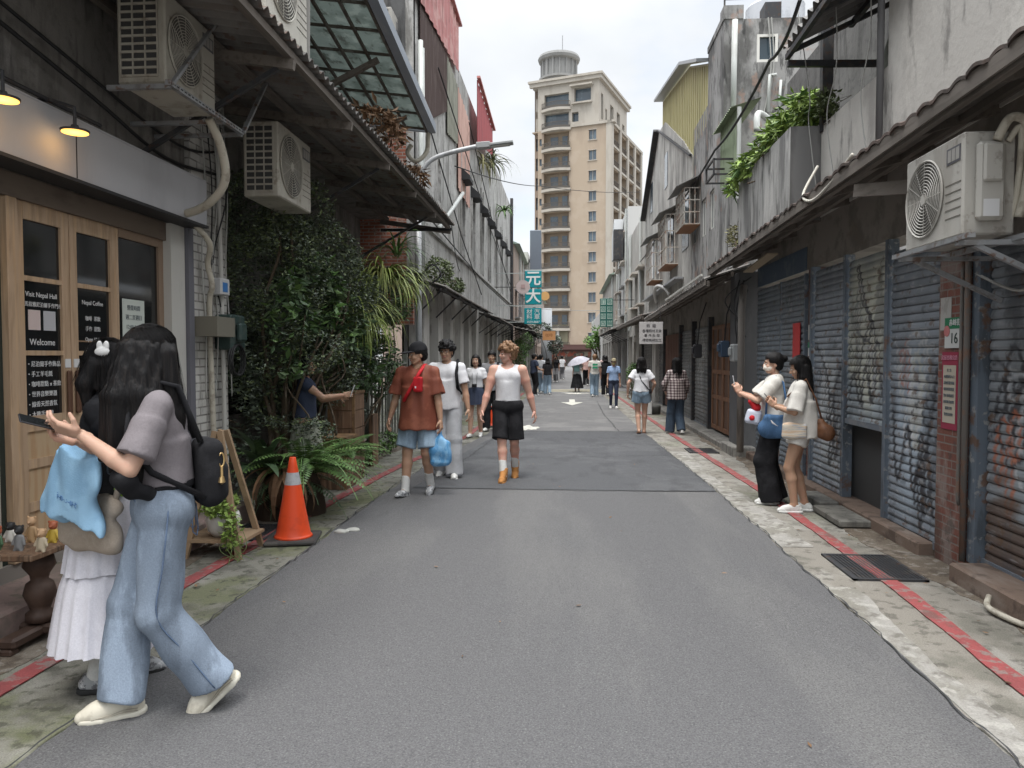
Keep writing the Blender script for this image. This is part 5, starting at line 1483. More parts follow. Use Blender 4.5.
text_obj('lettering','16',.115,(RX-.0525,5.80,1.73),(R(90),0,R(-90)),mat('plate_ink',(.03,.05,.04),rough=.6),np_)
text_obj('lettering','赤峰街',.055,(RX-.0535,5.79,1.848),(R(90),0,R(-90)),WTXT,np_)
mb=MB();mb.tube([(RX-.054,5.905,1.79),(RX-.0505,5.905,1.79)],.042,20);mb.build('red_disc',mat('pinkish_disc',(.45,.16,.16),rough=.6),np_)
nt_=tag(empty('notice_board',(RX-.05,5.85,1.3)),'red framed notice sheet under the number plate on the tiled pier','notice')
MB().box(RX-.0475,RX-.0415,5.74,5.975,1.04,1.63).build('backing',mat('maroon_card',(.26,.03,.06),rough=.7),nt_)
MB().box(RX-.0505,RX-.048,5.765,5.95,1.09,1.53).build('sheet',mat('beige_sheet',(.42,.38,.31),rough=.8),nt_)
text_obj('lettering','房屋出租公告',.04,(RX-.0525,5.857,1.585),(R(90),0,R(-90)),mat('pink_ink',(.55,.25,.33),rough=.7),nt_)
for i in range(8):text_obj('lettering',['公  告','本建物出入口','請勿停放車輛','保持環境整潔','禁止張貼廣告','違者依法處理','謝謝合作','管理委員會'][i],.026,(RX-.053,5.857,1.49-i*.048),(R(90),0,R(-90)),mat('ink_grey',(.15,.17,.18)),nt_)
tag(MB().box(RX-.046,RX-.0415,5.70,5.62,1.82,2.08).box(RX-.046,RX-.0415,5.86,6.02,1.80,2.05).build('paper_notice',mat('grey_paper',(.36,.35,.33),[((.25,.24,.22),9,ONE,.5,.7,.6)],rough=.9)),'two faded blank papers above the number plate','paper')
o=tag(empty('number_plate',(RX,9.28,1.7)),'small green and white plate on the narrow tiled pier beside the red strip','number plate')
MB().box(RX+.008,RX+.0185,9.18,9.36,1.60,1.76).build('plate',mat('plate_white',(.5,.5,.5)),o);MB().box(RX+.004,RX+.0075,9.18,9.36,1.70,1.77).build('green_band',mat('plate_green',(.02,.17,.08)),o)
text_obj('lettering','14',.08,(RX+.006,9.27,1.65),(R(90),0,R(-90)),mat('plate_ink',(.03,.05,.04)),o)
MB().box(RX+.008,RX+.0185,9.17,9.37,1.80,1.98).build('paper',mat('grey_paper',(.36,.35,.33)),o)
tag(MB().tube([(RX-.07,5.66,2.6),(RX-.07,5.66,.55),(RX-.06,5.66,.5)],.014,8).tube([(RX-.06,5.60,2.9),(RX-.06,5.60,.1)],.022,8).build('conduit',mat('rust_grey_conduit',(.13,.12,.11),[((.2,.1,.06),8,ONE,.5,.7,.6)],rough=.7),smooth=True),'rusty conduits down the edge of the tiled pier','pipe')
o=tag(MB().bbox(2.52,2.86,7.0,7.75,.012,.075,.01).build('stone_slab',concrete('slab_dark',(.15,.145,.13))),'loose dark concrete slab lying flat before the half open shutter','slab')
o=tag(MB().bbox(2.60,2.80,7.8,8.45,.012,.095,.01).build('stone_slab',concrete('slab_dark2',(.17,.165,.15))),'second concrete slab behind the first at the half open shutter','slab')
tag(MB().tube(bend([(2.70,4.9,.06),(2.62,4.75,.035),(2.66,4.5,.03),(2.75,4.35,.03)]),.018,8).build('loose_pipe',PIPE_CREAM,smooth=True),'short pale pipe lying by the near shutter sill','pipe')
TILE=mat('old_roof_tile',(.095,.070,.060),[((.15,.11,.095),4,ONE,.5,.7,.6),((.045,.038,.034),3,ONE,.45,.68,.7),((.12,.12,.11),9,ONE,.6,.75,.5)],rough=.9,bump=(.4,30,ONE))
def eave(name,label,ya,yb,xo,zo,xi,zi,pitch=.2,wave=0.0,m=TILE,group='eaves above the right hand shops',drop=lambda y:0.0):
 o=tag(empty(name,((xo+xi)/2,(ya+yb)/2,zo)),label,'eave',group)
 n=int((yb-ya)/pitch*8);P=np.zeros((n+1,3,3));Q=P.copy();rr_=np.random.default_rng(4)
 for i in range(n+1):
  y=ya+(yb-ya)*i/n;k=int((y-ya)/pitch);j=(math.sin(k*91.7)*.5)*.02;w=.028*abs(math.sin(math.pi*(y-ya)/pitch))
  for q,t in enumerate((0,.5,1)):
   P[i,q]=(xo-j*(1-t)+(xi-xo)*t,y,zo+drop(y)+(zi-zo)*t+w+.006*math.sin(y*2.2));Q[i,q]=P[i,q]-(0,0,.022)
 mb=MB();mb.grid(P);mb.grid(Q[:,::-1]);mb.grid(np.stack([Q[:,0],P[:,0]],1));mb.build('roof_tile',m,o)
 mb=MB();ns=10
 for i in range(ns):
  y0=ya+(yb-ya)*i/ns;y1=ya+(yb-ya)*(i+1)/ns
  mb.bar((xo+.07,y0,zo+drop(y0)-.07),(xo+.07,y1+.001,zo+drop(y1)-.07),.05,.09)
  mb.bar((xo+.02,y0,zo+drop(y0)-.05),(xo+.02,y1+.001,zo+drop(y1)-.05),.018,.10)
  mb.bar((xo+(xi-xo)*.6,y0,zo+(zi-zo)*.6+drop(y0)-.06),(xo+(xi-xo)*.6,y1,zo+(zi-zo)*.6+drop(y1)-.06),.05,.07)
 for y in np.arange(ya+.3,yb,.9):mb.bar((xo+.05,y,zo+drop(y)-.05),(xi,y,zi+drop(y)-.05),.05,.08)
 mb.build('fascia_board',TIMBER,o)
 mb=MB();ns=8
 for i in range(ns):
  y0=ya+(yb-ya)*i/ns;y1=ya+(yb-ya)*(i+1)/ns
  mb.add([(xo+.08,y0,zo+drop(y0)-.028),(xi,y0,zi+drop(y0)-.03),(xi,y1,zi+drop(y1)-.03),(xo+.08,y1,zo+drop(y1)-.028)],[(0,1,2,3)])
 mb.build('soffit',SOFFIT,o)
 return o
eave('tiled_eave','long dark tiled eave above the graffiti shutters',1.5,12.35,2.28,3.24,3.0,3.42,drop=lambda y:-.026*(y-3.5))
o=tag(empty('plank',(2.6,10.8,3)),'pale plank tucked under the dark eave above the dusty blue shutters','plank');MB().bar((2.66,9.9,2.93),(2.66,11.2,2.84),.14,.02).build('board',mat('pale_plank',(.34,.28,.2),rough=.8),o)
eave('sheet_eave','second dark eave past the concrete pillar',12.4,22.0,2.24,2.86,3.0,3.10,m=AWN,pitch=.12,drop=lambda y:-.02*(y-12.4))
eave('sheet_eave','third dark eave toward the far end of the right side',22.1,33,2.15,2.80,3.0,3.0,m=AWN,pitch=.12,drop=lambda y:.004*(y-22))
mb=MB();mb.bar((2.22,12.5,2.94),(2.22,17.0,2.86),.03,.04);tag(mb.build('metal_trim',mat('pale_trim',(.5,.5,.46),rough=.6)),'thin pale metal strip along the lip of the second eave','trim')
ac_unit('air_conditioner',2.34,4.62,5.36,2.32,2.93,.30,-1,'air conditioner with pipe cover above the tiled pier, nearest on the right',AC_WHITE,louvre=False,group='air conditioners on the right side')
o=tag(empty('pipe_cover',(2.5,4.55,2.3)),'cream plastic valve cover on the end of the near right air conditioner','valve cover')
mb=MB();mb.bbox(2.40,2.56,4.565,4.618,2.40,2.86,.02);mb.bbox(2.42,2.53,4.54,4.566,2.62,2.84,.015);mb.build('cover',AC_WHITE,o)
MB().box(2.43,2.52,4.5635,4.5645,2.42,2.52).build('label',mat('rating_label',(.6,.6,.6),rough=.6),o)
mb=MB();mb.tube(bend([(2.50,4.57,2.86),(2.56,4.55,2.98),(2.66,4.56,2.95),(2.69,4.58,2.75),(2.68,4.6,2.55),(2.66,4.62,2.42)]),.026,10).tube(bend([(2.58,4.6,2.86),(2.64,4.58,2.93),(2.65,4.62,2.6),(2.62,4.64,2.4)]),.018,8)
tag(mb.build('lagged_pipe',PIPE_CREAM,smooth=True),'cream lagged pipes looping from the near right air conditioner','pipe')
br=tag(empty('ac_bracket',(2.5,5,2.28)),'steel bracket frame under the near right air conditioner','bracket')
mb=MB();mb.bar((2.31,4.45,2.295),(2.31,5.45,2.295),.04,.03).bar((2.62,4.45,2.29),(2.62,5.45,2.29),.04,.03)
for y in (4.6,5.35):mb.bar((2.30,y,2.27),(2.99,y,2.27),.04,.03);mb.bar((2.4,y,2.26),(2.98,y,1.98),.03,.03)
mb.build('angle_iron',STEEL,br)
cable('cable',bend([(2.7,4.5,2.5),(2.8,4.6,2.15),(2.9,5.0,2.02),(2.93,5.6,2.2)]),.010,CABLE_GREY,'pale cable drooping under the near right air conditioner',n=2)
MBd=MB().bar((2.35,6.3,2.95),(2.9,4.4,2.62),.04,.10);tag(MBd.build('brace',TIMBER),'dark timber brace under the eave beside the air conditioner','brace')
RENDER=mat('peeling_pale_render',(.46,.44,.41),[((.58,.56,.52),1.2,ONE,.45,.7,.6),((.24,.225,.21),1.3,(1.3,1.3,.6),.50,.74,.6),((.10,.095,.088),2.6,(1.4,1.4,.45),.60,.80,.65)],rough=.9,bump=(.5,14,ONE),grain=.1)
STREAKY=mat('black_streaked_concrete',(.36,.355,.34),[((.52,.51,.49),1.8,(1.5,1.5,.45),.48,.68,.7),((.15,.148,.145),2.0,(1.8,1.8,.32),.48,.70,.85),((.055,.054,.052),4,(1.6,1.6,.30),.56,.76,.8)],rough=.92,bump=(.4,20,ONE),grain=.1)
SMOOTHG=mat('smooth_grey_cement',(.19,.188,.185),[((.11,.108,.105),2,STREAK,.45,.7,.7)],rough=.9,grain=.06)
uh=tag(empty('rendered_house',(RX,5,3.3)),'upper floor with pale peeling render, recessed balcony and tin roof','building')
mb=MB();mb.box(RX,RX+.25,1.0,7.18,3.30,7.6);mb.build('wall',RENDER,uh)
mb=MB();mb.box(RX,RX+.12,7.18,9.0,3.22,4.28);mb.build('balcony_parapet',RENDER,uh)
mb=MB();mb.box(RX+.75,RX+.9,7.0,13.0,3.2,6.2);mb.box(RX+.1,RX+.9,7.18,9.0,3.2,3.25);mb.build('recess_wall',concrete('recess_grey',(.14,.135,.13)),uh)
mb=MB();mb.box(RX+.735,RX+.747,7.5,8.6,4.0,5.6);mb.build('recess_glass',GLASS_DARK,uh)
mb=MB();corr(mb,(RX+.25,7.25,4.3),(0,1.0,0),(.2,0,.7),pitch=.09,amp=.012);mb.build('tin_sheet',mat('pale_tin',(.34,.36,.33),[((.2,.2,.18),4,STREAK,.5,.7,.6)],rough=.6),uh)
mb=MB();mb.tube([(RX-.05,7.22,3.3),(RX-.05,7.22,7.5)],.03,8).tube([(RX-.03,7.32,3.3),(RX-.03,7.32,7.5)],.018,8);mb.build('downpipe',mat('dark_grey_pipe',(.16,.16,.165),rough=.6),uh,smooth=True)
mb=MB();mb.box(RX-.02,RX+.1,8.9,9.0,4.2,5.6);mb.build('balcony_post',DARKMETAL,uh)
rt=tag(empty('tin_roof',(RX,9.5,5.5)),'rusty corrugated tin roof jutting out over the balcony','roof')
TIN=mat('dull_tin_sheet',(.16,.155,.15),[((.28,.27,.26),3,(1,1,.4),.48,.7,.6),((.12,.07,.05),5,ONE,.55,.74,.7),((.05,.05,.05),4,ONE,.58,.74,.6)],rough=.6)
mb=MB();corr(mb,(2.46,6.6,5.14),(0,2.2,-.05),(1.3,0,.62),pitch=.17,amp=.03,nseg=8,thick=.006,nv=3);mb.build('sheet',TIN,rt)
mb=MB();mb.bar((2.5,6.6,5.06),(2.5,8.8,5.01),.05,.06).bar((3.2,6.6,5.40),(3.2,8.8,5.35),.05,.06)
for y in (6.7,7.7,8.7):mb.bar((2.48,y,5.02),(3.75,y,5.6),.05,.05)
mb.bar((2.5,8.78,4.93),(3.7,8.78,4.90),.05,.07);mb.build('roof_frame',DARKMETAL,rt)
pb=tag(empty('planter_parapet',(2.78,10.3,3.3)),'black streaked concrete planter box jutting over the eave with a bush in it','planter')
mb=MB();mb.box(2.60,2.68,8.98,11.6,3.20,4.28).box(2.681,RX+.5,8.98,9.06,3.20,4.278).box(2.681,RX+.5,11.52,11.6,3.20,4.27);
mb.build('box_wall',STREAKY,pb)
MB().box(2.60,RX+.001,8.972,8.978,3.19,4.28).build('end_panel',SMOOTHG,pb)
MB().box(2.69,RX+.5,9.07,11.51,3.9,4.1).build('soil',mat('soil',(.05,.04,.03),rough=1),pb)
tag(MB().box(RX-.012,RX-.002,4.66,4.75,3.62,4.35).build('perforated_strip',STEEL),'perforated grey metal strip screwed to the pale render','metal strip')
ub=tag(empty('dark_concrete_house',(RX,16,3.3)),'tall black stained concrete house with white framed window and rooftop tank','building')
DK=mat('black_stained_wall',(.26,.257,.25),[((.36,.355,.345),1.1,(1.2,1.2,.7),.50,.70,.6),((.08,.078,.075),1.4,(1.2,1.2,.6),.45,.70,.8),((.03,.03,.03),5,STREAK,.56,.72,.7),((.32,.2,.15),2.2,ONE,.66,.75,.5)],rough=.92,bump=(.5,16,ONE),grain=.12)
E0=14.5
def wall_holesY(mb,Y,x0,x1,z0,z1,holes,depth):
 xs=sorted({x0,x1,*[h[0]for h in holes],*[h[1]for h in holes]});zs=sorted({z0,z1,*[h[2]for h in holes],*[h[3]for h in holes]})
 for a,b in zip(xs[:-1],xs[1:]):
  for c,d in zip(zs[:-1],zs[1:]):
   if any(h[0]<(a+b)/2<h[1]and h[2]<(c+d)/2<h[3]for h in holes):continue
   mb.add([(a,Y,c),(b,Y,c),(b,Y,d),(a,Y,d)],[(0,1,2,3)])
 for a,b,c,d in holes:
  for q in ([(a,Y,c),(a,Y+depth,c),(a,Y+depth,d),(a,Y,d)],[(b,Y,c),(b,Y+depth,c),(b,Y+depth,d),(b,Y,d)],[(a,Y,c),(b,Y,c),(b,Y+depth,c),(a,Y+depth,c)],[(a,Y,d),(b,Y,d),(b,Y+depth,d),(a,Y+depth,d)]):mb.add(q,[(0,1,2,3)])
wx0,wx1=ax(1,E0,757,40).x,ax(1,E0,778,40).x;wz0,wz1=ax(1,E0,765,62).z,ax(1,E0,765,34).z
TOPZ=ax(1,E0,740,19).z
mb=MB();wall_holesY(mb,E0,RX,6.5,3.2,TOPZ,[(wx0,wx1,wz0,wz1)],.15)
wall_holes(mb,RX,E0,16.1,5.6,TOPZ,[],.15,-1);wall_holes(mb,RX+.004,16.1,17.85,5.6,6.9,[],.1,-1)
wall_holes(mb,RX,E0,19.6,3.2,5.6,[(15.3,15.8,4.2,5.0),(16.2,16.7,4.2,5.0),(17.4,18.6,4.2,5.4)],.15,-1)
mb.box(RX+.003,6.5,E0+.003,16.1,TOPZ-.1,TOPZ-.002);mb.box(RX+.01,6,16.12,17.85,6.8,6.9);mb.build('wall',DK,ub)
mb=MB();mb.box(RX-.02,RX+.35,E0-.03,E0+.3,TOPZ,TOPZ+.25).box(RX-.02,RX+.2,E0+.3,16.1,TOPZ,TOPZ+.12);mb.build('parapet',DK,ub)
mb=MB();f=.05
mb.box(wx0,wx0+f,E0+.0,E0+.04,wz0,wz1).box(wx1-f,wx1,E0,E0+.04,wz0,wz1).box(wx0+f,wx1-f,E0+.001,E0+.038,wz0,wz0+f).box(wx0+f,wx1-f,E0+.001,E0+.038,wz1-f,wz1)
w_=mb.build('window',WHITE_PAINT,ub);MB().box(wx0+.02,wx1-.02,E0+.045,E0+.05,wz0+.02,wz1-.02).build('pane',GLASS_BLUE,w_)
for h in ((15.3,15.8,4.2,5.0),(16.2,16.7,4.2,5.0),(17.4,18.6,4.2,5.4)):window_at(ub,RX,*h,-1,WHITE_PAINT,GLASS_BLUE,inset=.03)
pipe=mat('pale_pvc',(.50,.52,.50))
mb=MB();p1=ax(1,E0-.08,735,20);p2=ax(1,E0-.08,733,118)
mb.tube([(p1.x,E0-.08,p1.z),(p2.x,E0-.08,p2.z)],.055,10)
p3=ax(1,E0-.06,770,75);p4=ax(1,E0-.06,768,112);mb.tube([(p3.x+.12,E0-.06,p3.z),(p3.x,E0-.06,p3.z),(p4.x,E0-.06,p4.z)],.035,8);mb.tube([(p3.x+.2,E0-.06,p3.z-.1),(p4.x+.2,E0-.06,p4.z)],.025,8)
p5=ax(1,E0-.3,757,118);mb.tube(bend([(p5.x+.3,E0-.1,p5.z),(p5.x,E0-.4,p5.z+.05),(p5.x-.05,E0-.5,p5.z-.3)]),.06,8)
mb.build('drain_pipe',pipe,ub,smooth=True)
mb=MB();
for k in range(2):mb.tube(bend([(RX+.8+.06*k,E0-.03,TOPZ),(RX+.86+.05*k,E0-.04,7),(RX+.75,E0-.03,6.2)]),.012,5)
mb.build('wall_cable',CABLE_GREY,ub)
gn=mat('pale_green_tin',(.30,.36,.24),[((.18,.21,.14),4,STREAK,.48,.7,.7)],rough=.6)
q0=ax(0,2.9,735,165)
mb=MB();corr(mb,(RX-.06,13.0,4.75),(0,1.4,0),(0,0,1.1),pitch=.09,amp=.012);corr(mb,(2.75,12.9,5.8),(0,1.6,0),(.5,0,.15),pitch=.1,amp=.012);mb.build('green_sheet',gn,ub)
mb=MB();mb.tube([(2.82,12.6,4.2),(2.82,12.6,5.7)],.035,8);mb.build('white_pole',pipe,ub)
mb=MB();wall_holes(mb,RX,11.6,E0,3.2,4.75,[(12.0,12.7,3.75,4.4)],.1,-1);mb.box(RX+.003,RX+2,11.61,11.7,3.2,4.7);mb.build('low_wall',STREAKY,ub)
o=tag(empty('metal_shelf_frame',(2.7,15.0,5.2)),'small dark steel cage bracket on the stained wall','bracket')
mb=MB();c0=ax(0,2.62,718,158)
for z in (c0.z-.28,c0.z-.02):
 for a,b in (((2.55,c0.y),(2.55,c0.y+.7)),((2.95,c0.y),(2.95,c0.y+.7)),((2.55,c0.y),(2.95,c0.y)),((2.55,c0.y+.7),(2.95,c0.y+.7))):mb.bar((*a,z),(*b,z),.03,.03)
for x,y in ((2.55,c0.y),(2.55,c0.y+.7),(2.95,c0.y)):mb.bar((x,y,c0.z-.29),(x,y,c0.z),.03,.03)
mb.build('frame',DARKMETAL,o)
tk=tag(empty('water_tank',(4.6,18.5,TOPZ)),'ribbed stainless steel water tank on the roof','water tank')
TKM=mat('stainless_tank',(.62,.63,.65),[((.45,.46,.48),4,(1,1,.4),.5,.7,.6)],rough=.28,metal=.85)
tc0=ax(1,17.5,775,5);prof=[]
for k in range(16):prof+=[(.62,k*.09),(.645,k*.09+.045)]
mb=MB();mb.lathe(prof+[(.62,1.44),(.3,1.62),(.1,1.66)],(tc0.x,17.5,TOPZ+.1),32);mb.build('tank_body',TKM,tk,smooth=True)
mb=MB();
for a in range(4):mb.box(tc0.x+.5*math.cos(a*1.57)-.03,tc0.x+.5*math.cos(a*1.57)+.03,17.5+.5*math.sin(a*1.57)-.03,17.5+.5*math.sin(a*1.57)+.03,TOPZ-.01,TOPZ+.12)
mb.build('stand',DARKMETAL,tk)
mb=MB();c1=ax(1,14.7,717,12);mb.bar((RX+.02,14.6,TOPZ+.1),(RX+.02,14.6,TOPZ+.45),.03,.03).bar((RX+.02,14.6,TOPZ+.42),(RX+1.9,14.6,TOPZ+.42),.02,.03).bar((RX+.9,14.7,TOPZ),(RX+.9,14.7,TOPZ+.3),.4,.3)
mb.build('roof_rail',DARKMETAL,ub)
YEL=mat('pale_yellow_siding',(.46,.42,.22),[((.36,.32,.17),3,STREAK,.45,.7,.6)],rough=.6)
yb_=tag(empty('yellow_house',(RX,21,3.2)),'pale yellow sheet metal upper floor with grey roof trim','building')
def polyX(mb,X,pts,d,face=-1):
 """wall polygon in plane x=X given (y,z) points, extruded away from the street"""
 return mb.prism(pts,0,X,X-face*d)
yA,yB=19.7,24.5
z1a=ax(0,RX+.05,690,75).z
pyl=[(16.2,5.7),(16.2,7.8),(18.6,8.66),(23.8,9.55),(23.8,6.5)]
mb=MB();polyX(mb,RX+.02,pyl,.1);mb.add([(RX+.02,16.19,5.7),(6,16.19,5.7),(6,16.19,7.9),(RX+.02,16.19,7.8)],[(0,1,2,3)]);mb.build('wall',YEL,yb_)
mb=MB()
for y in np.arange(16.3,23.7,.28):zt=np.interp(y,[16.2,18.6,23.8],[7.8,8.66,9.55]);mb.box(RX+.0,RX+.019,y,y+.03,6.5,float(zt)-.05)
mb.build('standing_seam',YEL,yb_)
mb=MB();mb.bar((RX-.1,16.1,7.84),(RX-.1,18.6,8.74),.3,.07).bar((RX-.1,18.6,8.74),(RX-.1,23.9,9.63),.3,.07);mb.build('roof_trim',mat('grey_roof_trim',(.33,.34,.35),rough=.5),yb_)
CONC_R=mat('stained_gable_render',(.38,.37,.345),[((.50,.49,.46),1.5,ONE,.45,.7,.6),((.19,.185,.175),1.2,(1.4,1.4,.45),.48,.74,.65),((.085,.08,.075),2.4,(1.4,1.4,.38),.57,.78,.6)],rough=.9,bump=(.4,16,ONE),grain=.1)
gb=tag(empty('gabled_house',(RX,22,3.2)),'grey gabled concrete house front with caged windows','building')
mb=MB();polyX(mb,RX-.02,[(17.9,3.0),(17.9,6.3),(19.4,7.1),(22.9,8.65),(24.4,8.8),(28.4,6.7),(28.4,3.0)],.12)
mb.build('wall',CONC_R,gb)
mb=MB();mb.bar((RX-.1,24.4,8.86),(RX-.1,28.5,6.72),.2,.08).bar((RX-.06,17.9,6.33),(RX-.06,24.4,8.86),.06,.05);mb.build('roof_edge',DARKMETAL,gb)
mb=MB()
for ya in (18.3,20.9,23.4,25.6):mb.box(RX-.035,RX-.0205,ya,ya+1.0,4.25,5.5)
for ya in (22.2,26):mb.box(RX-.035,RX-.0205,ya,ya+.6,6.6,7.6)
mb.build_each('window',GLASS_BLUE,gb)
CAGE=mat('pale_cage_bars',(.50,.47,.42),[((.30,.16,.10),6,ONE,.5,.7,.7)],rough=.6)
def cage(y0,y1,z0,z1,X,label,depth=.35,hoodc=None):
 o=tag(empty('window_cage',(X-depth/2,(y0+y1)/2,z0)),label,'window cage','barred window cages on the right side')
 mb=MB();Xo=X-depth
 for y in np.linspace(y0,y1,6):mb.box(Xo-.012,Xo+.012,y-.012,y+.012,z0,z1)
 for z in np.linspace(z0,z1,4):mb.box(Xo-.015,Xo+.015,y0,y1,z-.012,z+.012);mb.box(Xo,X,y0-.012,y0+.012,z-.012,z+.012)
 for x in np.linspace(Xo,X,4):mb.box(x-.01,x+.01,y0-.011,y0+.011,z0,z1)
 mb.build('bars',CAGE,o)
 mb=MB();mb.box(Xo,X,y0,y1,z0-.03,z0-.012);mb.build('tray',mat('orange_rust_tray',(.30,.15,.08),rough=.8),o)
 mb=MB();mb.add([(X,y0-.15,z1+.28),(X,y1+.15,z1+.28),(Xo-.2,y1+.15,z1+.02),(Xo-.2,y0-.15,z1+.02),(X,y0-.15,z1+.26),(X,y1+.15,z1+.26),(Xo-.2,y1+.15,z1+.0),(Xo-.2,y0-.15,z1+.0)],[(0,3,2,1),(4,5,6,7),(3,7,6,2),(0,4,7,3)]);mb.build('hood',mat('tin_hood',(.25,.25,.24),rough=.6),o)
 return o
cage(16.9,18.1,4.55,5.35,RX,'barred window cage with tin hood nearest on the stained wall')
cage(20.0,21.6,4.05,5.35,RX,'tall barred cage with tin hood on the gabled house')
cage(23.2,24.8,3.95,5.2,RX,'barred cage at the far part of the gabled house')
mb=MB();mb.box(RX-.25,RX-.03,19,27,3.55,3.60);tag(mb.build('ledge_pipe',mat('grey_roof_trim',(.33,.34,.35))),'thin grey ledge below the window cages','ledge')
tag(MB().tube(bend([(2.72,23.0,3.25),(2.62,22.6,3.5),(2.60,21.8,3.62),(2.75,21.2,3.5),(2.85,21.0,3.3)]),.05,8).build('drain_hose',mat('white_hose',(.55,.55,.53),rough=.5),smooth=True),'white curved drain hose above the far eave','hose')
gf=tag(empty('row_house_ground_floor',(RX,20,0)),'dim ground floor with wooden doors and grey shutters beyond the concrete pillar','building')
mb=MB();mb.bbox(2.74,RX+.3,12.1,12.75,0,2.95,.015);mb.build('pillar',mat('dark_grey_pillar',(.085,.085,.088),[((.13,.13,.13),2,STREAK,.5,.7,.5)],rough=.85),gf)
mb=MB();mb.box(RX-.02,RX+.25,12.95,13.15,0,2.9);mb.build('tiled_pier',BRICK_TILE,gf)
mb=MB();mb.box(RX+.05,RX+.3,12.75,34,2.2,3.0).box(RX+.25,RX+.3,12.75,34,0,2.2);mb.build('wall',SOFFIT,gf)
WD=mat('red_brown_door_wood',(.20,.10,.055),[((.12,.06,.035),4,(5,5,.4),.45,.68,.7),((.28,.16,.10),6,(4,4,.4),.6,.75,.5)],rough=.7)
mb=MB()
for y0 in (13.25,14.3):
 for y in np.linspace(y0,y0+.96,3):mb.box(RX-.01,RX+.03,y,y+.08,.15,2.2)
 for z in (.15,.75,1.25,1.75,2.12):mb.box(RX-.008,RX+.028,y0,y0+1.04,z,z+.08)
dd=mb.build('door',WD,gf);MB().box(RX+.012,RX+.018,13.25,15.34,.2,2.15).build('door_panel',mat('dark_door_panel',(.10,.055,.035),rough=.6),dd)
mb=MB();mb.bbox(2.66,RX+.1,12.8,33,-.02,.10,.02).bbox(2.62,2.98,11.9,12.8,-.02,.16,.02);mb.build_each('step',concrete('step_right',(.22,.21,.19)),gf)
mb=MB()
for y in (15.45,17.45,19.4,22.6,25.6,29):mb.box(RX-.06,RX+.2,y,y+.12,.1,2.4)
mb.build_each('door_post',DARKMETAL,gf)
mb=MB();mb.box(RX-.1,RX+.2,24.2,25.2,.1,2.6).box(RX-.15,RX+.2,29.3,30.4,.1,2.7);mb.build_each('pale_pier',mat('pale_pier_render',(.42,.41,.385)),gf)
shutter(RX+.02,15.6,17.4,.1,2.25,'grey roller shutter with faint white tags past the wooden doors',(.17,.175,.175),[('line',squiggle(np.random.default_rng(61),16.4,1.7,.3,.4),.03,(.34,.35,.34)),('line',squiggle(np.random.default_rng(62),16.8,1.2,.3,.4),.03,(.30,.31,.30))],7,res=.03,pitch=.085)
shutter(RX+.02,17.6,19.35,.1,2.25,'grey roller shutter behind woman in plaid shirt',(.16,.165,.165),None,8,res=.03,pitch=.085)
mb=MB();
for i in range(9):mb.box(RX-.01,RX+.02,19.6+i*.32,19.86+i*.32,.15,2.2)
mb.build('slatted_door',mat('dark_red_wood',(.13,.06,.04),rough=.7),gf)
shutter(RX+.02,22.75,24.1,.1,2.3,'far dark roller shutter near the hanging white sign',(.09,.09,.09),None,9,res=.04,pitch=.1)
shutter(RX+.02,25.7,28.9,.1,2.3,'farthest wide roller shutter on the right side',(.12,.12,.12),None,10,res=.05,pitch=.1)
tag(MB().tube([(2.70,11.75,.1),(2.70,11.75,2.3),(2.74,11.8,2.7)],.055,10).build('standpipe',mat('mottled_grey_pipe',(.22,.20,.18),[((.10,.09,.08),6,STREAK,.5,.7,.7)],rough=.8),smooth=True),'mottled grey standpipe in front of the dark concrete pillar','pipe')
tag(MB().tube(bend([(2.72,12.0,2.8),(2.62,11.9,2.4),(2.68,11.85,2.1),(2.8,11.9,1.9)]),.016,6).tube(bend([(2.8,12.05,2.8),(2.66,12.0,2.2),(2.72,11.95,1.6)]),.012,6).tube(bend([(2.9,12.0,2.85),(2.5,12.0,2.5),(2.7,12.0,2.2)]),.01,6).build('cable_tangle',CABLE,smooth=True),'tangle of black cables around the dark pillar','cable')
for (y,z,c,l)in ((12.9,1.72,(.045,.07,.11),'small blue meter box on the wall before the wooden doors'),(12.0,1.65,(.30,.31,.31),'small grey meter box beside the standpipe'),(15.5,1.7,(.04,.04,.045),'dark meter box between the wooden doors and grey shutter')):
 o=tag(empty('meter_box',(2.7,y,z)),l,'meter','meter boxes on the right side')
 MB().bbox(2.60,2.75,y-.12,y+.12,z-.14,z+.14,.02).bbox(2.56,2.61,y-.07,y+.07,z-.05,z+.09,.02).build('case',mat('box_%s'%l[6:10].strip().replace(' ','_'),c,rough=.5),o)
 MB().tube([(2.68,y,z+.13),(2.72,y,z+.6),(2.85,y,z+1.0)],.012,6).build('lead',CABLE,o)
g1=mat('sign_off_white',(.46,.44,.43),[((.34,.32,.31),4,ONE,.5,.7,.5)],rough=.7);ink=mat('sign_ink_dark',(.05,.045,.05),rough=.7)
s0=ax(1,17.0,651,333)
board_sign('hanging_sign','off white sign with rows of dark characters hanging under the right eave',s0,.53,.50,.03,0,g1,[('鈞  鎰',.085,0,.16,ink),('各種鋼材五金',.072,.02,.045,ink),('零 件 批 發',.072,.02,-.06,ink),('精密機械加工',.072,.02,-.165,ink)],frame=None)
mb=MB();mb.bar((s0.x-.2,17,s0.z+.25),(s0.x-.2,17,s0.z+.5),.012).bar((s0.x+.2,17,s0.z+.25),(s0.x+.2,17,s0.z+.5),.012);tag(mb.build('sign_hanger',DARKMETAL),'two thin rods holding the off white hanging sign','hanger')
cable('overhead_cable',[ax(0,2.45,800,0),ax(0,2.6,770,60),ax(0,2.8,715,150),ax(0,2.9,668,215),ax(0,2.9,640,262)],.022,CABLE,'thick black cable running down along the upper right facade',sag=.12,group='cables strung over the street')
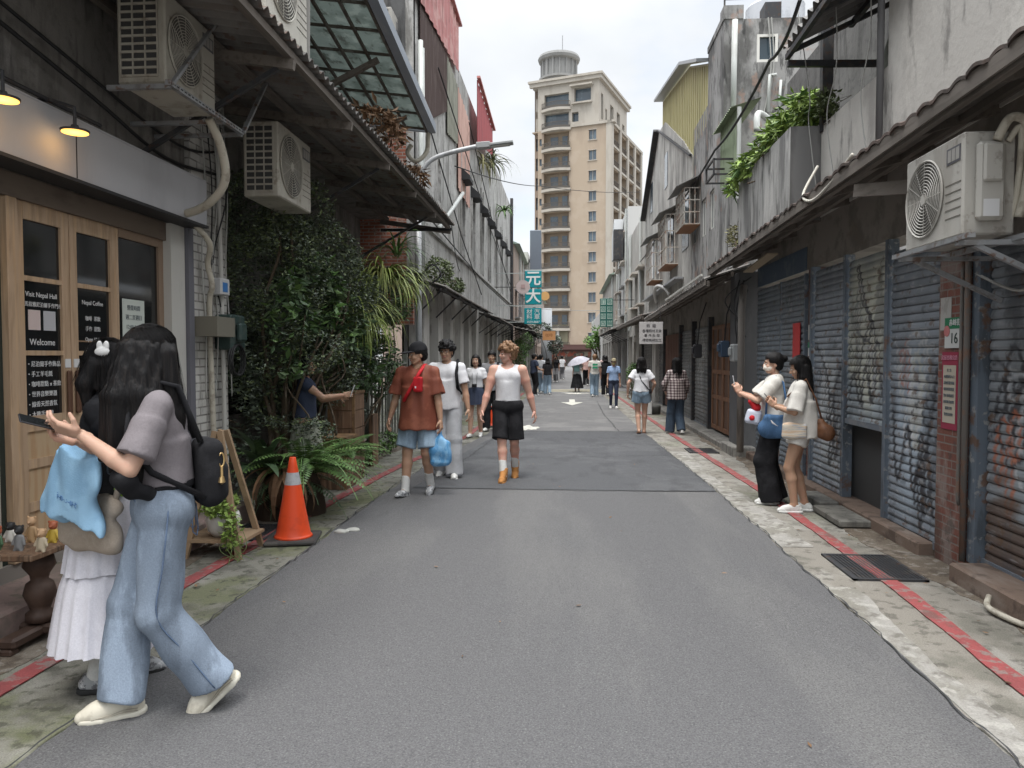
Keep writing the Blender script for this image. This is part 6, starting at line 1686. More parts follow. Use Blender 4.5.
for i,(a,b,l)in enumerate((((2.88,7.35,3.3),(2.8,7.45,6.2),'thin pale wire hanging in front of the recessed balcony'),((2.85,8.2,3.4),(2.7,8.0,6.0),'middle thin wire before the balcony'),((2.83,8.75,3.5),(2.6,8.8,5.6),'thin wire nearest the planter box'))):
 tag(MB().tube(bend([a,(a[0]-.05,a[1]+.15,a[2]+.8),((a[0]+b[0])/2,(a[1]+b[1])/2-.1,(a[2]+b[2])/2),b]),.006,5).build('wire',CABLE_GREY,smooth=True),l,'wire','thin wires before the balcony')
tag(MB().tube(bend([(2.34,6.35,3.26),(2.30,6.7,3.12),(2.28,7.15,3.05),(2.30,7.5,3.18),(2.5,7.7,3.5)]),.014,6).build('loose_wire',mat('cream_wire',(.5,.48,.42),rough=.6),smooth=True),'cream wire loop dangling from the tiled eave','wire')
TWR=mat('beige_tower_tile',(.36,.29,.22),[((.32,.255,.195),.35,STREAK,.45,.65,.7),((.40,.33,.26),.5,ONE,.5,.7,.5)],rough=.7)
TWRL=mat('pale_tower_stone',(.39,.36,.315),[((.32,.29,.25),.5,STREAK,.48,.7,.7)],rough=.75)
TWRD=mat('brown_tower_strip',(.25,.19,.145),rough=.75)
TGL=mat('tower_glass',(.09,.12,.15),[((.13,.18,.22),.5,ONE,.5,.6,.7)],rough=.1,spec=.7)
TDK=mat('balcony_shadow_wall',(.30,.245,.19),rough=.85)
RAIL=mat('dark_balcony_rail',(.09,.08,.07),rough=.6)
tw=empty('apartment_tower',(6.6,116,0),R(-19),'tall beige apartment tower with round drum on its roof closing the street','building')
def tb(mb,name,m,par=None):
 return mb.build(name,m,par or tw,world=False)
ZT=37.5;FH=3.15;slabs=[18.5+FH*j for j in range(-5,8)]
def fhole(mb,plane,v,a0,a1,z0,z1,holes,depth):
 """plane 'y': wall y=v over x; plane 'x': wall x=v over y (outside is -y / +x)"""
 us=sorted({a0,a1,*[h[0]for h in holes],*[h[1]for h in holes]});zs=sorted({z0,z1,*[h[2]for h in holes],*[h[3]for h in holes]})
 def pt(u,d,z):return (u,v+d,z)if plane=='y' else (v-d,u,z)
 for a,b in zip(us[:-1],us[1:]):
  for c,d in zip(zs[:-1],zs[1:]):
   if any(h[0]<(a+b)/2<h[1]and h[2]<(c+d)/2<h[3]for h in holes):continue
   mb.add([pt(a,0,c),pt(b,0,c),pt(b,0,d),pt(a,0,d)],[(0,1,2,3)])
 for a,b,c,d in holes:
  for q in ([pt(a,0,c),pt(a,depth,c),pt(a,depth,d),pt(a,0,d)],[pt(b,0,c),pt(b,depth,c),pt(b,depth,d),pt(b,0,d)],[pt(a,0,c),pt(b,0,c),pt(b,depth,c),pt(a,depth,c)],[pt(a,0,d),pt(b,0,d),pt(b,depth,d),pt(a,depth,d)]):mb.add(q,[(0,1,2,3)])
win_h=[(-3.5,-2.3,s+1.0,s+2.5)for s in slabs if s+2.6<ZT]
bal_h=[(-11.0,-6.75,s+.1,s+2.75)for s in slabs if s+2.8<ZT]
sml_h=[(-11.75,-11.35,s+.9,s+2.0)for s in slabs if s+2.1<ZT]
mb=MB();fhole(mb,'y',0,-12.0,0,3.4,ZT,win_h+bal_h+sml_h,1.0)
bays=[(.9+4.75*i,.9+4.75*i+3.9)for i in range(4)]
side_h=[(a,b,s+.25,s+2.85)for a,b in bays for s in slabs if s+2.9<ZT]
fhole(mb,'x',0,0,20.0,3.4,ZT,side_h,1.2)
mb.box(-13,-.01,.02,20,ZT-.2,ZT-.02)
tb(mb,'wall',TWR)
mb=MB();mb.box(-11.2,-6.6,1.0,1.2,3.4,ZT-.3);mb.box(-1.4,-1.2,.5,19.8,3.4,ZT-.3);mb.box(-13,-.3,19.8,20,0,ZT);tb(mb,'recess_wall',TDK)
mb=MB()
for s in slabs:
 if s+2.8<ZT+6:MB().box(-10.2,-8.9,.955,.985,s+.1,s+2.3).box(-8.2,-7.3,.955,.985,s+.1,s+2.3).build('balcony_door',TGL,tw,world=False)
 if s+2.6<ZT:
  for a,b in bays:MB().box(-1.19,-1.16,a+.5,a+1.6,s+.1,s+2.3).box(-1.19,-1.16,a+2.1,a+3.3,s+.1,s+2.3).build('side_balcony_door',TGL,tw,world=False)
  MB().box(-3.5,-2.3,.25,.3,s+1.0,s+2.5).build('window',TGL,tw,world=False);MB().box(-11.75,-11.35,.25,.3,s+.9,s+2.0).build('small_window',TGL,tw,world=False)
mb=MB()
for s in slabs:
 if s+2.6<ZT:mb.box(-3.65,-2.15,-.10,.02,s+.86,s+.98);mb.box(-3.6,-2.2,-.04,.0,s+2.5,s+2.6);mb.box(-2.93,-2.87,.15,.24,s+1.0,s+2.5)
mb.build_each('window_sill',TWRL,tw,world=False,per=3)
mb=MB();mr_=MB()
for s in slabs:
 n=10;pts=[(-11.3,.05)]+[(-11.3+4.9*i/n,-.35-.75*math.sin(math.pi*i/n))for i in range(n+1)]+[(-6.4,.05)]
 mb.prism(pts,2,s-.30,s+.10)
 pr=[(-11.2+4.7*i/24,-.33-.72*math.sin(math.pi*i/24))for i in range(25)]
 for x,y in pr:mr_.box(x-.03,x+.03,y-.03,y+.03,s+.1,s+.98)
 for (x0,y0),(x1,y1)in zip(pr[:-1],pr[1:]):
  mr_.bar((x0,y0,s+1.02),(x1,y1,s+1.02),.07,.07);mr_.bar((x0,y0,s+.3),(x1,y1,s+.3),.04,.30)
mb.build_each('balcony_slab',TWRL,tw,world=False);mr_.build_each('balcony_rail',RAIL,tw,world=False,per=73)
mb=MB()
for s in slabs:
 if s+1>ZT:continue
 for a,b in bays:
  mb.box(-.05,.18,a-.1,b+.1,s-.12,s+.22)
mb.build_each('side_slab',TWRL,tw,world=False)
mb=MB()
for s in slabs:
 if s+1>ZT:continue
 for a,b in bays:
  for y in np.arange(a,b,.35):mb.box(.05,.10,y,y+.05,s+.22,s+1.05)
  mb.box(.04,.11,a,b,s+1.05,s+1.12)
mb.build_each('side_rail',RAIL,tw,world=False,per=13)
mb=MB()
for i in range(5):y=-.1+4.75*i;mb.box(-.02,.28,y,y+.95,3.4,ZT)
mb.box(-.7,.15,-.15,.9,3.4,ZT);mb.box(-.5,.7,-.25,1.0,ZT,ZT+.35);mb.box(-6.5,.25,-.25,.0,ZT-.05,ZT+.35).box(-.05,.3,1.0,20.1,ZT-.05,ZT+.4)
mb.build('corner_pier',TWRL,tw,world=False)
for s in slabs:
 pass
mb=MB();fhole(mb,'y',.9,-12.9,-12.0,3.4,44.2,[(-12.7,-12.2,s+.4,s+2.4)for s in slabs],.4);mb.box(-12.9,-12.0,1.3,1.5,3.4,44.2);tb(mb,'side_strip',TWRD)
mb=MB();mb.box(-12.75,-12.15,1.27,1.29,3.5,44);tb(mb,'strip_glazing',TGL)
mb=MB();s6,s7=slabs[-2],slabs[-1]
fhole(mb,'y',.0,-12.0,-1.9,ZT,44.4,[(-10.9,-6.8,s7+.1,s7+2.5),(-10.9,-6.8,s6+.15,s6+2.6),(-5.9,-3.2,s7+.7,s7+2.9),(-6.3,-5.2,s6+.9,s6+2.4)],.8)
fhole(mb,'x',-1.9,0,17,ZT,44.4,[(1.2,2.4,ZT+1.2,ZT+5.2),(3.6,4.6,ZT+1.0,ZT+3.5),(6.4,8.4,ZT+1.2,ZT+5.0),(10.4,12.4,ZT+1.2,ZT+5.0),(14,15.5,ZT+1.2,ZT+4)],.6)
mb.box(-12.9,-1.91,.02,17,44.2,44.39);mb.box(-12.9,-12.0,.9,17,ZT,44.4);mb.box(-12.9,-1.91,16.9,17,ZT,44.4)
tb(mb,'upper_wall',TWRL)
mb=MB();mb.box(-11,-3,.75,.79,ZT,44).box(-2.45,-2.48,.5,16.5,ZT,44);tb(mb,'upper_glazing',TGL)
mb=MB();mb.box(-13.3,-1.4,-.45,.1,44.4,45.0).box(-13.5,-1.2,-.65,.2,45.0,45.35).box(-1.95,-1.4,.1,17.3,44.4,45.0).box(-1.9,-1.2,.2,17.5,45.0,45.35)
mb.box(-13.3,-1.9,.2,17.3,45.02,45.2);mb.box(-6.4,-2.8,-.9,.05,s7+3.0,s7+3.25);mb.box(-6.2,-3.0,-.5,.0,s7+.4,s7+.65)
tb(mb,'cornice',TWRL)
mb=MB();pr=[]
c=(-10.1,4.6,45.2);mb.lathe([(3.35,0),(3.35,.5),(3.0,.5),(2.9,1.3),(3.3,1.35),(3.3,1.7),(2.75,1.75),(2.75,4.3),(3.3,4.5),(3.45,4.9),(3.3,5.3),(2.9,5.45),(.3,5.7)],c,40);
for i in range(16):a=2*math.pi*i/16;mb.box(c[0]+2.85*math.cos(a)-.14,c[0]+2.85*math.cos(a)+.14,c[1]+2.85*math.sin(a)-.14,c[1]+2.85*math.sin(a)+.14,c[2]+1.7,c[2]+4.4)
mb.build('roof_drum',mat('grey_drum_stone',(.24,.24,.235),[((.19,.19,.185),.6,STREAK,.5,.7,.6)],rough=.7),tw,world=False)
tb(MB().tube([(c[0]+.6,c[1],50.6),(c[0]+.6,c[1],54)],.06,6),'antenna',STEEL)
mb=MB();mb.box(-13,.9,-1.6,18,2.3,3.39).box(-16,5,-2.2,-.0,2.6,3.1);tb(mb,'podium_canopy',mat('dark_red_brown_canopy',(.085,.045,.04),rough=.8))
mb=MB();mb.box(-13,.6,-.5,18,0,2.3);tb(mb,'podium_wall',mat('podium_dim',(.10,.085,.075),[((.30,.27,.22),.8,ONE,.5,.62,.9),((.35,.08,.05),1.3,ONE,.6,.66,.8)],rough=.7))
mb=MB();mb.box(-11.0,-6.8,-.3,-.02,3.4,6.6);tb(mb,'lower_bay',mat('olive_bay',(.17,.16,.11),rough=.8))
mb=MB();mb.box(-8.6,-8.2,-.4,-.31,3.5,6.4);tb(mb,'lit_tube',mat('white_panel',(.7,.7,.68),rough=.5))
def house(name,label,X,face,y0,y1,h,wallc,seed,roof=None,floors=2,extra=0):
 o=tag(empty(name,(X,(y0+y1)/2,0)),label,'building','far houses along the street')
 r=np.random.default_rng(seed)
 holes=[]
 nw=max(1,int((y1-y0)/2.6));wv=(y1-y0)/nw
 for f in range(floors-1):
  zb=3.7+f*2.7
  if zb+1.4>h-.3:break
  for i in range(nw):a=y0+wv*i+wv*.22;holes.append((a,a+wv*.5,zb,zb+1.35))
 holes_g=[(y0+wv*i+.3,y0+wv*(i+1)-.3,0.05,2.5)for i in range(nw)]
 mb=MB();wall_holes(mb,X,y0,y1,0,h,holes+holes_g,.3,face)
 xb=X-face*7
 mb.add([(X,y0,0),(xb,y0,0),(xb,y0,h),(X,y0,h)],[(0,1,2,3)]);mb.box(min(X-face*.01,xb),max(X-face*.01,xb),y0+.02,y1,h-.12,h-.01)
 mb.build('wall',wallc,o)
 mb=MB()
 for h_ in holes_g:mb.box(X-face*.2,X-face*.25,h_[0],h_[1],h_[2],h_[3])
 mb.build_each('shop_front',mat('dim_shop_front',(.09,.08,.07),[((.22,.19,.15),1.5,ONE,.5,.65,.8)],rough=.7),o)
 for h_ in holes:
  mb=MB()
  for z in (h_[2]-.1,h_[3]+.02):mb.box(X-face*.05,X+face*.25,h_[0]-.1,h_[1]+.1,z,z+.07)
  if r.random()<.7:
   for y in np.linspace(h_[0],h_[1],5):mb.box(X+face*.18,X+face*.21,y-.02,y+.02,h_[2],h_[3])
  w_=mb.build('window',CAGE if r.random()<.6 else STEEL,o)
  MB().box(X-face*.2,X-face*.22,h_[0],h_[1],h_[2],h_[3]).build('pane',GLASS_BLUE,w_)
 if roof is not None:
  mb=MB();mb.prism([(min(X+face*.3,xb),h),(max(X+face*.3,xb),h),(((X+xb)/2),h+1.5)],1,y0-.2,y1+.2);mb.build('roof',roof,o)
 mb=MB()
 for k in range(3):
  y=r.uniform(y0+.3,y1-.3);mb.tube([(X+face*.06,y,2.8),(X+face*.06,y,h)],.05,6)
 mb.build_each('downpipe',mat('pale_pvc',(.5,.5,.5)),o)
 mb=MB();y=r.uniform(y0+.5,y1-1.5);mb.bbox(X,X+face*.35,y,y+.8,3.1,3.65,.02);mb.build('wall_ac_casing',AC_WHITE,o)
 return o
PALEW=mat('pale_house_wall',(.36,.345,.32),[((.46,.45,.42),.9,ONE,.45,.7,.6),((.28,.26,.24),1,STREAK,.5,.72,.6)],rough=.85)
PINKW=mat('pinkish_tile_wall',(.42,.33,.28),[((.32,.25,.22),1,STREAK,.5,.7,.6)],rough=.8)
WHITEW=mat('white_metal_clad_wall',(.45,.45,.44),[((.36,.36,.36),1,STREAK,.5,.7,.6)],rough=.6)
GRNROOF=mat('pale_green_roof',(.34,.43,.36),[((.26,.32,.27),1.5,(4,.4,1),.5,.7,.6)],rough=.6)
house('row_house','pinkish far house with pale green roof just past the ribbed building',-2.75,1,38.6,47,7.4,PINKW,1,GRNROOF,3)
house('row_house','pale far house behind the teal vertical sign',-2.5,1,47.2,58,8.2,PALEW,2,None,3)
house('row_house','far left house nearest the apartment tower',-2.6,1,60,84,7.5,PINKW,3,GRNROOF,3)
house('row_house','grey far right house just past the gabled house',2.98,-1,28.6,36.5,7.2,PALEW,4,None,3)
house('row_house','white clad tall far right house',2.95,-1,36.7,44,8.9,WHITEW,5,None,3)
house('row_house','pale far right house with green roof behind the green sign',2.75,-1,44.2,58,6.4,PALEW,6,GRNROOF,2)
house('row_house','far right house nearest the apartment tower',2.7,-1,60,82,5.2,WHITEW,7,None,2)
side_awning('corrugated_awning','dark far awning in front of the pinkish house',-2.75,-1.7,38.8,46,2.9,3.1,AWN)
side_awning('corrugated_awning','dark awning of the farthest left shops',-2.5,-1.6,48,58,2.9,3.1,AWN)
side_awning('corrugated_awning','grey awning of the far right shops',2.95,2.0,36,46,2.85,3.1,AWN)
tag(MB().prism([(39.0,6.8),(41.5,6.8),(41.5,8.0),(39.6,8.8)],0,2.45,2.9).build('roof_hut',mat('white_tin_hut',(.38,.39,.40),rough=.5)),'slanted white tin hut on the far right roofs','hut')
tag(MB().box(2.2,2.65,35.6,36.2,6.2,7.6).build('chimney_duct',DARKMETAL),'dark square duct on the far right roof','duct')
gp0=ax(1,40,535.5,250);tag(MB().bbox(gp0.x-.3,gp0.x+.3,40,40.6,ax(1,40,535,272).z,ax(1,40,535,230).z,.03).build('vertical_sign',mat('blue_grey_sign_box',(.13,.15,.18),rough=.5)),'tall blank blue grey sign box above the teal sign','sign')
MBp=MB().box(-2.4,-2.1,39.6,39.9,0,4.2);tag(MBp.build('pillar',PALEW),'pale round cornered pillar at the far crossing','pillar')
tag(MB().tube([(-1.30,47,0),(-1.30,47,4.6)],.35,14).build('pillar',mat('blue_grey_column',(.36,.38,.40),rough=.7),smooth=True),'blue grey round column near the orange sign','pillar')
TEAL=mat('teal_sign_face',(.0,.24,.28),rough=.5);SW=mat('sign_white',(.70,.72,.70),rough=.5)
sg=tag(empty('vertical_sign',(-1.37,30,4)),'teal vertical shop sign with large white characters on the left side','sign')
def zz(y):return ax(1,30,533,y).z
xl,xr=ax(1,30,525,280).x,ax(1,30,541.5,280).x;xc=(xl+xr)/2
for (ya,yb,t_)in ((271,287.5,'元'),(289,304.5,'大')):
 MB().bbox(xl,xr,30,30.12,zz(yb),zz(ya),.01).build('panel',TEAL,sg)
 text_obj('lettering',t_,.62,(xc,29.99,(zz(ya)+zz(yb))/2+.0),(R(90),0,0),SW,sg,bold=.012)
MB().bbox(xl-.03,xr,30,30.12,zz(324),zz(308),.01).build('panel',TEAL,sg)
text_obj('lettering','材 汽',.24,(xc,29.99,zz(312.2)),(R(90),0,0),SW,sg);text_obj('lettering','料 車',.24,(xc,29.99,zz(317.2)),(R(90),0,0),SW,sg);text_obj('lettering','2559-8887',.12,(xc,29.99,zz(322)),(R(90),0,0),SW,sg)
mb=MB();
for z in (zz(273),zz(305.5),zz(322)):mb.bar((-2.9,30.06,z),(xl,30.06,z),.03,.03)
mb.box(xl-.02,xr+.02,30.001,30.10,zz(306.8),zz(305.2));mb.box(xl-.03,xr+.03,30.02,30.10,zz(270.9),zz(269.5));mb.build('frame',mat('pale_sign_frame',(.42,.45,.44),rough=.5),sg)
o=tag(empty('round_sign',(0,0,0)),'round pale pinkish sign left of the teal sign','sign');p=ax(1,29,523,287);mb=MB();mb.tube([(p.x,29,p.z),(p.x,29.06,p.z)],.27,24);mb.build('disc',mat('pale_pink_sign',(.48,.40,.39),rough=.6),o);MB().bar((-2.9,29.03,p.z),(p.x-.2,29.03,p.z),.025).build('arm',DARKMETAL,o);o2=MB().box(p.x-.08,p.x+.08,28.985,28.998,p.z-.05,p.z+.10).build('mark',mat('sign_pink_mark',(.40,.28,.27),rough=.6),o)
o=tag(empty('round_sign',(0,0,0)),'round orange sign right of the teal sign','sign');p=ax(1,40,545,296);mb=MB();mb.tube([(p.x,40,p.z),(p.x,40.06,p.z)],.24,24);mb.build('disc',mat('pale_orange_sign',(.62,.36,.14),rough=.6),o);MB().bar((p.x-1.2,40.03,p.z),(p.x-.2,40.03,p.z),.025).build('arm',DARKMETAL,o)
p=ax(1,42,549,335.5);board_sign('shop_sign','square orange shop sign above the far left crowd',p,.75,.55,.08,0,mat('orange_sign',(.60,.30,.13),rough=.6),[('咖啡',.22,0,0,mat('sign_brown_ink',(.3,.13,.05),rough=.7))],frame=STEEL)
GR=mat('dark_green_sign',(.012,.11,.09),rough=.5);GP=mat('pale_green_tile',(.42,.52,.46),rough=.6);GK=mat('green_sign_ink',(.03,.16,.13),rough=.7)
def z2(y):return ax(1,33,606,y).z
x0,x1=ax(1,33,600,310).x,ax(1,33,613,310).x
gs=tag(empty('vertical_sign',(x0,33,3)),'green grid sign with eight pale character squares on the right side','sign')
MB().bbox(x0,x1,33,33.1,z2(327),z2(298.5),.01).build('panel',GR,gs)
cols=[('訂做修改',0),('各種齒輪',1)]
wc=(x1-x0)/2;hc=(z2(298.5)-z2(327))/4;mbx=MB()
for t_,c_ in cols:
 for i,ch in enumerate(t_):
  cxx=x0+wc*(c_+.5);czz=z2(298.5)-hc*(i+.5)
  mbx.box(cxx-wc*.38,cxx+wc*.38,32.992,32.999,czz-hc*.38,czz+hc*.38);text_obj('lettering',ch,.22,(cxx,32.986,czz),(R(90),0,0),GK,gs)
mbx.build('tile',GP,gs)
MB().bar((x1,33.05,z2(300)),(2.95,33.05,z2(300)),.03).bar((x1,33.05,z2(325)),(2.95,33.05,z2(325)),.03).build('frame',DARKMETAL,gs)
cable('overhead_cable',[ax(1,14,455,166),ax(1,27,540,186),ax(1,34,640,192)],.012,CABLE,'thin cable crossing the street from the lamp to the far right',sag=.1,group='cables strung over the street')
cable('overhead_cable',[(-2.9,34,ax(1,34,505,305).z),(2.9,34,ax(1,34,640,309).z)],.014,CABLE_GREY,'pale low cable strung across the far street',sag=.15,group='cables strung over the street')
cable('overhead_cable',[(-2.9,20,3.9),(-2.35,15,4.3),(-2.8,13.8,4.9)],.010,CABLE,'short cable from the ribbed building to the street lamp',sag=.2,group='cables strung over the street')
LEAF_D=mat('dark_glossy_leaf',(.094,.118,.084),rough=.45,island=.65,spec=.5)
LEAF_O=mat('olive_leaf',(.11,.14,.06),rough=.5,island=.5)
LEAF_Y=mat('yellow_green_blade',(.19,.24,.06),[((.30,.29,.11),3,ONE,.5,.7,.6)],rough=.5,island=.45)
LEAF_F=mat('fern_green',(.085,.16,.045),[((.13,.20,.06),4,ONE,.5,.7,.6)],rough=.5,island=.4)
LEAF_B=mat('broad_green_leaf',(.058,.095,.048),[((.11,.16,.07),4,ONE,.5,.7,.7)],rough=.4,island=.35)
LEAF_DEAD=mat('dead_brown_leaf',(.17,.10,.055),rough=.8,island=.5)
BARK=mat('brown_bark',(.10,.075,.05),[((.18,.15,.12),8,ONE,.5,.7,.7)],rough=.9,bump=(.6,50,ONE))
LEAF_BR=mat('bright_bamboo_leaf',(.24,.34,.085),[((.26,.36,.09),3,ONE,.5,.7,.6)],rough=.5,island=.4)
def leaves(P,size,aspect=.5,seed=0,tilt=1.0,droop=0.0,bend_=True):
 """one pointed leaf (two triangles folded along the midrib -> 4 verts) at each point"""
 r=np.random.default_rng(seed);n=len(P)
 d=r.normal(size=(n,3));d[:,2]=d[:,2]*.5-droop;d/=np.linalg.norm(d,axis=1)[:,None]
 up=r.normal(size=(n,3))*tilt*.6;up[:,2]+=1
 s=np.cross(d,up);s/=np.linalg.norm(s,axis=1)[:,None]+1e-9
 nrm=np.cross(s,d)
 L=size*r.uniform(.6,1.35,n)[:,None];w=L*aspect*.5
 mid=P+d*L*.45-nrm*L*.06
 V=np.stack([P,mid+s*w,P+d*L,mid-s*w],1).reshape(-1,3)
 F=np.arange(n*4).reshape(-1,4)
 return V,F
def cloud(blobs,n,seed=0,gap=.35,shell=.5):
 r=np.random.default_rng(seed);vol=np.array([b[1][0]*b[1][1]*b[1][2]for b in blobs])**.8
 k=r.choice(len(blobs),size=int(n*2.2),p=vol/vol.sum())
 u=r.normal(size=(len(k),3));u/=np.linalg.norm(u,axis=1)[:,None]
 rad=r.uniform(0,1,len(k))**(1/3);rad=rad*(1-shell)+shell*(1-np.abs(r.normal(size=len(k))*.18))
 C=np.array([b[0]for b in blobs])[k];Rr=np.array([b[1]for b in blobs])[k]
 P=C+u*rad[:,None]*Rr
 g=np.zeros(len(P))
 for i in range(7):
  w=r.normal(size=3)*(5+4*i%9);g+=np.sin(P@w+r.uniform(0,6.28))
 P=P[g>np.quantile(g,gap)]
 return P[:n]
def twig_mb(base,ends,r0,seed,wob=.15):
 mb=MB();r=np.random.default_rng(seed)
 for e in ends:
  b=np.array(base,float)+r.normal(size=3)*(.06,.06,0);e=np.array(e,float)
  pts=[b];
  for t in (.3,.6,.85):pts.append(b+(e-b)*t+r.normal(size=3)*wob*(1-abs(t-.5)))
  pts.append(e);pp=bend(pts,4)
  mb.tube(pp,list(np.linspace(r0,r0*.25,len(pp))),5)
 return mb
def bush(name,label,blobs,n,size,m,base,seed=0,trunk_r=.02,cat='shrub',group=None,aspect=.5,gap=.35,nbr=8,m2=None,frac2=.2,droop=0.0,cull=None):
 o=tag(empty(name,tuple(base)),label,cat,group)
 L=np.array(wloc(o))
 P=cloud(blobs,n,seed,gap)
 if cull:P=P[~cull(P)]
 k=int(len(P)*(1-(frac2 if m2 else 0)))
 V,F=leaves(P[:k],size,aspect,seed,droop=droop);mesh_np('crown',V-L,F,m,o,smooth=False)
 if m2 is not None:
  V,F=leaves(P[k:],size*1.15,aspect,seed+1,droop=droop);mesh_np('young_leaves',V-L,F,m2,o,smooth=False)
 r=np.random.default_rng(seed+5);ends=[]
 for i in range(nbr):
  b=blobs[i%len(blobs)];ends.append(np.array(b[0])+r.normal(size=3)*np.array(b[1])*.5)
 twig_mb(base,ends,trunk_r,seed).build('trunk',BARK,o,smooth=True)
 return o
def blades(base,n,length,width,seed,az=(0,6.28),elev=(.5,1.3),droop=1.0,seg=7):
 r=np.random.default_rng(seed);V=[];F=[];k0=0
 for i in range(n):
  a=r.uniform(*az);e=r.uniform(*elev);L=length*r.uniform(.6,1.2);w=width*r.uniform(.7,1.2)
  p=np.array(base,float)+r.normal(size=3)*.02;h=np.array((math.cos(a),math.sin(a),0));s=np.array((-math.sin(a),math.cos(a),0))
  tw_=r.normal()*.3
  for j in range(seg+1):
   t=j/seg;ww=w*(.5+1.3*t if t<.35 else 1.0*(1-t)**.7*1.25)+.0008
   ss=s*math.cos(tw_*t)+np.array((0,0,1))*math.sin(tw_*t)
   V+=[p+ss*ww*.5,p-ss*ww*.5]
   if j:F.append((k0+2*j-2,k0+2*j-1,k0+2*j+1,k0+2*j))
   ang=e-droop*t*1.9
   p=p+(h*math.cos(ang)+np.array((0,0,1))*math.sin(ang))*L/seg
  k0+=2*(seg+1)
 return np.array(V),np.array(F)
def fronds(base,n,length,seed,az=(0,6.28),elev=(.6,1.2),droop=.9,pin=.11,npin=26):
 r=np.random.default_rng(seed);V=[];F=[];k=0
 for i in range(n):
  a=r.uniform(*az);e=r.uniform(*elev);L=length*r.uniform(.7,1.15)
  h=np.array((math.cos(a),math.sin(a),0));s=np.array((-math.sin(a),math.cos(a),0));z=np.array((0,0,1.))
  p=np.array(base,float)+r.normal(size=3)*.03
  for j in range(npin):
   t=j/npin;ang=e-droop*t*1.7
   d=h*math.cos(ang)+z*math.sin(ang);nn=-h*math.sin(ang)+z*math.cos(ang)
   q=p+d*L/npin
   V+=[p+s*.004,p-s*.004,q-s*.003,q+s*.003];F.append((k,k+1,k+2,k+3));k+=4
   if t>.12:
    pl=pin*math.sin(min(1,(t-.05)*1.25)*math.pi)**.6*(1.15-t*.5)
    for sg in (-1,1):
     dv=s*sg*.88+d*.40-nn*.22;w=d*L/npin*.42
     V+=[p,p+dv*pl*.5+w,p+dv*pl,p+dv*pl*.5-w];F.append((k,k+1,k+2,k+3));k+=4
   p=q
 return np.array(V),np.array(F)
def plant(name,label,parts,base,cat='plant',group=None):
 o=tag(empty(name,tuple(base)),label,cat,group);L=np.array(base,float)
 for nm,(V,F),m in parts:mesh_np(nm,V-L,F,m,o,smooth=False)
 return o
bush('dark_bush','big dark small leaved bush spilling out under the corrugated awning',[((-3.15,7.9,2.5),(.55,.7,.75)),((-3.2,7.7,1.6),(.5,.55,.8)),((-3.0,8.6,2.75),(.6,.8,.55)),((-3.0,9.3,2.4),(.65,.8,.6)),((-3.3,8.6,1.7),(.5,.8,.9)),((-3.3,7.6,3.1),(.4,.5,.5)),((-2.8,9.9,2.3),(.5,.6,.45)),((-3.1,8.3,3.3),(.45,.7,.4)),((-2.9,9.0,1.5),(.35,.6,.6)),((-3.0,7.9,1.2),(.4,.4,.5)),((-2.72,7.9,1.66),(.3,.45,.24)),((-2.78,7.8,.72),(.3,.4,.25)),((-3.3,9.6,1.5),(.4,.8,.6))],46000,.040,LEAF_D,(-3.35,8.3,0),1,.035,gap=.42,nbr=14,m2=LEAF_O,frac2=.34,cull=lambda P:(P[:,0]>-3.25)&(P[:,1]>7.3)&(P[:,1]<8.75)&(P[:,2]<1.40)&(P[:,2]>.95),group='plants in the left garden strip')
bush('climbing_shrub','grey green climber on the wall behind the big dark bush',[((-3.75,9.5,2.2),(.35,2.4,1.7)),((-3.7,12.3,2.0),(.4,1.6,1.6)),((-3.6,7.7,1.2),(.3,.5,1.1))],15000,.065,LEAF_D,(-3.8,10,0),2,.03,gap=.3,nbr=10,group='plants in the left garden strip')
bush('potted_shrub','loose green shrub in a pot by the metal gate',[((-2.9,11.3,1.45),(.35,.5,.55)),((-2.95,11.0,2.1),(.4,.6,.5)),((-3.0,12.4,2.6),(.45,.7,.5))],5200,.07,mat('mid_green_leaf',(.06,.105,.04),rough=.5,island=.5),(-2.95,11.2,.2),3,.018,gap=.4,nbr=9,group='plants in the left garden strip')
bush('small_bush','small pale leaved bush above the low dark awning behind street lamp',[((-2.65,15.2,3.35),(.3,.8,.28)),((-2.6,17.2,3.2),(.22,.6,.22))],1500,.08,LEAF_O,(-2.75,15.5,3.05),4,.01,gap=.45,nbr=5,group='plants in the left garden strip')
bush('broad_leaf_shrub','loose mid green shrub with larger leaves in front of the dark bush',[((-2.78,9.2,1.95),(.3,.6,.5)),((-2.85,8.2,2.3),(.3,.6,.5)),((-2.9,7.6,1.9),(.25,.35,.6)),((-2.75,9.9,1.5),(.25,.4,.5))],2300,.105,LEAF_B,(-3.1,8.9,0),5,.02,gap=.5,nbr=10,m2=LEAF_F,frac2=.3,group='plants in the left garden strip',aspect=.42,droop=.3)
p=ax(1,10.3,385,285)
V1=blades((p.x,10.2,p.z),190,.95,.030,11,az=(-2.4,1.2),elev=(.3,1.2),droop=1.25)
p2=ax(1,10.0,350,320);V2=blades((p2.x+.1,9.7,p2.z),230,.95,.028,12,az=(-2.2,1.0),elev=(.2,1.1),droop=1.3)
p3=ax(1,10.4,400,255);V3_=blades((p3.x-.05,10.4,p3.z),40,.6,.026,13,az=(-2.6,1.4),elev=(.4,1.3),droop=1.0)
plant('spider_plant','hanging plant with long yellow green blades right of the bush',[('blades',V1,LEAF_Y),('lower_blades',V2,LEAF_Y)],(p.x,10.2,p.z),group='plants in the left garden strip')
plant('spider_plant','small tuft of green blades above the yellow green hanging plant',[('blades',V3_,LEAF_F)],(p3.x,10.4,p3.z),group='plants in the left garden strip')
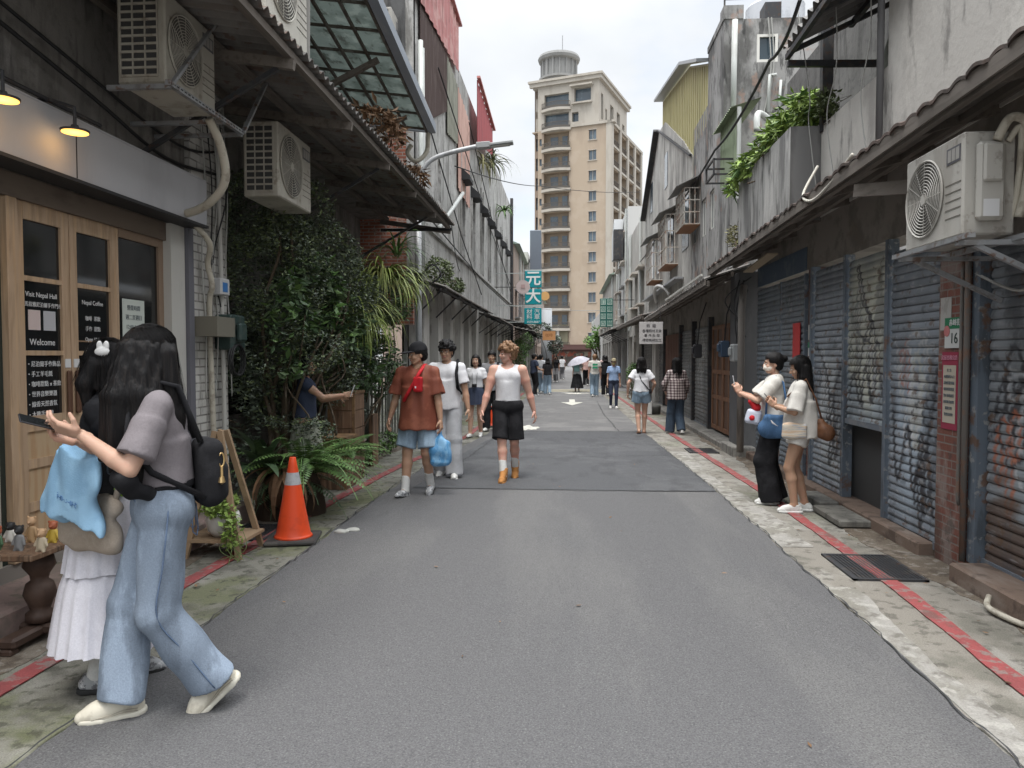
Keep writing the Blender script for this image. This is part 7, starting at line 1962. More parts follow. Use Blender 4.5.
plant('fern','large arching fern behind the traffic cone',[('frond',fronds((-2.62,7.15,.42),34,.95,21,az=(-2.9,1.0),elev=(.55,1.3),pin=.12),LEAF_F),('older_frond',fronds((-2.8,7.2,.35),14,.8,22,az=(-3,1.0),elev=(.1,.7)),LEAF_B)],(-2.65,7.15,.1),group='plants in the left garden strip')
plant('fern','second fern tuft right of the large arching fern',[('frond',fronds((-2.45,7.9,.45),20,.7,27,az=(-2.9,1.2),elev=(.5,1.3),pin=.10),LEAF_F)],(-2.45,7.9,.1),group='plants in the left garden strip')
plant('broad_leaf_plant','dark broad leaved plant between the brick pier and fern',[('broad_leaf',blades((-2.95,6.95,.45),26,.62,.13,31,az=(-2.8,.6),elev=(.5,1.4),droop=.6),LEAF_B)],(-2.95,6.95,.1),group='plants in the left garden strip')
plant('dead_leaf_clump','hanging dead brown leaves at the foot of the fern',[('dead_leaf',blades((-2.72,6.88,.50),46,.50,.07,35,az=(-2.9,.9),elev=(-.6,.5),droop=1.2),LEAF_DEAD)],(-2.72,6.88,.1),group='plants in the left garden strip')
S=SDF(.05);S.cap((-2.85,7.1,.0),(-2.8,7.1,.4),.22,.18);S.cap((-2.6,7.3,.0),(-2.62,7.2,.38),.15,.12)
sdf_obj('root_ball',S,mat('dark_root_mass',(.045,.032,.022),rough=1),None,.02,folds(.03,30,4),label='dark knotted root ball under the big fern',cat='root ball')
bush('low_weeds','low weeds growing at the foot of the metal gate',[((-2.95,11.6,.2),(.2,1.0,.2)),((-2.9,10.2,.15),(.15,.4,.15))],900,.06,LEAF_F,(-2.95,11.5,0),9,.005,gap=.3,nbr=4,group='plants in the left garden strip')
P=cloud([((-2.3,8.9,4.35),(.35,.6,.25)),((-2.25,10.6,4.2),(.25,.5,.15))],700,44,.3);V,F=leaves(P,.13,.3,44,droop=.5)
tag(mesh_np('dead_leaf_litter',V,F,LEAF_DEAD,None,False),kind='stuff')
plant('roof_plant','dry straggly plant drooping from the roof of the ribbed building',[('blades',blades((-2.75,24.2,7.9),60,1.1,.05,51,elev=(-.2,1.0),droop=1.2),mat('dry_grass_leaf',(.20,.19,.09),rough=.8,island=.4)),('twigs',blades((-2.7,26.8,8.5),60,1.2,.06,52,elev=(-.2,1.2),droop=1.0),LEAF_O)],(-2.75,25,7.9))
plant('roof_plant','small green plant on a window hood of the ribbed building',[('blades',blades((-2.6,30.3,7.5),40,.8,.07,53,elev=(0,1.2)),LEAF_F)],(-2.6,30.3,7.4))
bl=[((2.82,9.4,4.58),(.24,.42,.24)),((2.70,10.2,4.45),(.20,.5,.17)),((2.62,11.0,4.36),(.18,.5,.17)),((2.88,9.9,4.62),(.22,.4,.13)),((2.56,11.6,4.22),(.10,.25,.14))]
bush('planter_bush','bright green long leaved bush spilling from the streaked concrete planter',bl,2300,.15,LEAF_BR,(2.9,10.4,4.1),61,.012,aspect=.26,gap=.4,nbr=9,m2=LEAF_F,frac2=.2,droop=.35)
bush('small_bush','dry weeds growing in a crack under the streaked parapet',[((2.85,12.9,3.65),(.12,.3,.2))],300,.09,mat('dry_grass_leaf',(.20,.19,.09)),(2.93,12.9,3.5),62,.006,aspect=.25,nbr=3)
bush('small_bush','grey green tuft hanging beside the bright planter bush',[((2.93,8.7,4.45),(.10,.25,.18))],260,.08,LEAF_O,(2.98,8.8,4.25),63,.006,nbr=3)
def tree(label,c,rad,n,size,m,base,seed,group='far street trees'):
 r=np.random.default_rng(seed);bl=[(np.array(c)+r.normal(size=3)*np.array(rad)*.5,np.array(rad)*r.uniform(.35,.6))for _ in range(9)]
 return bush('tree',label,bl,n,size,m,base,seed,.12,'tree',group,gap=.4,nbr=9)
q=ax(1,62,603,336);tree('bright green tree before the foot of the tower',(q.x,62,q.z),(1.4,1.4,1.1),3500,.20,mat('fresh_tree_leaf',(.13,.24,.06),rough=.6,island=.4),(q.x+.3,62,0),71)
q=ax(1,36,522,345);bush('small_bush','green bush under the far left awnings',[((q.x-.2,36,1.6),(.5,.8,.9)),((q.x+.1,38,2.3),(.4,.6,.5))],1800,.12,LEAF_F,(q.x-.2,36,0),72,.03,nbr=5,group='far street trees')
q=ax(1,44,555,349);bush('small_bush','dark bush hanging over the far left crowd',[((q.x,44,2.3),(.5,.8,.6)),((q.x-.8,43,3.1),(.7,.8,.5))],1800,.14,LEAF_D,(q.x-.3,44,0),73,.03,nbr=5,group='far street trees')
q=ax(1,31,618,345);bush('small_bush','small pot bush by the pale pier at the far right',[((2.45,27.5,.9),(.25,.5,.5))],700,.09,LEAF_F,(2.45,27.5,0),74,.02,nbr=5,group='far street trees')
def cone(loc,label,s=1.0):
 o=empty('traffic_cone',(*loc,.004),.2,label,'traffic cone','traffic cones');o.scale=(s,s,s)
 OR=mat('cone_orange',(.72,.075,.02),[((.55,.06,.02),6,ONE,.5,.7,.5)],rough=.45)
 prof=[(.165,.035),(.158,.05),(.150,.056)]+[(.146-(.146-.027)*t,.06+.66*t)for t in np.linspace(0,1,12)]+[(.022,.725),(.012,.722)]
 MB().lathe(prof,(0,0,0),40).build('cone_body',OR,o,smooth=True,world=False)
 a,b=.49,.595
 rad=lambda z:.146-.119*(z-.06)/.66
 MB().lathe([(rad(a)+.0015,a),(rad(b)+.0015,b)],(0,0,0),40,cap=False).build('reflective_band',mat('reflective_grey',(.42,.43,.44),[((.33,.33,.34),30,ONE,.5,.6,.6)],rough=.35),o,smooth=True,world=False)
 MB().bbox(-.215,.215,-.215,.215,0,.036,.012).build('rubber_base',mat('dark_rubber_base',(.05,.047,.045),[((.10,.09,.08),7,ONE,.5,.7,.6)],rough=.85),o,world=False)
 return o
cone((-2.36,6.20),'orange traffic cone with grey band before the fern');
cone((-1.70,16.6),'second traffic cone behind the girl in dark skirt',.95)
S=SDF(.02);S.ell((-2.02,6.50,.015),(.07,.055,.022));S.ell((-1.94,6.57,.015),(.06,.05,.02))
tag(sdf_obj('stone',S,mat('pale_flat_stone',(.38,.38,.35),rough=.8),None,.006,folds(.008,60,2)),'flat pale stone at the road edge right of traffic cone','stone')
o=tag(empty('plant_pot',(-2.72,9.9,0)),'large round grey stone pot near the wooden crate','pot')
q=gp(345,470);q=(q[0],q[1])
MB().lathe([(.13,0),(.19,.08),(.215,.28),(.20,.38),(.225,.39),(.225,.42),(.19,.42),(.18,.36)],(q[0]+.05,q[1]+.1,.005),28).build('pot_body',mat('mottled_stone_pot',(.22,.19,.165),[((.12,.10,.09),6,ONE,.45,.65,.8),((.32,.29,.26),8,ONE,.55,.7,.5)],rough=.9,bump=(.4,40,ONE)),o,smooth=True)
MB().lathe([(.01,.37),(.18,.37)],(q[0]+.05,q[1]+.1,.005),20,cap=False).build('soil',mat('soil',(.05,.04,.03)),o)
bush('potted_tree','slender tree growing from the round stone pot',[((q[0]+.05,q[1]+.1,1.4),(.35,.4,.45)),((q[0]+.1,q[1]+.2,.9),(.2,.3,.2)),((q[0]+.2,q[1]+.1,1.7),(.3,.3,.2))],1900,.06,LEAF_D,(q[0]+.05,q[1]+.1,.37),81,.02,nbr=7,group='plants in the left garden strip')
def crate(x0,x1,y0,y1,z0,z1,label):
 o=tag(empty('wooden_crate',((x0+x1)/2,(y0+y1)/2,z0)),label,'crate','wooden crates in the garden strip')
 mb=MB();n=5;h=(z1-z0)/n
 for k in range(n):mb.box(x0,x1,y0,y0+.02,z0+h*k+.006,z0+h*(k+1)-.006).box(x1-.02,x1-.001,y0+.02,y1,z0+h*k+.006,z0+h*(k+1)-.006)
 mb.build('slats',WOOD_OLD,o)
 mb=MB();mb.box(x0+.02,x1-.022,y0+.022,y1,z0,z1-.02);mb.build('inner_box',mat('brown_box_inside',(.12,.075,.04),rough=.9),o)
 mb=MB();
 for x in (x0-.004,x1-.03):mb.box(x,x+.034,y0-.008,y0+.03,z0,z1)
 mb.box(x0-.01,x1+.01,y0-.012,y1,z1-.0195,z1+.012);mb.build('corner_post',mat('crate_post_wood',(.21,.125,.06),[((.10,.06,.035),5,ONE,.5,.7,.7)],rough=.8),o)
 return o
crate(-2.98,-2.62,8.6,9.05,0.0,.62,'lower brown wooden crate beside the fern');crate(-3.0,-2.66,9.1,9.55,0.0,1.14,'taller brown wooden crate with paper on top behind the lower crate')
tag(MB().box(-2.86,-2.80,10.5,10.8,0,.75).build('wooden_board',WOOD_OLD),'brown board leaning between the stone pot and the gate','board')
o=tag(empty('plant_stand',(-2.72,5.9,0)),'small wooden A frame plant stand behind woman in grey tee','stand')
px_,py_=-2.78,5.75
mb=MB();WL=mat('light_stand_wood',(.30,.21,.13),[((.18,.12,.07),5,ONE,.5,.7,.7)],rough=.8)
mb.bar((px_+.22,py_-.18,.0),(px_+.02,py_-.05,1.0),.03,.045).bar((px_-.22,py_-.18,.0),(px_-.02,py_-.05,1.0),.03,.045).bar((px_+.22,py_+.25,.0),(px_+.02,py_+.05,1.0),.03,.045).bar((px_-.22,py_+.25,.0),(px_-.02,py_+.05,1.0),.03,.045)
mb.box(px_-.25,px_+.25,py_-.18,py_+.24,.13,.155);mb.build('frame',WL,o)
o=tag(empty('plant_pot',(px_,py_,.16)),'white pot with trailing plant on the A frame stand','pot')
MB().lathe([(.08,0),(.12,.05),(.135,.14),(.12,.19),(.10,.18)],(px_+.02,py_-.02,.157),24).build('pot_body',mat('white_glazed_pot',(.5,.49,.46),rough=.4),o,smooth=True)
P=cloud([((px_+.05,py_-.05,.40),(.18,.16,.10)),((px_+.17,py_-.15,.22),(.10,.08,.16))],700,91,.3);V,F=leaves(P,.05,.6,91)
mesh_np('leaves',V-np.array((px_,py_,.16)),F,LEAF_BR,o,False)
mb=MB();
for k in range(7):a=np.random.default_rng(k);mb.tube(bend([(px_+.05,py_-.05,.35),(px_+.15+.04*a.normal(),py_-.15,.32),(px_+.2+.05*a.normal(),py_-.2,.1),(px_+.25+.06*a.normal(),py_-.25+.05*a.normal(),.02)]),.003,4)
mb.build('runner',mat('vine_green',(.12,.17,.06),rough=.6),o)
tag(MB().lathe([(.13,0),(.16,.02),(.17,.2),(.15,.24),(.14,.22)],(2.4,20.5,.01),20).build('basin',mat('dark_basin',(.06,.06,.055),rough=.7),smooth=True),'low dark basin on the right pavement beyond woman in plaid shirt','basin')
tag(MB().bbox(2.05,2.3,20.2,20.5,.01,.38,.02).build('white_bucket',mat('white_bucket',(.55,.56,.55),rough=.5)),'small white box on the right pavement in the distance','box')
r=np.random.default_rng(5);P=np.stack([r.uniform(-2.0,1.7,22),r.uniform(2.4,12,22),np.full(22,.018)],1);P=np.concatenate([P,np.stack([r.uniform(-2.9,-2.15,50),r.uniform(4.5,12,50),np.full(50,.012)],1),np.stack([r.uniform(2.1,2.8,50),r.uniform(3.2,12,50),np.full(50,.012)],1)])
V,F=leaves(P,.04,.5,6);V[:,2]=np.repeat(P[:,2],4)+np.abs(V[:,2]-np.repeat(P[:,2],4))*.3
tag(mesh_np('fallen_leaves',V,F,LEAF_DEAD,None,False),kind='stuff')
C_GREY_TEE=cloth('grey_mauve_jersey',(.20,.18,.19))
C_BLACK=cloth('black_cotton',(.014,.014,.016),(.03,.03,.033))
C_WHITE=cloth('white_cotton',(.66,.66,.68),(.55,.55,.57))
C_WHITE_SK=cloth('white_gauze',(.66,.65,.70),(.56,.55,.60))
C_OFFWHITE=cloth('offwhite_shirt',(.60,.58,.54),(.5,.48,.44))
C_MAROON=cloth('rust_brown_satin',(.19,.060,.038),(.28,.10,.06),rough=.55)
C_RED=cloth('red_nylon',(.52,.022,.03),rough=.6)
C_JEANS=denim('washed_blue_denim',(.23,.28,.35))
C_JEANS_L=denim('light_blue_denim',(.27,.36,.45))
C_JEANS_D=denim('dark_blue_denim',(.06,.085,.12))
C_CREAM_SHOE=mat('cream_leather',(.62,.58,.48),[((.45,.41,.33),14,ONE,.5,.7,.7)],rough=.6)
C_WHITE_SHOE=mat('white_leather',(.68,.68,.66),[((.5,.49,.46),14,ONE,.5,.7,.6)],rough=.55)
C_SILVER_SHOE=mat('grey_silver_mesh',(.34,.35,.36),[((.12,.12,.13),30,ONE,.5,.6,.9),((.65,.65,.65),24,ONE,.56,.66,.9)],rough=.5)
C_SOLE=mat('cream_rubber_sole',(.62,.59,.50),rough=.7)
C_SOLE_W=mat('white_rubber_sole',(.66,.66,.64),rough=.7)
C_SOLE_K=mat('black_rubber_sole',(.03,.03,.03),rough=.8)
C_TAN_BOOT=mat('tan_nubuck',(.44,.20,.062),[((.32,.14,.04),12,ONE,.5,.7,.7)],rough=.85)
C_SOCK=cloth('white_sock_knit',(.66,.66,.64),scale=200)
C_NAVY=cloth('navy_cotton',(.035,.045,.075),(.05,.06,.09))
C_LBLUE=cloth('light_blue_knit',(.27,.37,.55),(.22,.31,.48))
C_GREY=cloth('mid_grey_cotton',(.20,.20,.21))
C_PALE=cloth('pale_grey_cotton',(.46,.47,.49))
C_KHAKI=cloth('khaki_cotton',(.30,.26,.17))
C_BROWN=mat('brown_leather',(.15,.065,.03),[((.09,.04,.02),9,ONE,.45,.7,.8)],rough=.5,bump=(.3,90,ONE))
C_DENIMBAG=denim('blue_denim_bag',(.07,.14,.26))
C_PHONE=mat('phone_shell',(.05,.05,.055),rough=.2,metal=.3)
C_PHONE_W=mat('pale_phone_shell',(.6,.6,.62),rough=.3)
C_BEIGE=cloth('beige_canvas',(.40,.34,.28),(.30,.25,.20))
C_SKYBAG=mat('sky_blue_nonwoven',(.24,.42,.60),[((.30,.50,.68),5,ONE,.45,.65,.8)],rough=.75,bump=(.25,160,ONE),spec=.3)
C_BLUEPLASTIC=mat('blue_plastic_film',(.10,.33,.62),[((.25,.50,.75),14,(1,1,.4),.45,.6,.9)],rough=.3,alpha=.85,spec=.6,bump=(.8,26,ONE))
C_GOLD=mat('gold_clip',(.6,.42,.2),rough=.35,metal=.9)
C_LIME=mat('lime_green_felt',(.38,.75,.06),rough=.6)
def plaid_mat():
 m=bpy.data.materials.new('plaid_flannel');m.use_nodes=True
 nt=m.node_tree;N=nt.nodes;L=nt.links;bs=N['Principled BSDF']
 tc=N.new('ShaderNodeTexCoord');sp=N.new('ShaderNodeSeparateXYZ');L.new(tc.outputs['Object'],sp.inputs[0])
 cur=None
 for ax_,sc in (('X',105),('Z',105)):
  mu=N.new('ShaderNodeMath');mu.operation='MULTIPLY';L.new(sp.outputs[ax_],mu.inputs[0]);mu.inputs[1].default_value=sc
  si=N.new('ShaderNodeMath');si.operation='SINE';L.new(mu.outputs[0],si.inputs[0])
  gt=N.new('ShaderNodeMath');gt.operation='GREATER_THAN';L.new(si.outputs[0],gt.inputs[0]);gt.inputs[1].default_value=.1
  if cur is None:cur=gt.outputs[0]
  else :
   ad=N.new('ShaderNodeMath');ad.operation='ADD';L.new(cur,ad.inputs[0]);L.new(gt.outputs[0],ad.inputs[1]);cur=ad.outputs[0]
 dv=N.new('ShaderNodeMath');dv.operation='MULTIPLY';L.new(cur,dv.inputs[0]);dv.inputs[1].default_value=.5
 cr=N.new('ShaderNodeValToRGB');L.new(dv.outputs[0],cr.inputs[0])
 e=cr.color_ramp.elements;e[0].color=(.42,.38,.36,1);e[1].color=(.045,.03,.035,1)
 x=e.new(.5);x.color=(.20,.15,.15,1)
 L.new(cr.outputs[0],bs.inputs['Base Color']);bs.inputs['Roughness'].default_value=.9
 return m
C_PLAID=plaid_mat()
def phone(P,pos,rot=(0,0,0),label='',m=None,size=(.074,.152,.008)):
 o=held(P,'smartphone',label,'phone')
 a=MB();a.obox(pos,size,Euler(rot).to_matrix(),.003);a.build('case',m or C_PHONE,o,world=False)
 b=MB();q=Euler(rot).to_matrix();b.obox(Vector(pos)+q@Vector((0,0,size[2]/2+.0006)),(size[0]*.92,size[1]*.95,.0008),q);b.build('screen',GLASS_DARK,o,world=False)
 return o
P=Person(None,124,1.715,'long haired woman in grey tee and wide blue jeans walking with a phone',lean=.03,xy=(-1.79,3.15),vox=.008,feet={'R':(.05,.175,0,-2,0),'L':(-.055,-.25,0,4,-38)},hands={'L':((-.13,.31,1.27),(-.5,-.2,-1)),'R':((-.02,.32,1.235),(.5,0,-1))},head=(0,-24),curl=.55,hipz=-.004)
W1=P
P.body(face=True,hand_kw={'L':dict(dirv=(.10,.8,.35),normal=(.55,-.15,.85),curl=.42,thumb=.7),'R':dict(dirv=(-.15,.8,.3),normal=(-.5,-.2,.8),curl=.5)})
P.top(C_GREY_TEE,sleeve=.82,g=.018,hem=1.03,fold=.009,slv_r=.080,flare=.012)
P.trousers(C_JEANS,end=1.0,rh=.102,rk=.086,ra=.100,waist=1.025,fold=.014,ez=.0,g=.020)
P.shoes(C_CREAM_SHOE,sole=C_SOLE,k=1.16)
P.hair(HAIR_BLACK,'long',length=.52,fringe=.03,vol=.020,front=1.0,thick=1.05)
S=SDF(.01);S.tube(P.J['pel']+V3(0,0,.085),P.J['pel']+V3(0,0,.122),.156,.153,flat=((0,1,0),1.2));P.part('belt',S,C_BLACK,None,None,vox=.008)
S=SDF(.02);J=P.J
for dx,dy,l,r0 in ((-.085,.10,.47,.038),(-.08,.055,.50,.042),(-.10,.01,.52,.040),(-.09,-.04,.50,.036),(-.05,.13,.42,.026),(.08,.08,.42,.030)):
 a=J['hd']+V3(dx*.70,.005+dy*.75,.04);b_=J['hd']+V3(dx*1.15,.03+dy,-.16);c_=J['hd']+V3(dx*1.3,.05+dy*1.05,-l)
 S.cap(a,b_,r0,r0*1.05);S.cap(b_,c_,r0*1.05,.018)
P.strands(700,.55,front=True)
P.part('hair_curtain',S,HAIR_BLACK,lambda q:.004*np.sin(q[:,0]*160+2*np.sin(q[:,2]*8))*np.sin(q[:,1]*150+np.sin(q[:,2]*7)),None,vox=.006)
mb=MB();J=P.J
for sd,sg in (('L',-1),('R',1)):
 o_=np.array((sg,0,0.));pts=[J['pel']+V3(sg*.158,.0,.05),J['hip'+sd]+o_*.108,(J['hip'+sd]+J['kn'+sd])/2+o_*.098,J['kn'+sd]+o_*.090,(J['kn'+sd]+J['an'+sd])/2+o_*.098,J['an'+sd]+o_*.108]
 mb.tube(bend([tuple(q)for q in pts],5),.004,5)
 mb.tube(bend([tuple(J['pel']+V3(sg*.155,.03,.01)),tuple(J['pel']+V3(sg*.135,.085,.015)),tuple(J['pel']+V3(sg*.09,.13,.06))],5),.003,5)
 for a_,b_ in (((-.035,-.128,.0),(-.115,-.10,.0)),((-.115,-.10,.0),(-.115,-.105,-.11)),((-.115,-.105,-.11),(-.075,-.125,-.135)),((-.075,-.125,-.135),(-.035,-.135,-.11)),((-.035,-.135,-.11),(-.035,-.128,.0))):
  mb.tube([tuple(J['pel']+V3(-sg*a_[0],a_[1],a_[2])),tuple(J['pel']+V3(-sg*b_[0],b_[1],b_[2]))],.003,4)
mb.build('seam',denim('seam_denim',(.13,.18,.27)),P.root,smooth=True,world=False)
phone(P,tuple(V3(-.075,.45,1.315)),(R(20),R(-20),R(8)),'dark smartphone held out by woman in grey tee',C_PHONE)
o=held(P,'backpack','small black backpack with gold clip slung low on woman in grey tee','backpack')
S=SDF(.03);c=J['chest']
S.box(c+V3(-.02,-.195,-.18),(.115,.055,.15),rotm(6),r=.05);S.box(c+V3(-.02,-.235,-.22),(.085,.04,.085),rotm(6),r=.03)
sdf_obj('bag_body',S,C_BLACK,o,.008,folds(.006,26,4))
mb=MB()
for sg,x0 in ((-1,-.115),(1,.10)):
 mb.tube([tuple(c+V3(x0*.9,-.16,-.04)),tuple(J['nb']+V3(x0*.98,-.085,.02)),tuple(J['nb']+V3(x0,.0,.045)),tuple(c+V3(x0*1.05,.12,.10)),tuple(c+V3(x0*1.25,.13,-.02)),tuple(c+V3(x0*1.5,.04,-.15)),tuple(c+V3(x0*1.1,-.17,-.28))],.013,6)
mb.build('strap',C_BLACK,o,smooth=True,world=False)
mb=MB();q=c+V3(-.13,-.24,-.12)
mb.tube([tuple(q+V3(0,.012*math.sin(a),.03*math.cos(a)))for a in np.linspace(0,6.28,13)],.004,6);mb.tube([tuple(q+V3(0,0,-.03)),tuple(q+V3(0,0,-.075))],.007,6)
mb.lathe([(.0,-.11),(.016,-.10),(.010,-.075)],tuple(q),10)
mb.build('clip',C_GOLD,o,world=False)
o=held(P,'cardigan','black cardigan bundled over the forearm of woman in grey tee','cardigan')
S=SDF(.03);e=J['elL'];w_=J['wrL']
S.cap(e+(w_-e)*.05+V3(.02,0,-.05),e+(w_-e)*.15+V3(.04,.0,-.06),.045,.042);S.cap(e+V3(.05,-.02,-.09),e+V3(.10,-.08,-.12),.042,.034)
sdf_obj('cloth',S,C_BLACK,o,.008,folds(.012,30,8))
P=Person((113,684),-72,1.66,'woman in black tee and long white skirt with white hair clip by the shop',vox=.009,feet={'L':(-.09,.05,0,8,0),'R':(.08,-.05,0,-8,0)},hands={'R':((.10,.24,1.37),(.6,-.6,-1)),'L':((-.06,.27,1.33),(-.4,0,-1))},head=(8,-22),curl=.7)
W2=P;J=P.J
P.body(hand_kw={'R':dict(dirv=(-.3,.3,.8),normal=(-.6,-.7,0)),'L':dict(dirv=(.3,.3,.7),normal=(.4,-.6,.2))})
P.top(C_BLACK,sleeve=.75,g=.022,hem=.97,fold=.008,slv_r=.080,neck=.055)
P.skirt(C_WHITE_SK,hem=.60,rw=.130,rh=.215,waist=1.03,pleat=.006,n=16,name='skirt')
o=P.skirt(C_WHITE_SK,hem=.235,rw=.208,rh=.285,waist=.615,pleat=.011,n=22,name='skirt_tier',seed=5)
P.shoes(C_SILVER_SHOE,sole=C_SOLE_K,sock=C_SOCK,sock_h=.12)
P.hair(HAIR_BLACK,'bob',length=.17,vol=.016);P.strands(250,.19,r=.002)
mb=SDF(.006);q=J['hd']+P.HR@V3(.082,-.05,.06)
mb.ell(q,(.02,.034,.024));mb.ell(q+V3(0,.018,.030),(.011,.013,.024));mb.ell(q+V3(0,-.012,.032),(.011,.013,.022))
V,F=mb.mesh(.004);mesh_np('hair_clip',V,F,mat('white_plush',(.7,.69,.67),rough=.9,bump=(.6,200,ONE)),P.root)
def wbag(name,label,S,m,handles,vox=.008,noise=None,post=None,hm=None,hr=.008):
 o=tag(empty(name,(0,0,0)),label,'bag')
 b=sdf_obj('bag_body',S,m,o,vox,noise,post)
 if handles:
  mb=MB()
  for pts in handles:mb.tube(pts,hr,6)
  mb.build('handle',hm or m,o,smooth=True)
 return o
rr=rotm(-28)
c=np.array(ax(1,3.08,75,482));
S=SDF(.01)
rb=rotm(-26,0,0)@rotm(0,0,12)
nb_v=rb@V3(0,1,0)
S.tube(c+rb@V3(.0,0,-.165),c+rb@V3(-.015,0,.13),.205,.145,flat=(nb_v,3.2),k=.02)
S.tube(c+rb@V3(-.02,0,.10),c+rb@V3(-.05,0,.22),.12,.03,flat=(nb_v,3.2),k=.03)
S.cap(c+rb@V3(-.15,0,-.11),c+rb@V3(-.205,.0,-.150),.02,.006,k=.04)
elR=np.array(P.w(J['elR']))
hd=[[tuple(c+rb@V3(-.10,-.02,.13)),tuple(elR+V3(-.03,-.05,.03)),tuple(elR+V3(.03,-.03,.04)),tuple(c+rb@V3(.08,-.02,.13))]]
TOTE=wbag('tote_bag','sky blue fabric tote bag hanging from the elbow of woman in white skirt',S,C_SKYBAG,hd,.007,folds(.030,22,11,1.0))
tq=Matrix(rb.tolist()).to_euler()
pr=c+rb@V3(.045,-.0555,-.06)
t=text_obj('lettering','i-n-o-u-t',.045,pr,(Matrix(rb.tolist())@Euler((R(90),0,0)).to_matrix()).to_euler(),mat('tote_print',(.12,.24,.45),rough=.8),TOTE)
c=np.array(ax(1,3.16,92,527));S=SDF(.03)
rb=rotm(-20,0,6)
S.cap(c+rb@V3(-.10,0,-.035),c+rb@V3(.10,0,-.02),.10,.088,flat=(rb@V3(0,1,0),1.6));S.cap(c+rb@V3(-.07,0,.07),c+rb@V3(.12,0,.12),.06,.055,flat=(rb@V3(0,1,0),1.3))
shR=np.array(P.w(J['shR']))
hd=[[tuple(c+rb@V3(.13,0,.10)),tuple(c+rb@V3(.15,.02,.28)),tuple(shR+V3(.05,.02,-.12))],[tuple(c+rb@V3(-.10,0,.05)),tuple(c+rb@V3(-.06,.06,.22)),tuple(shR+V3(-.03,.05,-.12))]]
wbag('shoulder_bag','slouchy beige canvas bag hanging under the sky blue tote',S,C_BEIGE,hd,.007,folds(.018,24,5,1.0),hr=.014)
o=tag(MB().obox(ax(1,3.2,123,487),(.055,.012,.075),Euler((0,R(40),0)).to_matrix(),.004).build('tag',C_LIME),'lime green tag dangling beside the beige canvas bag','tag')
P=Person((419,495),172,1.74,'man in black cap, rust brown shirt and baggy denim shorts carrying a blue bag',male=True,build=1.03,vox=.011,lean=.01,feet={'R':(.12,.14,0,-12,12),'L':(-.10,-.12,0,8,-12)},hands={'R':((.33,.02,.86),(.4,-1,0)),'L':((-.28,.05,.80),(-.4,-1,0))},head=(-48,-8),skin=SKIN_B)
J=P.J
P.body();P.top(C_MAROON,sleeve=.88,g=.034,hem=.745,fold=.014,slv_r=.092,flare=.045,neck=.060,vneck=1.5,name='shirt')
P.trousers(C_JEANS_L,end=.44,rh=.108,rk=.118,g=.02,waist=1.0,name='shorts',fold=.009)
P.shoes(C_SILVER_SHOE,sole=C_SOLE_K,sock=C_SOCK,sock_h=.17);P.hair(HAIR_BLACK,'short',vol=.012);P.cap_hat(C_BLACK)
P.strap(C_RED,'L','R',r=.020,name='sash',g=.085,drop=.98)
o=held(P,'crossbody_bag','red crossbody pouch worn high on man in rust shirt','pouch')
S=SDF(.02);S.box(J['chest']+V3(-.07,.20,-.0),(.055,.03,.085),rotm(-6),r=.025);sdf_obj('pouch',S,C_RED,o,.008,folds(.006,30,2))
mb=MB();mb.obox(J['chest']+V3(-.05,.234,-.03),(.016,.003,.022));mb.build('badge',C_WHITE,o,world=False)
o=held(P,'plastic_bag','blue translucent plastic bag carried by man in rust shirt','bag')
w_=J['wrL']+V3(0,0,-.10);S=SDF(.03)
S.cap(w_+V3(0,.01,-.02),w_+V3(0,.01,-.14),.02,.065,flat=((0,1,0),1.3));S.box(w_+V3(0,.01,-.27),(.115,.06,.14),rotm(8,0,4),r=.05)
sdf_obj('bag_body',S,C_BLUEPLASTIC,o,.009,folds(.016,26,9,.8))
P=Person((447,477),178,1.78,'man with curly black hair and glasses in white tee and pale trousers',male=True,vox=.012,feet={'L':(-.12,.12,0,8,8),'R':(.09,-.12,0,-8,-15)},hands={'L':((-.30,.08,.80),(-.4,-1,0)),'R':((.29,-.05,.82),(.4,-1,0))},head=(-8,-6),skin=SKIN_B)
J=P.J
P.body();P.top(C_WHITE,sleeve=.72,g=.026,hem=.86,fold=.008,slv_r=.082);P.trousers(C_PALE,rh=.115,rk=.105,ra=.105,g=.012,waist=1.0,fold=.010)
P.shoes(C_WHITE_SHOE,sole=C_SOLE_W);P.hair(HAIR_BLACK,'curly',vol=.024,fringe=.022);P.glasses()
o=held(P,'backpack','black backpack on the shoulder of man in white tee with curly hair','backpack')
S=SDF(.03);S.box(J['chest']+V3(0,-.19,-.06),(.14,.075,.2),None,r=.06);sdf_obj('bag_body',S,C_BLACK,o,.012)
mb=MB()
for x0 in (-.135,):mb.tube([tuple(J['chest']+V3(x0,-.15,.10)),tuple(J['nb']+V3(x0*1.05,0,.035)),tuple(J['chest']+V3(x0*1.1,.135,.06)),tuple(J['chest']+V3(x0*1.2,.12,-.12)),tuple(J['chest']+V3(x0*1.2,-.12,-.20))],.020,6)
mb.build('strap',C_BLACK,o,smooth=True,world=False)
P=Person((508,480),176,1.75,'man with wavy brown hair in white tank top, black shorts and tan boots',male=True,build=1.02,vox=.010,feet={'R':(.03,.20,0,-2,6),'L':(-.06,-.22,0,6,-22)},hands={'R':((.30,.16,.84),(.6,-1,0)),'L':((-.34,-.05,.80),(-.6,-1,0))},head=(-62,-2),skin=SKIN_C)
J=P.J
P.body(muscle=1.12);P.top(C_WHITE,g=.010,hem=.985,fold=.005,sleeveless=True,neck=.088,name='tank_top')
P.trousers(C_BLACK,end=.47,rh=.100,rk=.102,g=.016,waist=1.0,name='shorts',fold=.008)
P.shoes(C_TAN_BOOT,style='boot',sock=C_SOCK,sock_h=.2);P.hair(HAIR_BROWN,'curly',vol=.022,fringe=.03,seed=4)
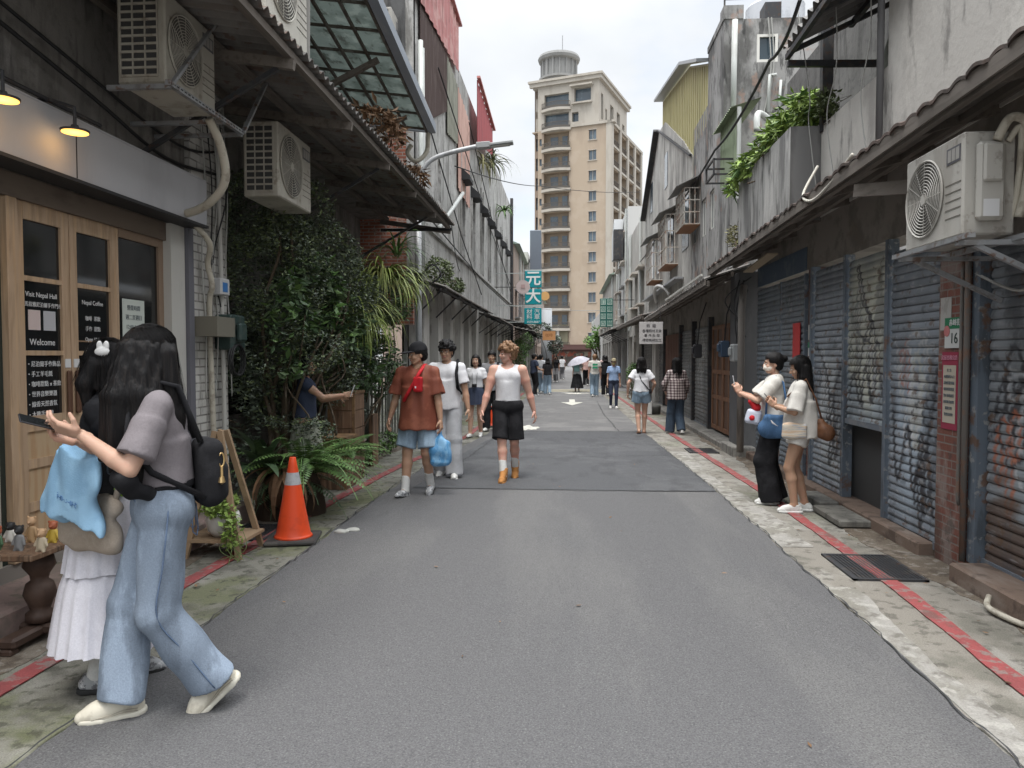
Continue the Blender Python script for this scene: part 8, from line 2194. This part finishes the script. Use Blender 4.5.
P=Person((476,437),176,1.62,'girl in white crop tee and dark mini skirt with a camera round her neck',vox=.013,feet={'R':(.10,.12,0,-8,6),'L':(-.08,-.10,0,6,-10)},hands={'L':((-.27,.03,.80),(-.5,-1,0)),'R':((.27,-.02,.82),(.5,-1,0))})
J=P.J
P.body();P.top(C_WHITE,sleeve=.6,g=.014,hem=1.02,fold=.006,slv_r=.07,neck=.055);P.skirt(C_NAVY,hem=.68,rw=.13,rh=.21,waist=1.05,pleat=.005,n=12)
P.shoes(C_WHITE_SHOE,sole=C_SOLE_K);P.hair(HAIR_BLACK,'bob',length=.16,vol=.012)
o=held(P,'camera_on_strap','small black camera hanging from the neck of girl in crop tee','camera')
mb=MB();mb.obox(J['pel']+V3(.0,.165,.14),(.10,.04,.07),None,.008);mb.build('camera_body',BLACK,o,world=False)
mb=MB();mb.lathe([(.022,0),(.022,.02),(.018,.02)],(0,0,0),12);
mb=MB();mb.tube([tuple(J['pel']+V3(0,.18,.14)),tuple(J['pel']+V3(0,.215,.14))],.024,12);mb.build('lens',BLACK,o,world=False)
mb=MB()
for sg in (-1,1):mb.tube([tuple(J['pel']+V3(sg*.045,.16,.17)),tuple(J['chest']+V3(sg*.05,.145,.02)),tuple(J['nb']+V3(sg*.06,.03,.03)),tuple(J['nb']+V3(sg*.02,-.07,.04))],.004,5)
mb.build('neck_strap',BLACK,o,world=False)
P=Person((492,431),174,1.70,'man in grey tee with black shoulder strap walking behind the tank top man',male=True,vox=.014,feet={'R':(.10,.10,0,-8,6),'L':(-.10,-.10,0,6,-10)},skin=SKIN_B)
J=P.J
P.body();P.top(C_GREY,sleeve=.7,g=.024,hem=.86,slv_r=.08);P.trousers(C_BLACK,waist=1.0);P.shoes(C_WHITE_SHOE,sole=C_SOLE_K);P.hair(HAIR_BLACK,'short',vol=.016,fringe=.02)
o=held(P,'shoulder_bag','black strap and bag on man in grey tee','bag')
mb=MB();mb.tube([tuple(J['nb']+V3(-.15,-.05,.02)),tuple(J['nb']+V3(-.14,.05,.02)),tuple(J['chest']+V3(-.15,.14,.03)),tuple(J['chest']+V3(-.19,.10,-.22))],.024,6)
mb.build('strap',C_BLACK,o,smooth=True,world=False)
S=SDF(.02);S.box(J['chest']+V3(-.2,.02,-.32),(.05,.10,.12),None,r=.03);sdf_obj('bag_body',S,C_BLACK,o,.012)
P=Person((641,434),-4,1.56,'woman seen from behind in white tee and light denim shorts',vox=.012,feet={'L':(-.05,-.10,0,4,-14),'R':(.07,.12,0,-4,0)},hands={'L':((-.30,-.02,.90),(-.8,-1,0)),'R':((.25,.16,.98),(.7,-1,-.2))},skin=SKIN_A,build=1.03)
J=P.J
P.body();P.top(C_WHITE,sleeve=.62,g=.022,hem=.94,slv_r=.078,fold=.006);P.trousers(C_JEANS_L,end=.24,rh=.108,rk=.112,waist=1.06,name='shorts',fold=.006)
P.shoes(C_BROWN,style='sandal');P.hair(HAIR_BLACK,'bob',length=.24,vol=.022,thick=1.15);P.strands(160,.26,r=.003)
o=held(P,'crossbody_bag','black crossbody bag worn by woman in white tee and denim shorts','bag')
mb=MB();mb.tube([tuple(J['nb']+V3(-.10,.03,.03)),tuple(J['nb']+V3(-.09,-.075,.0)),tuple(J['chest']+V3(.0,-.135,-.06)),tuple(J['pel']+V3(.12,-.13,.12)),tuple(J['pel']+V3(.17,-.06,.05))],.011,6);mb.build('strap',C_BLACK,o,smooth=True,world=False)
S=SDF(.02);S.box(J['pel']+V3(.195,-.01,.03),(.035,.08,.055),None,r=.02);sdf_obj('bag_body',S,C_BLACK,o,.01)
P=Person((676,434),10,1.55,'woman seen from behind in loose plaid shirt and dark jeans',vox=.012,feet={'L':(-.10,.14,0,6,6),'R':(.09,-.12,0,-4,-14)},hands={'L':((-.20,.20,.96),(-.8,-.6,-.3)),'R':((.26,.10,.88),(.7,-1,0))},build=1.05)
J=P.J
P.body();P.top(C_PLAID,sleeve=1.85,g=.032,hem=.78,slv_r=.080,fold=.012,flare=.03);P.trousers(C_JEANS_D,rh=.110,rk=.098,ra=.105,ez=.03,fold=.010)
P.shoes(C_WHITE_SHOE,sole=C_SOLE_W);P.hair(HAIR_BLACK,'long',length=.34,vol=.018);P.strands(160,.36,r=.003)
P=Person((772,503),80,1.63,'woman with hair bun and face mask in white tee holding up a phone',vox=.010,lean=-.01,feet={'L':(-.09,.02,0,6,0),'R':(.09,-.06,0,-10,0)},hands={'L':((-.05,.37,1.245),(-.6,.1,-1)),'R':((.06,.38,1.255),(.6,.1,-1))},head=(6,-2),curl=.8)
J=P.J
P.body(hand_kw={'L':dict(dirv=(.1,.35,.9),normal=(.9,.2,0)),'R':dict(dirv=(-.1,.35,.9),normal=(-.9,.2,0))})
P.top(C_OFFWHITE,sleeve=.85,g=.028,hem=.90,slv_r=.088,fold=.009,flare=.02);P.trousers(C_BLACK,rh=.112,rk=.115,ra=.128,ez=.05,fold=.008)
P.shoes(C_WHITE_SHOE,sole=C_SOLE_W);P.hair(HAIR_BLACK,'bun',vol=.014);P.mask()
phone(P,(.0,.43,1.365),(R(80),0,0),'pale smartphone held up by woman with hair bun',C_PHONE_W)
o=held(P,'shoulder_bag','blue denim shoulder bag with white handle on woman in black trousers','bag')
c=V3(-.235,-.02,.88);S=SDF(.03);S.cap(c+V3(0,-.10,-.02),c+V3(0,.10,-.02),.105,.10,flat=((1,0,0),1.7));S.box(c+V3(0,.0,.05),(.05,.14,.09),None,r=.04)
sdf_obj('bag_body',S,C_DENIMBAG,o,.009,folds(.008,26,3))
mb=MB();mb.tube([tuple(c+V3(-.03,-.09,.12)),tuple(c+V3(-.045,-.05,.04)),tuple(c+V3(-.05,0,.02)),tuple(c+V3(-.045,.05,.05)),tuple(c+V3(-.03,.09,.12))],.013,6);mb.build('handle',C_WHITE,o,smooth=True,world=False)
mb=MB();mb.tube([tuple(c+V3(0,-.12,.12)),tuple(J['shL']+V3(-.02,-.075,.0)),tuple(J['shL']+V3(-.01,0,.065)),tuple(J['shL']+V3(-.02,.08,0)),tuple(c+V3(0,.12,.12))],.012,6);mb.build('strap',C_DENIMBAG,o,smooth=True,world=False)
o=held(P,'pouch_bag','small white and red pouch hanging from forearm of woman with hair bun','bag')
c=V3(-.14,.22,.985);S=SDF(.02);S.box(c,(.045,.085,.085),rotm(0,12),r=.04);sdf_obj('bag_body',S,mat('pouch_white_blue',(.55,.58,.68),rough=.7),o,.009,folds(.006,30,3))
S=SDF(.015);S.cap(c+V3(0,-.03,.10),c+V3(0,.03,.17),.05,.035);S.ell(c+V3(-.05,.02,-.01),(.01,.028,.028));sdf_obj('red_scarf',S,C_RED,o,.009,folds(.008,30,3))
P=Person((799,512),74,1.585,'woman with long black hair in white blouse and white shorts looking at her phone',vox=.010,feet={'L':(-.08,.05,0,8,0),'R':(.08,-.06,0,-8,0)},hands={'L':((-.09,.26,1.16),(-.6,-.3,-1)),'R':((.02,.28,1.17),(.6,-.3,-1))},head=(6,-16),curl=.7,skin=SKIN_B)
J=P.J
P.body(hand_kw={'L':dict(dirv=(.2,.6,.6),normal=(.8,0,.3)),'R':dict(dirv=(-.2,.6,.6),normal=(-.8,0,.3))})
P.top(C_OFFWHITE,sleeve=.98,g=.028,hem=.82,slv_r=.088,fold=.010,flare=.02);P.trousers(C_OFFWHITE,end=.20,rh=.108,rk=.112,name='shorts',fold=.006)
P.shoes(C_WHITE_SHOE,sole=C_SOLE_W);P.hair(HAIR_BLACK,'long',length=.38,vol=.016,front=.4);P.strands(200,.40,r=.0025)
phone(P,(-.01,.33,1.24),(R(50),0,0),'dark smartphone held by woman in white blouse',C_PHONE)
o=held(P,'shoulder_bag','brown leather bag on the back of woman in white blouse','bag')
c=V3(-.05,-.25,.93);S=SDF(.03);S.cap(c+V3(0,-.02,-.05),c+V3(0,.05,.06),.085,.05,flat=((1,0,0),1.1));S.box(c+V3(0,0,-.04),(.07,.08,.07),None,r=.04);sdf_obj('bag_body',S,C_BROWN,o,.010,folds(.006,28,2))
mb=MB();mb.tube([tuple(c+V3(0,.03,.08)),tuple(J['chest']+V3(-.1,-.15,0)),tuple(J['nb']+V3(-.12,-.05,.03)),tuple(J['chest']+V3(-.13,.14,.02))],.009,6);mb.build('strap',C_BROWN,o,smooth=True,world=False)
o=held(P,'tote_bag','cream striped cloth bag at the hip of woman in white blouse','bag')
mstripe=mat('striped_cloth',(.55,.50,.42),[((.30,.33,.38),9,(.6,.6,7),.5,.6,.8),((.50,.33,.2),7,(.5,.5,8),.58,.66,.7)],rough=.9)
c=V3(-.205,.06,.91);S=SDF(.02);S.box(c,(.04,.13,.085),rotm(4),r=.03);sdf_obj('bag_body',S,mstripe,o,.009,folds(.008,30,7))
def walker(px,head,h,label,topm,botm,male=False,hairm=HAIR_BLACK,hair='short',length=.2,bot='trousers',step=.1,skin=SKIN_A,vox=.018,shoe=None,sleeve=.6,hands=None,hd=(0,0),**kw):
 P=Person(px,head,h,label,male=male,vox=vox,skin=skin,head=hd,hands=hands,feet={'L':(-.09,step,0,6,5 if step>0 else -14),'R':(.09,-step,0,-6,-14 if step>0 else 5)})
 P.body();P.top(topm,sleeve=sleeve,g=.026,slv_r=.082,**kw)
 if bot=='trousers':P.trousers(botm)
 elif bot=='leggings':P.trousers(botm,rh=.092,rk=.064,ra=.048)
 else :P.skirt(botm,hem=.22,rw=.13,rh=.30,waist=1.03,pleat=.012)
 P.shoes(shoe or C_WHITE_SHOE,sole=C_SOLE_W)
 P.hair(hairm,hair,length=length,vol=.016)
 return P
P=walker((613.5,408.5),180,1.52,'woman in khaki cap and yellow mask wearing light blue top and dark leggings',C_LBLUE,C_NAVY,bot='leggings',vox=.014,hem=.95,step=.08)
P.cap_hat(C_KHAKI);P.mask(mat('yellow_mask',(.62,.55,.25),rough=.9))
P=walker((594.5,397),4,1.66,'man from behind in pale shirt with green back print and blue jeans',C_OFFWHITE,C_JEANS_L,male=True,hairm=HAIR_BROWN,vox=.018,step=-.1,skin=SKIN_C)
mb=MB();g=P.J['chest'];gm=mat('green_print',(.04,.30,.16),rough=.9)
o=mb.obox(g+V3(0,-.175,.04),(.20,.006,.085)).obox(g+V3(0,-.175,-.07),(.20,.006,.08)).build('back_print',gm,P.root,world=False)
walker((605.5,396),0,1.60,'person in black top and black trousers walking behind woman in blue top',C_BLACK,C_BLACK,hair='bob')
P=walker((577,392.5),-8,1.50,'woman in long black skirt walking away under a pale grey umbrella',C_PALE,C_BLACK,bot='skirt',hair='bob',hands={'R':((.16,.22,1.12),(.6,-1,0))})
o=held(P,'backpack','pale teal backpack on woman under the umbrella','backpack')
S=SDF(.03);S.box(P.J['chest']+V3(0,-.19,-.03),(.14,.08,.19),None,r=.06);sdf_obj('bag_body',S,cloth('teal_nylon',(.20,.34,.34)),o,.018)
o=held(P,'umbrella','open pale grey umbrella held by woman in long black skirt','umbrella')
c=P.J['wrR']+V3(0,.03,0);mb=MB()
til=Euler((R(14),R(-16),0)).to_matrix();up=np.array(til@Vector((0,0,1)))
mb.tube([tuple(c-up*.1),tuple(c+up*.68)],.008,6);mb.build('shaft',STEEL,o,world=False)
U=48;Vn=8;Pn=np.zeros((U,Vn,3));tm=np.array(til)
for i in range(U):
 a=2*math.pi*i/U;sc=1-.05*abs(math.sin(4*a))
 for j in range(Vn):
  t=j/(Vn-1);r_=.58*t*(sc if j>4 else 1)
  Pn[i,j]=c+tm@V3(r_*math.cos(a),r_*math.sin(a),.68-.26*t*t)
mb=MB();mb.grid(Pn,closeu=True);q=Pn.copy();q[:,:,2]-=.004;mb.grid(q[:,::-1],closeu=True)
mb.build('canopy',cloth('grey_lilac_nylon',(.42,.41,.46),rough=.6),o,smooth=True,world=False)
walker((534,396),-60,1.68,'man in dark blue tee and black trousers at the left roadside',C_NAVY,C_BLACK,male=True,hands={'R':((.12,.28,1.05),(.6,-.5,-1))},skin=SKIN_B,vox=.017)
walker((541,393.5),-30,1.66,'man in striped grey tee and light jeans in the left group',C_PALE,C_JEANS_L,male=True,vox=.018)
walker((547.5,395),6,1.52,'person from behind in black tee and blue jeans in the left group',C_BLACK,C_JEANS_L,hair='bob',vox=.018)
walker((537.5,389),20,1.62,'person in white tee and blue jeans behind man in dark blue tee',C_WHITE,C_JEANS,vox=.022)
walker((556,382),170,1.62,'woman in black top far down the left roadside',C_BLACK,C_GREY,hair='long',length=.25,vox=.022)
walker((562,380),10,1.6,'person in white top far down the left roadside',C_WHITE,C_GREY,vox=.022)
walker((586,386),0,1.60,'person in pink top beyond woman with umbrella',cloth('dusty_pink',(.55,.36,.33)),C_BLACK,hair='bob',vox=.022)
walker((604,387),0,1.64,'person in pink tee beyond woman in light blue top',cloth('pale_pink',(.55,.40,.38)),C_NAVY,hair='bob',vox=.022)
P=Person(None,-78,1.60,'woman half hidden by the bush holding out a phone',xy=(-2.98,8.25),vox=.012,hands={'R':((.05,.45,1.22),(.5,-.2,-1)),'L':((-.10,.40,1.18),(-.5,-.2,-1))},skin=SKIN_B)
P.body();P.top(C_NAVY,sleeve=.35,g=.016,hem=.95);P.skirt(cloth('pale_green_skirt',(.36,.38,.31)),hem=.50,rh=.22);P.shoes(C_WHITE_SHOE,sole=C_SOLE_W);P.hair(HAIR_BLACK,'bob',length=.2)
phone(P,(.0,.56,1.27),(R(70),0,0),'small phone held out in front of the bush',C_PHONE_W)
w=bpy.data.worlds.new("World");scene.world=w;w.use_nodes=True
nt=w.node_tree;N=nt.nodes;L=nt.links
bg=N['Background']
sky=N.new('ShaderNodeTexSky');sky.sky_type='NISHITA';sky.sun_disc=False
SUN_EL,SUN_AZ=R(74),R(200)
sky.sun_elevation=SUN_EL;sky.sun_rotation=SUN_AZ;sky.air_density=1.0;sky.dust_density=2.0
tc=N.new('ShaderNodeTexCoord')
sep=N.new('ShaderNodeSeparateXYZ');L.new(tc.outputs['Generated'],sep.inputs[0])
add=N.new('ShaderNodeMath');add.operation='ADD';L.new(sep.outputs['Z'],add.inputs[0]);add.inputs[1].default_value=.28
dx=N.new('ShaderNodeMath');dx.operation='DIVIDE';L.new(sep.outputs['X'],dx.inputs[0]);L.new(add.outputs[0],dx.inputs[1])
dy=N.new('ShaderNodeMath');dy.operation='DIVIDE';L.new(sep.outputs['Y'],dy.inputs[0]);L.new(add.outputs[0],dy.inputs[1])
cb=N.new('ShaderNodeCombineXYZ');L.new(dx.outputs[0],cb.inputs[0]);L.new(dy.outputs[0],cb.inputs[1])
n1=N.new('ShaderNodeTexNoise');n1.inputs['Scale'].default_value=2.6;n1.inputs['Detail'].default_value=6;n1.inputs['Roughness'].default_value=.55;L.new(cb.outputs[0],n1.inputs['Vector'])
mr=N.new('ShaderNodeMapRange');mr.interpolation_type='SMOOTHSTEP';L.new(n1.outputs['Fac'],mr.inputs[0]);mr.inputs[1].default_value=.30;mr.inputs[2].default_value=.52
mr.inputs[3].default_value=.75;mr.inputs[4].default_value=1
n2=N.new('ShaderNodeTexNoise');n2.inputs['Scale'].default_value=1.5;n2.inputs['Detail'].default_value=5;L.new(cb.outputs[0],n2.inputs['Vector'])
cr=N.new('ShaderNodeValToRGB');L.new(n2.outputs['Fac'],cr.inputs[0])
e=cr.color_ramp.elements;e[0].position=.35;e[0].color=(.74,.775,.82,1);e[1].position=.62;e[1].color=(.93,.95,.97,1)
sc_=N.new('ShaderNodeVectorMath');sc_.operation='SCALE';L.new(cr.outputs[0],sc_.inputs[0]);sc_.inputs['Scale'].default_value=CLOUD
zr=N.new('ShaderNodeMapRange');zr.interpolation_type='SMOOTHSTEP';L.new(sep.outputs['Z'],zr.inputs[0]);zr.inputs[1].default_value=.38;zr.inputs[2].default_value=.95
zr.inputs[3].default_value=1.0;zr.inputs[4].default_value=4.2
zs=N.new('ShaderNodeVectorMath');zs.operation='SCALE';L.new(sc_.outputs[0],zs.inputs[0]);L.new(zr.outputs[0],zs.inputs['Scale'])
mx=N.new('ShaderNodeMix');mx.data_type='RGBA';L.new(mr.outputs[0],mx.inputs[0]);L.new(sky.outputs[0],mx.inputs[6]);L.new(zs.outputs[0],mx.inputs[7])
L.new(mx.outputs[2],bg.inputs[0]);bg.inputs[1].default_value=.10
sd=bpy.data.lights.new('sun','SUN');sd.energy=1.0;sd.angle=R(18);sd.color=(1,.96,.9)
so=bpy.data.objects.new('sun',sd);COL.objects.link(so)
d=Vector((math.sin(SUN_AZ)*math.cos(SUN_EL),math.cos(SUN_AZ)*math.cos(SUN_EL),math.sin(SUN_EL)))
so.rotation_euler=d.to_track_quat('Z','Y').to_euler()
so.location=(0,0,30)
vs=scene.view_settings;vs.view_transform='Standard';vs.look='None';vs.gamma=1;vs.exposure=EXPO
try:vs.use_curve_mapping=False
except Exception:pass
cy=scene.cycles
cy.use_denoising=True
cy.max_bounces=7;cy.diffuse_bounces=5;cy.glossy_bounces=3;cy.transmission_bounces=4;cy.transparent_max_bounces=8
bake_texts()
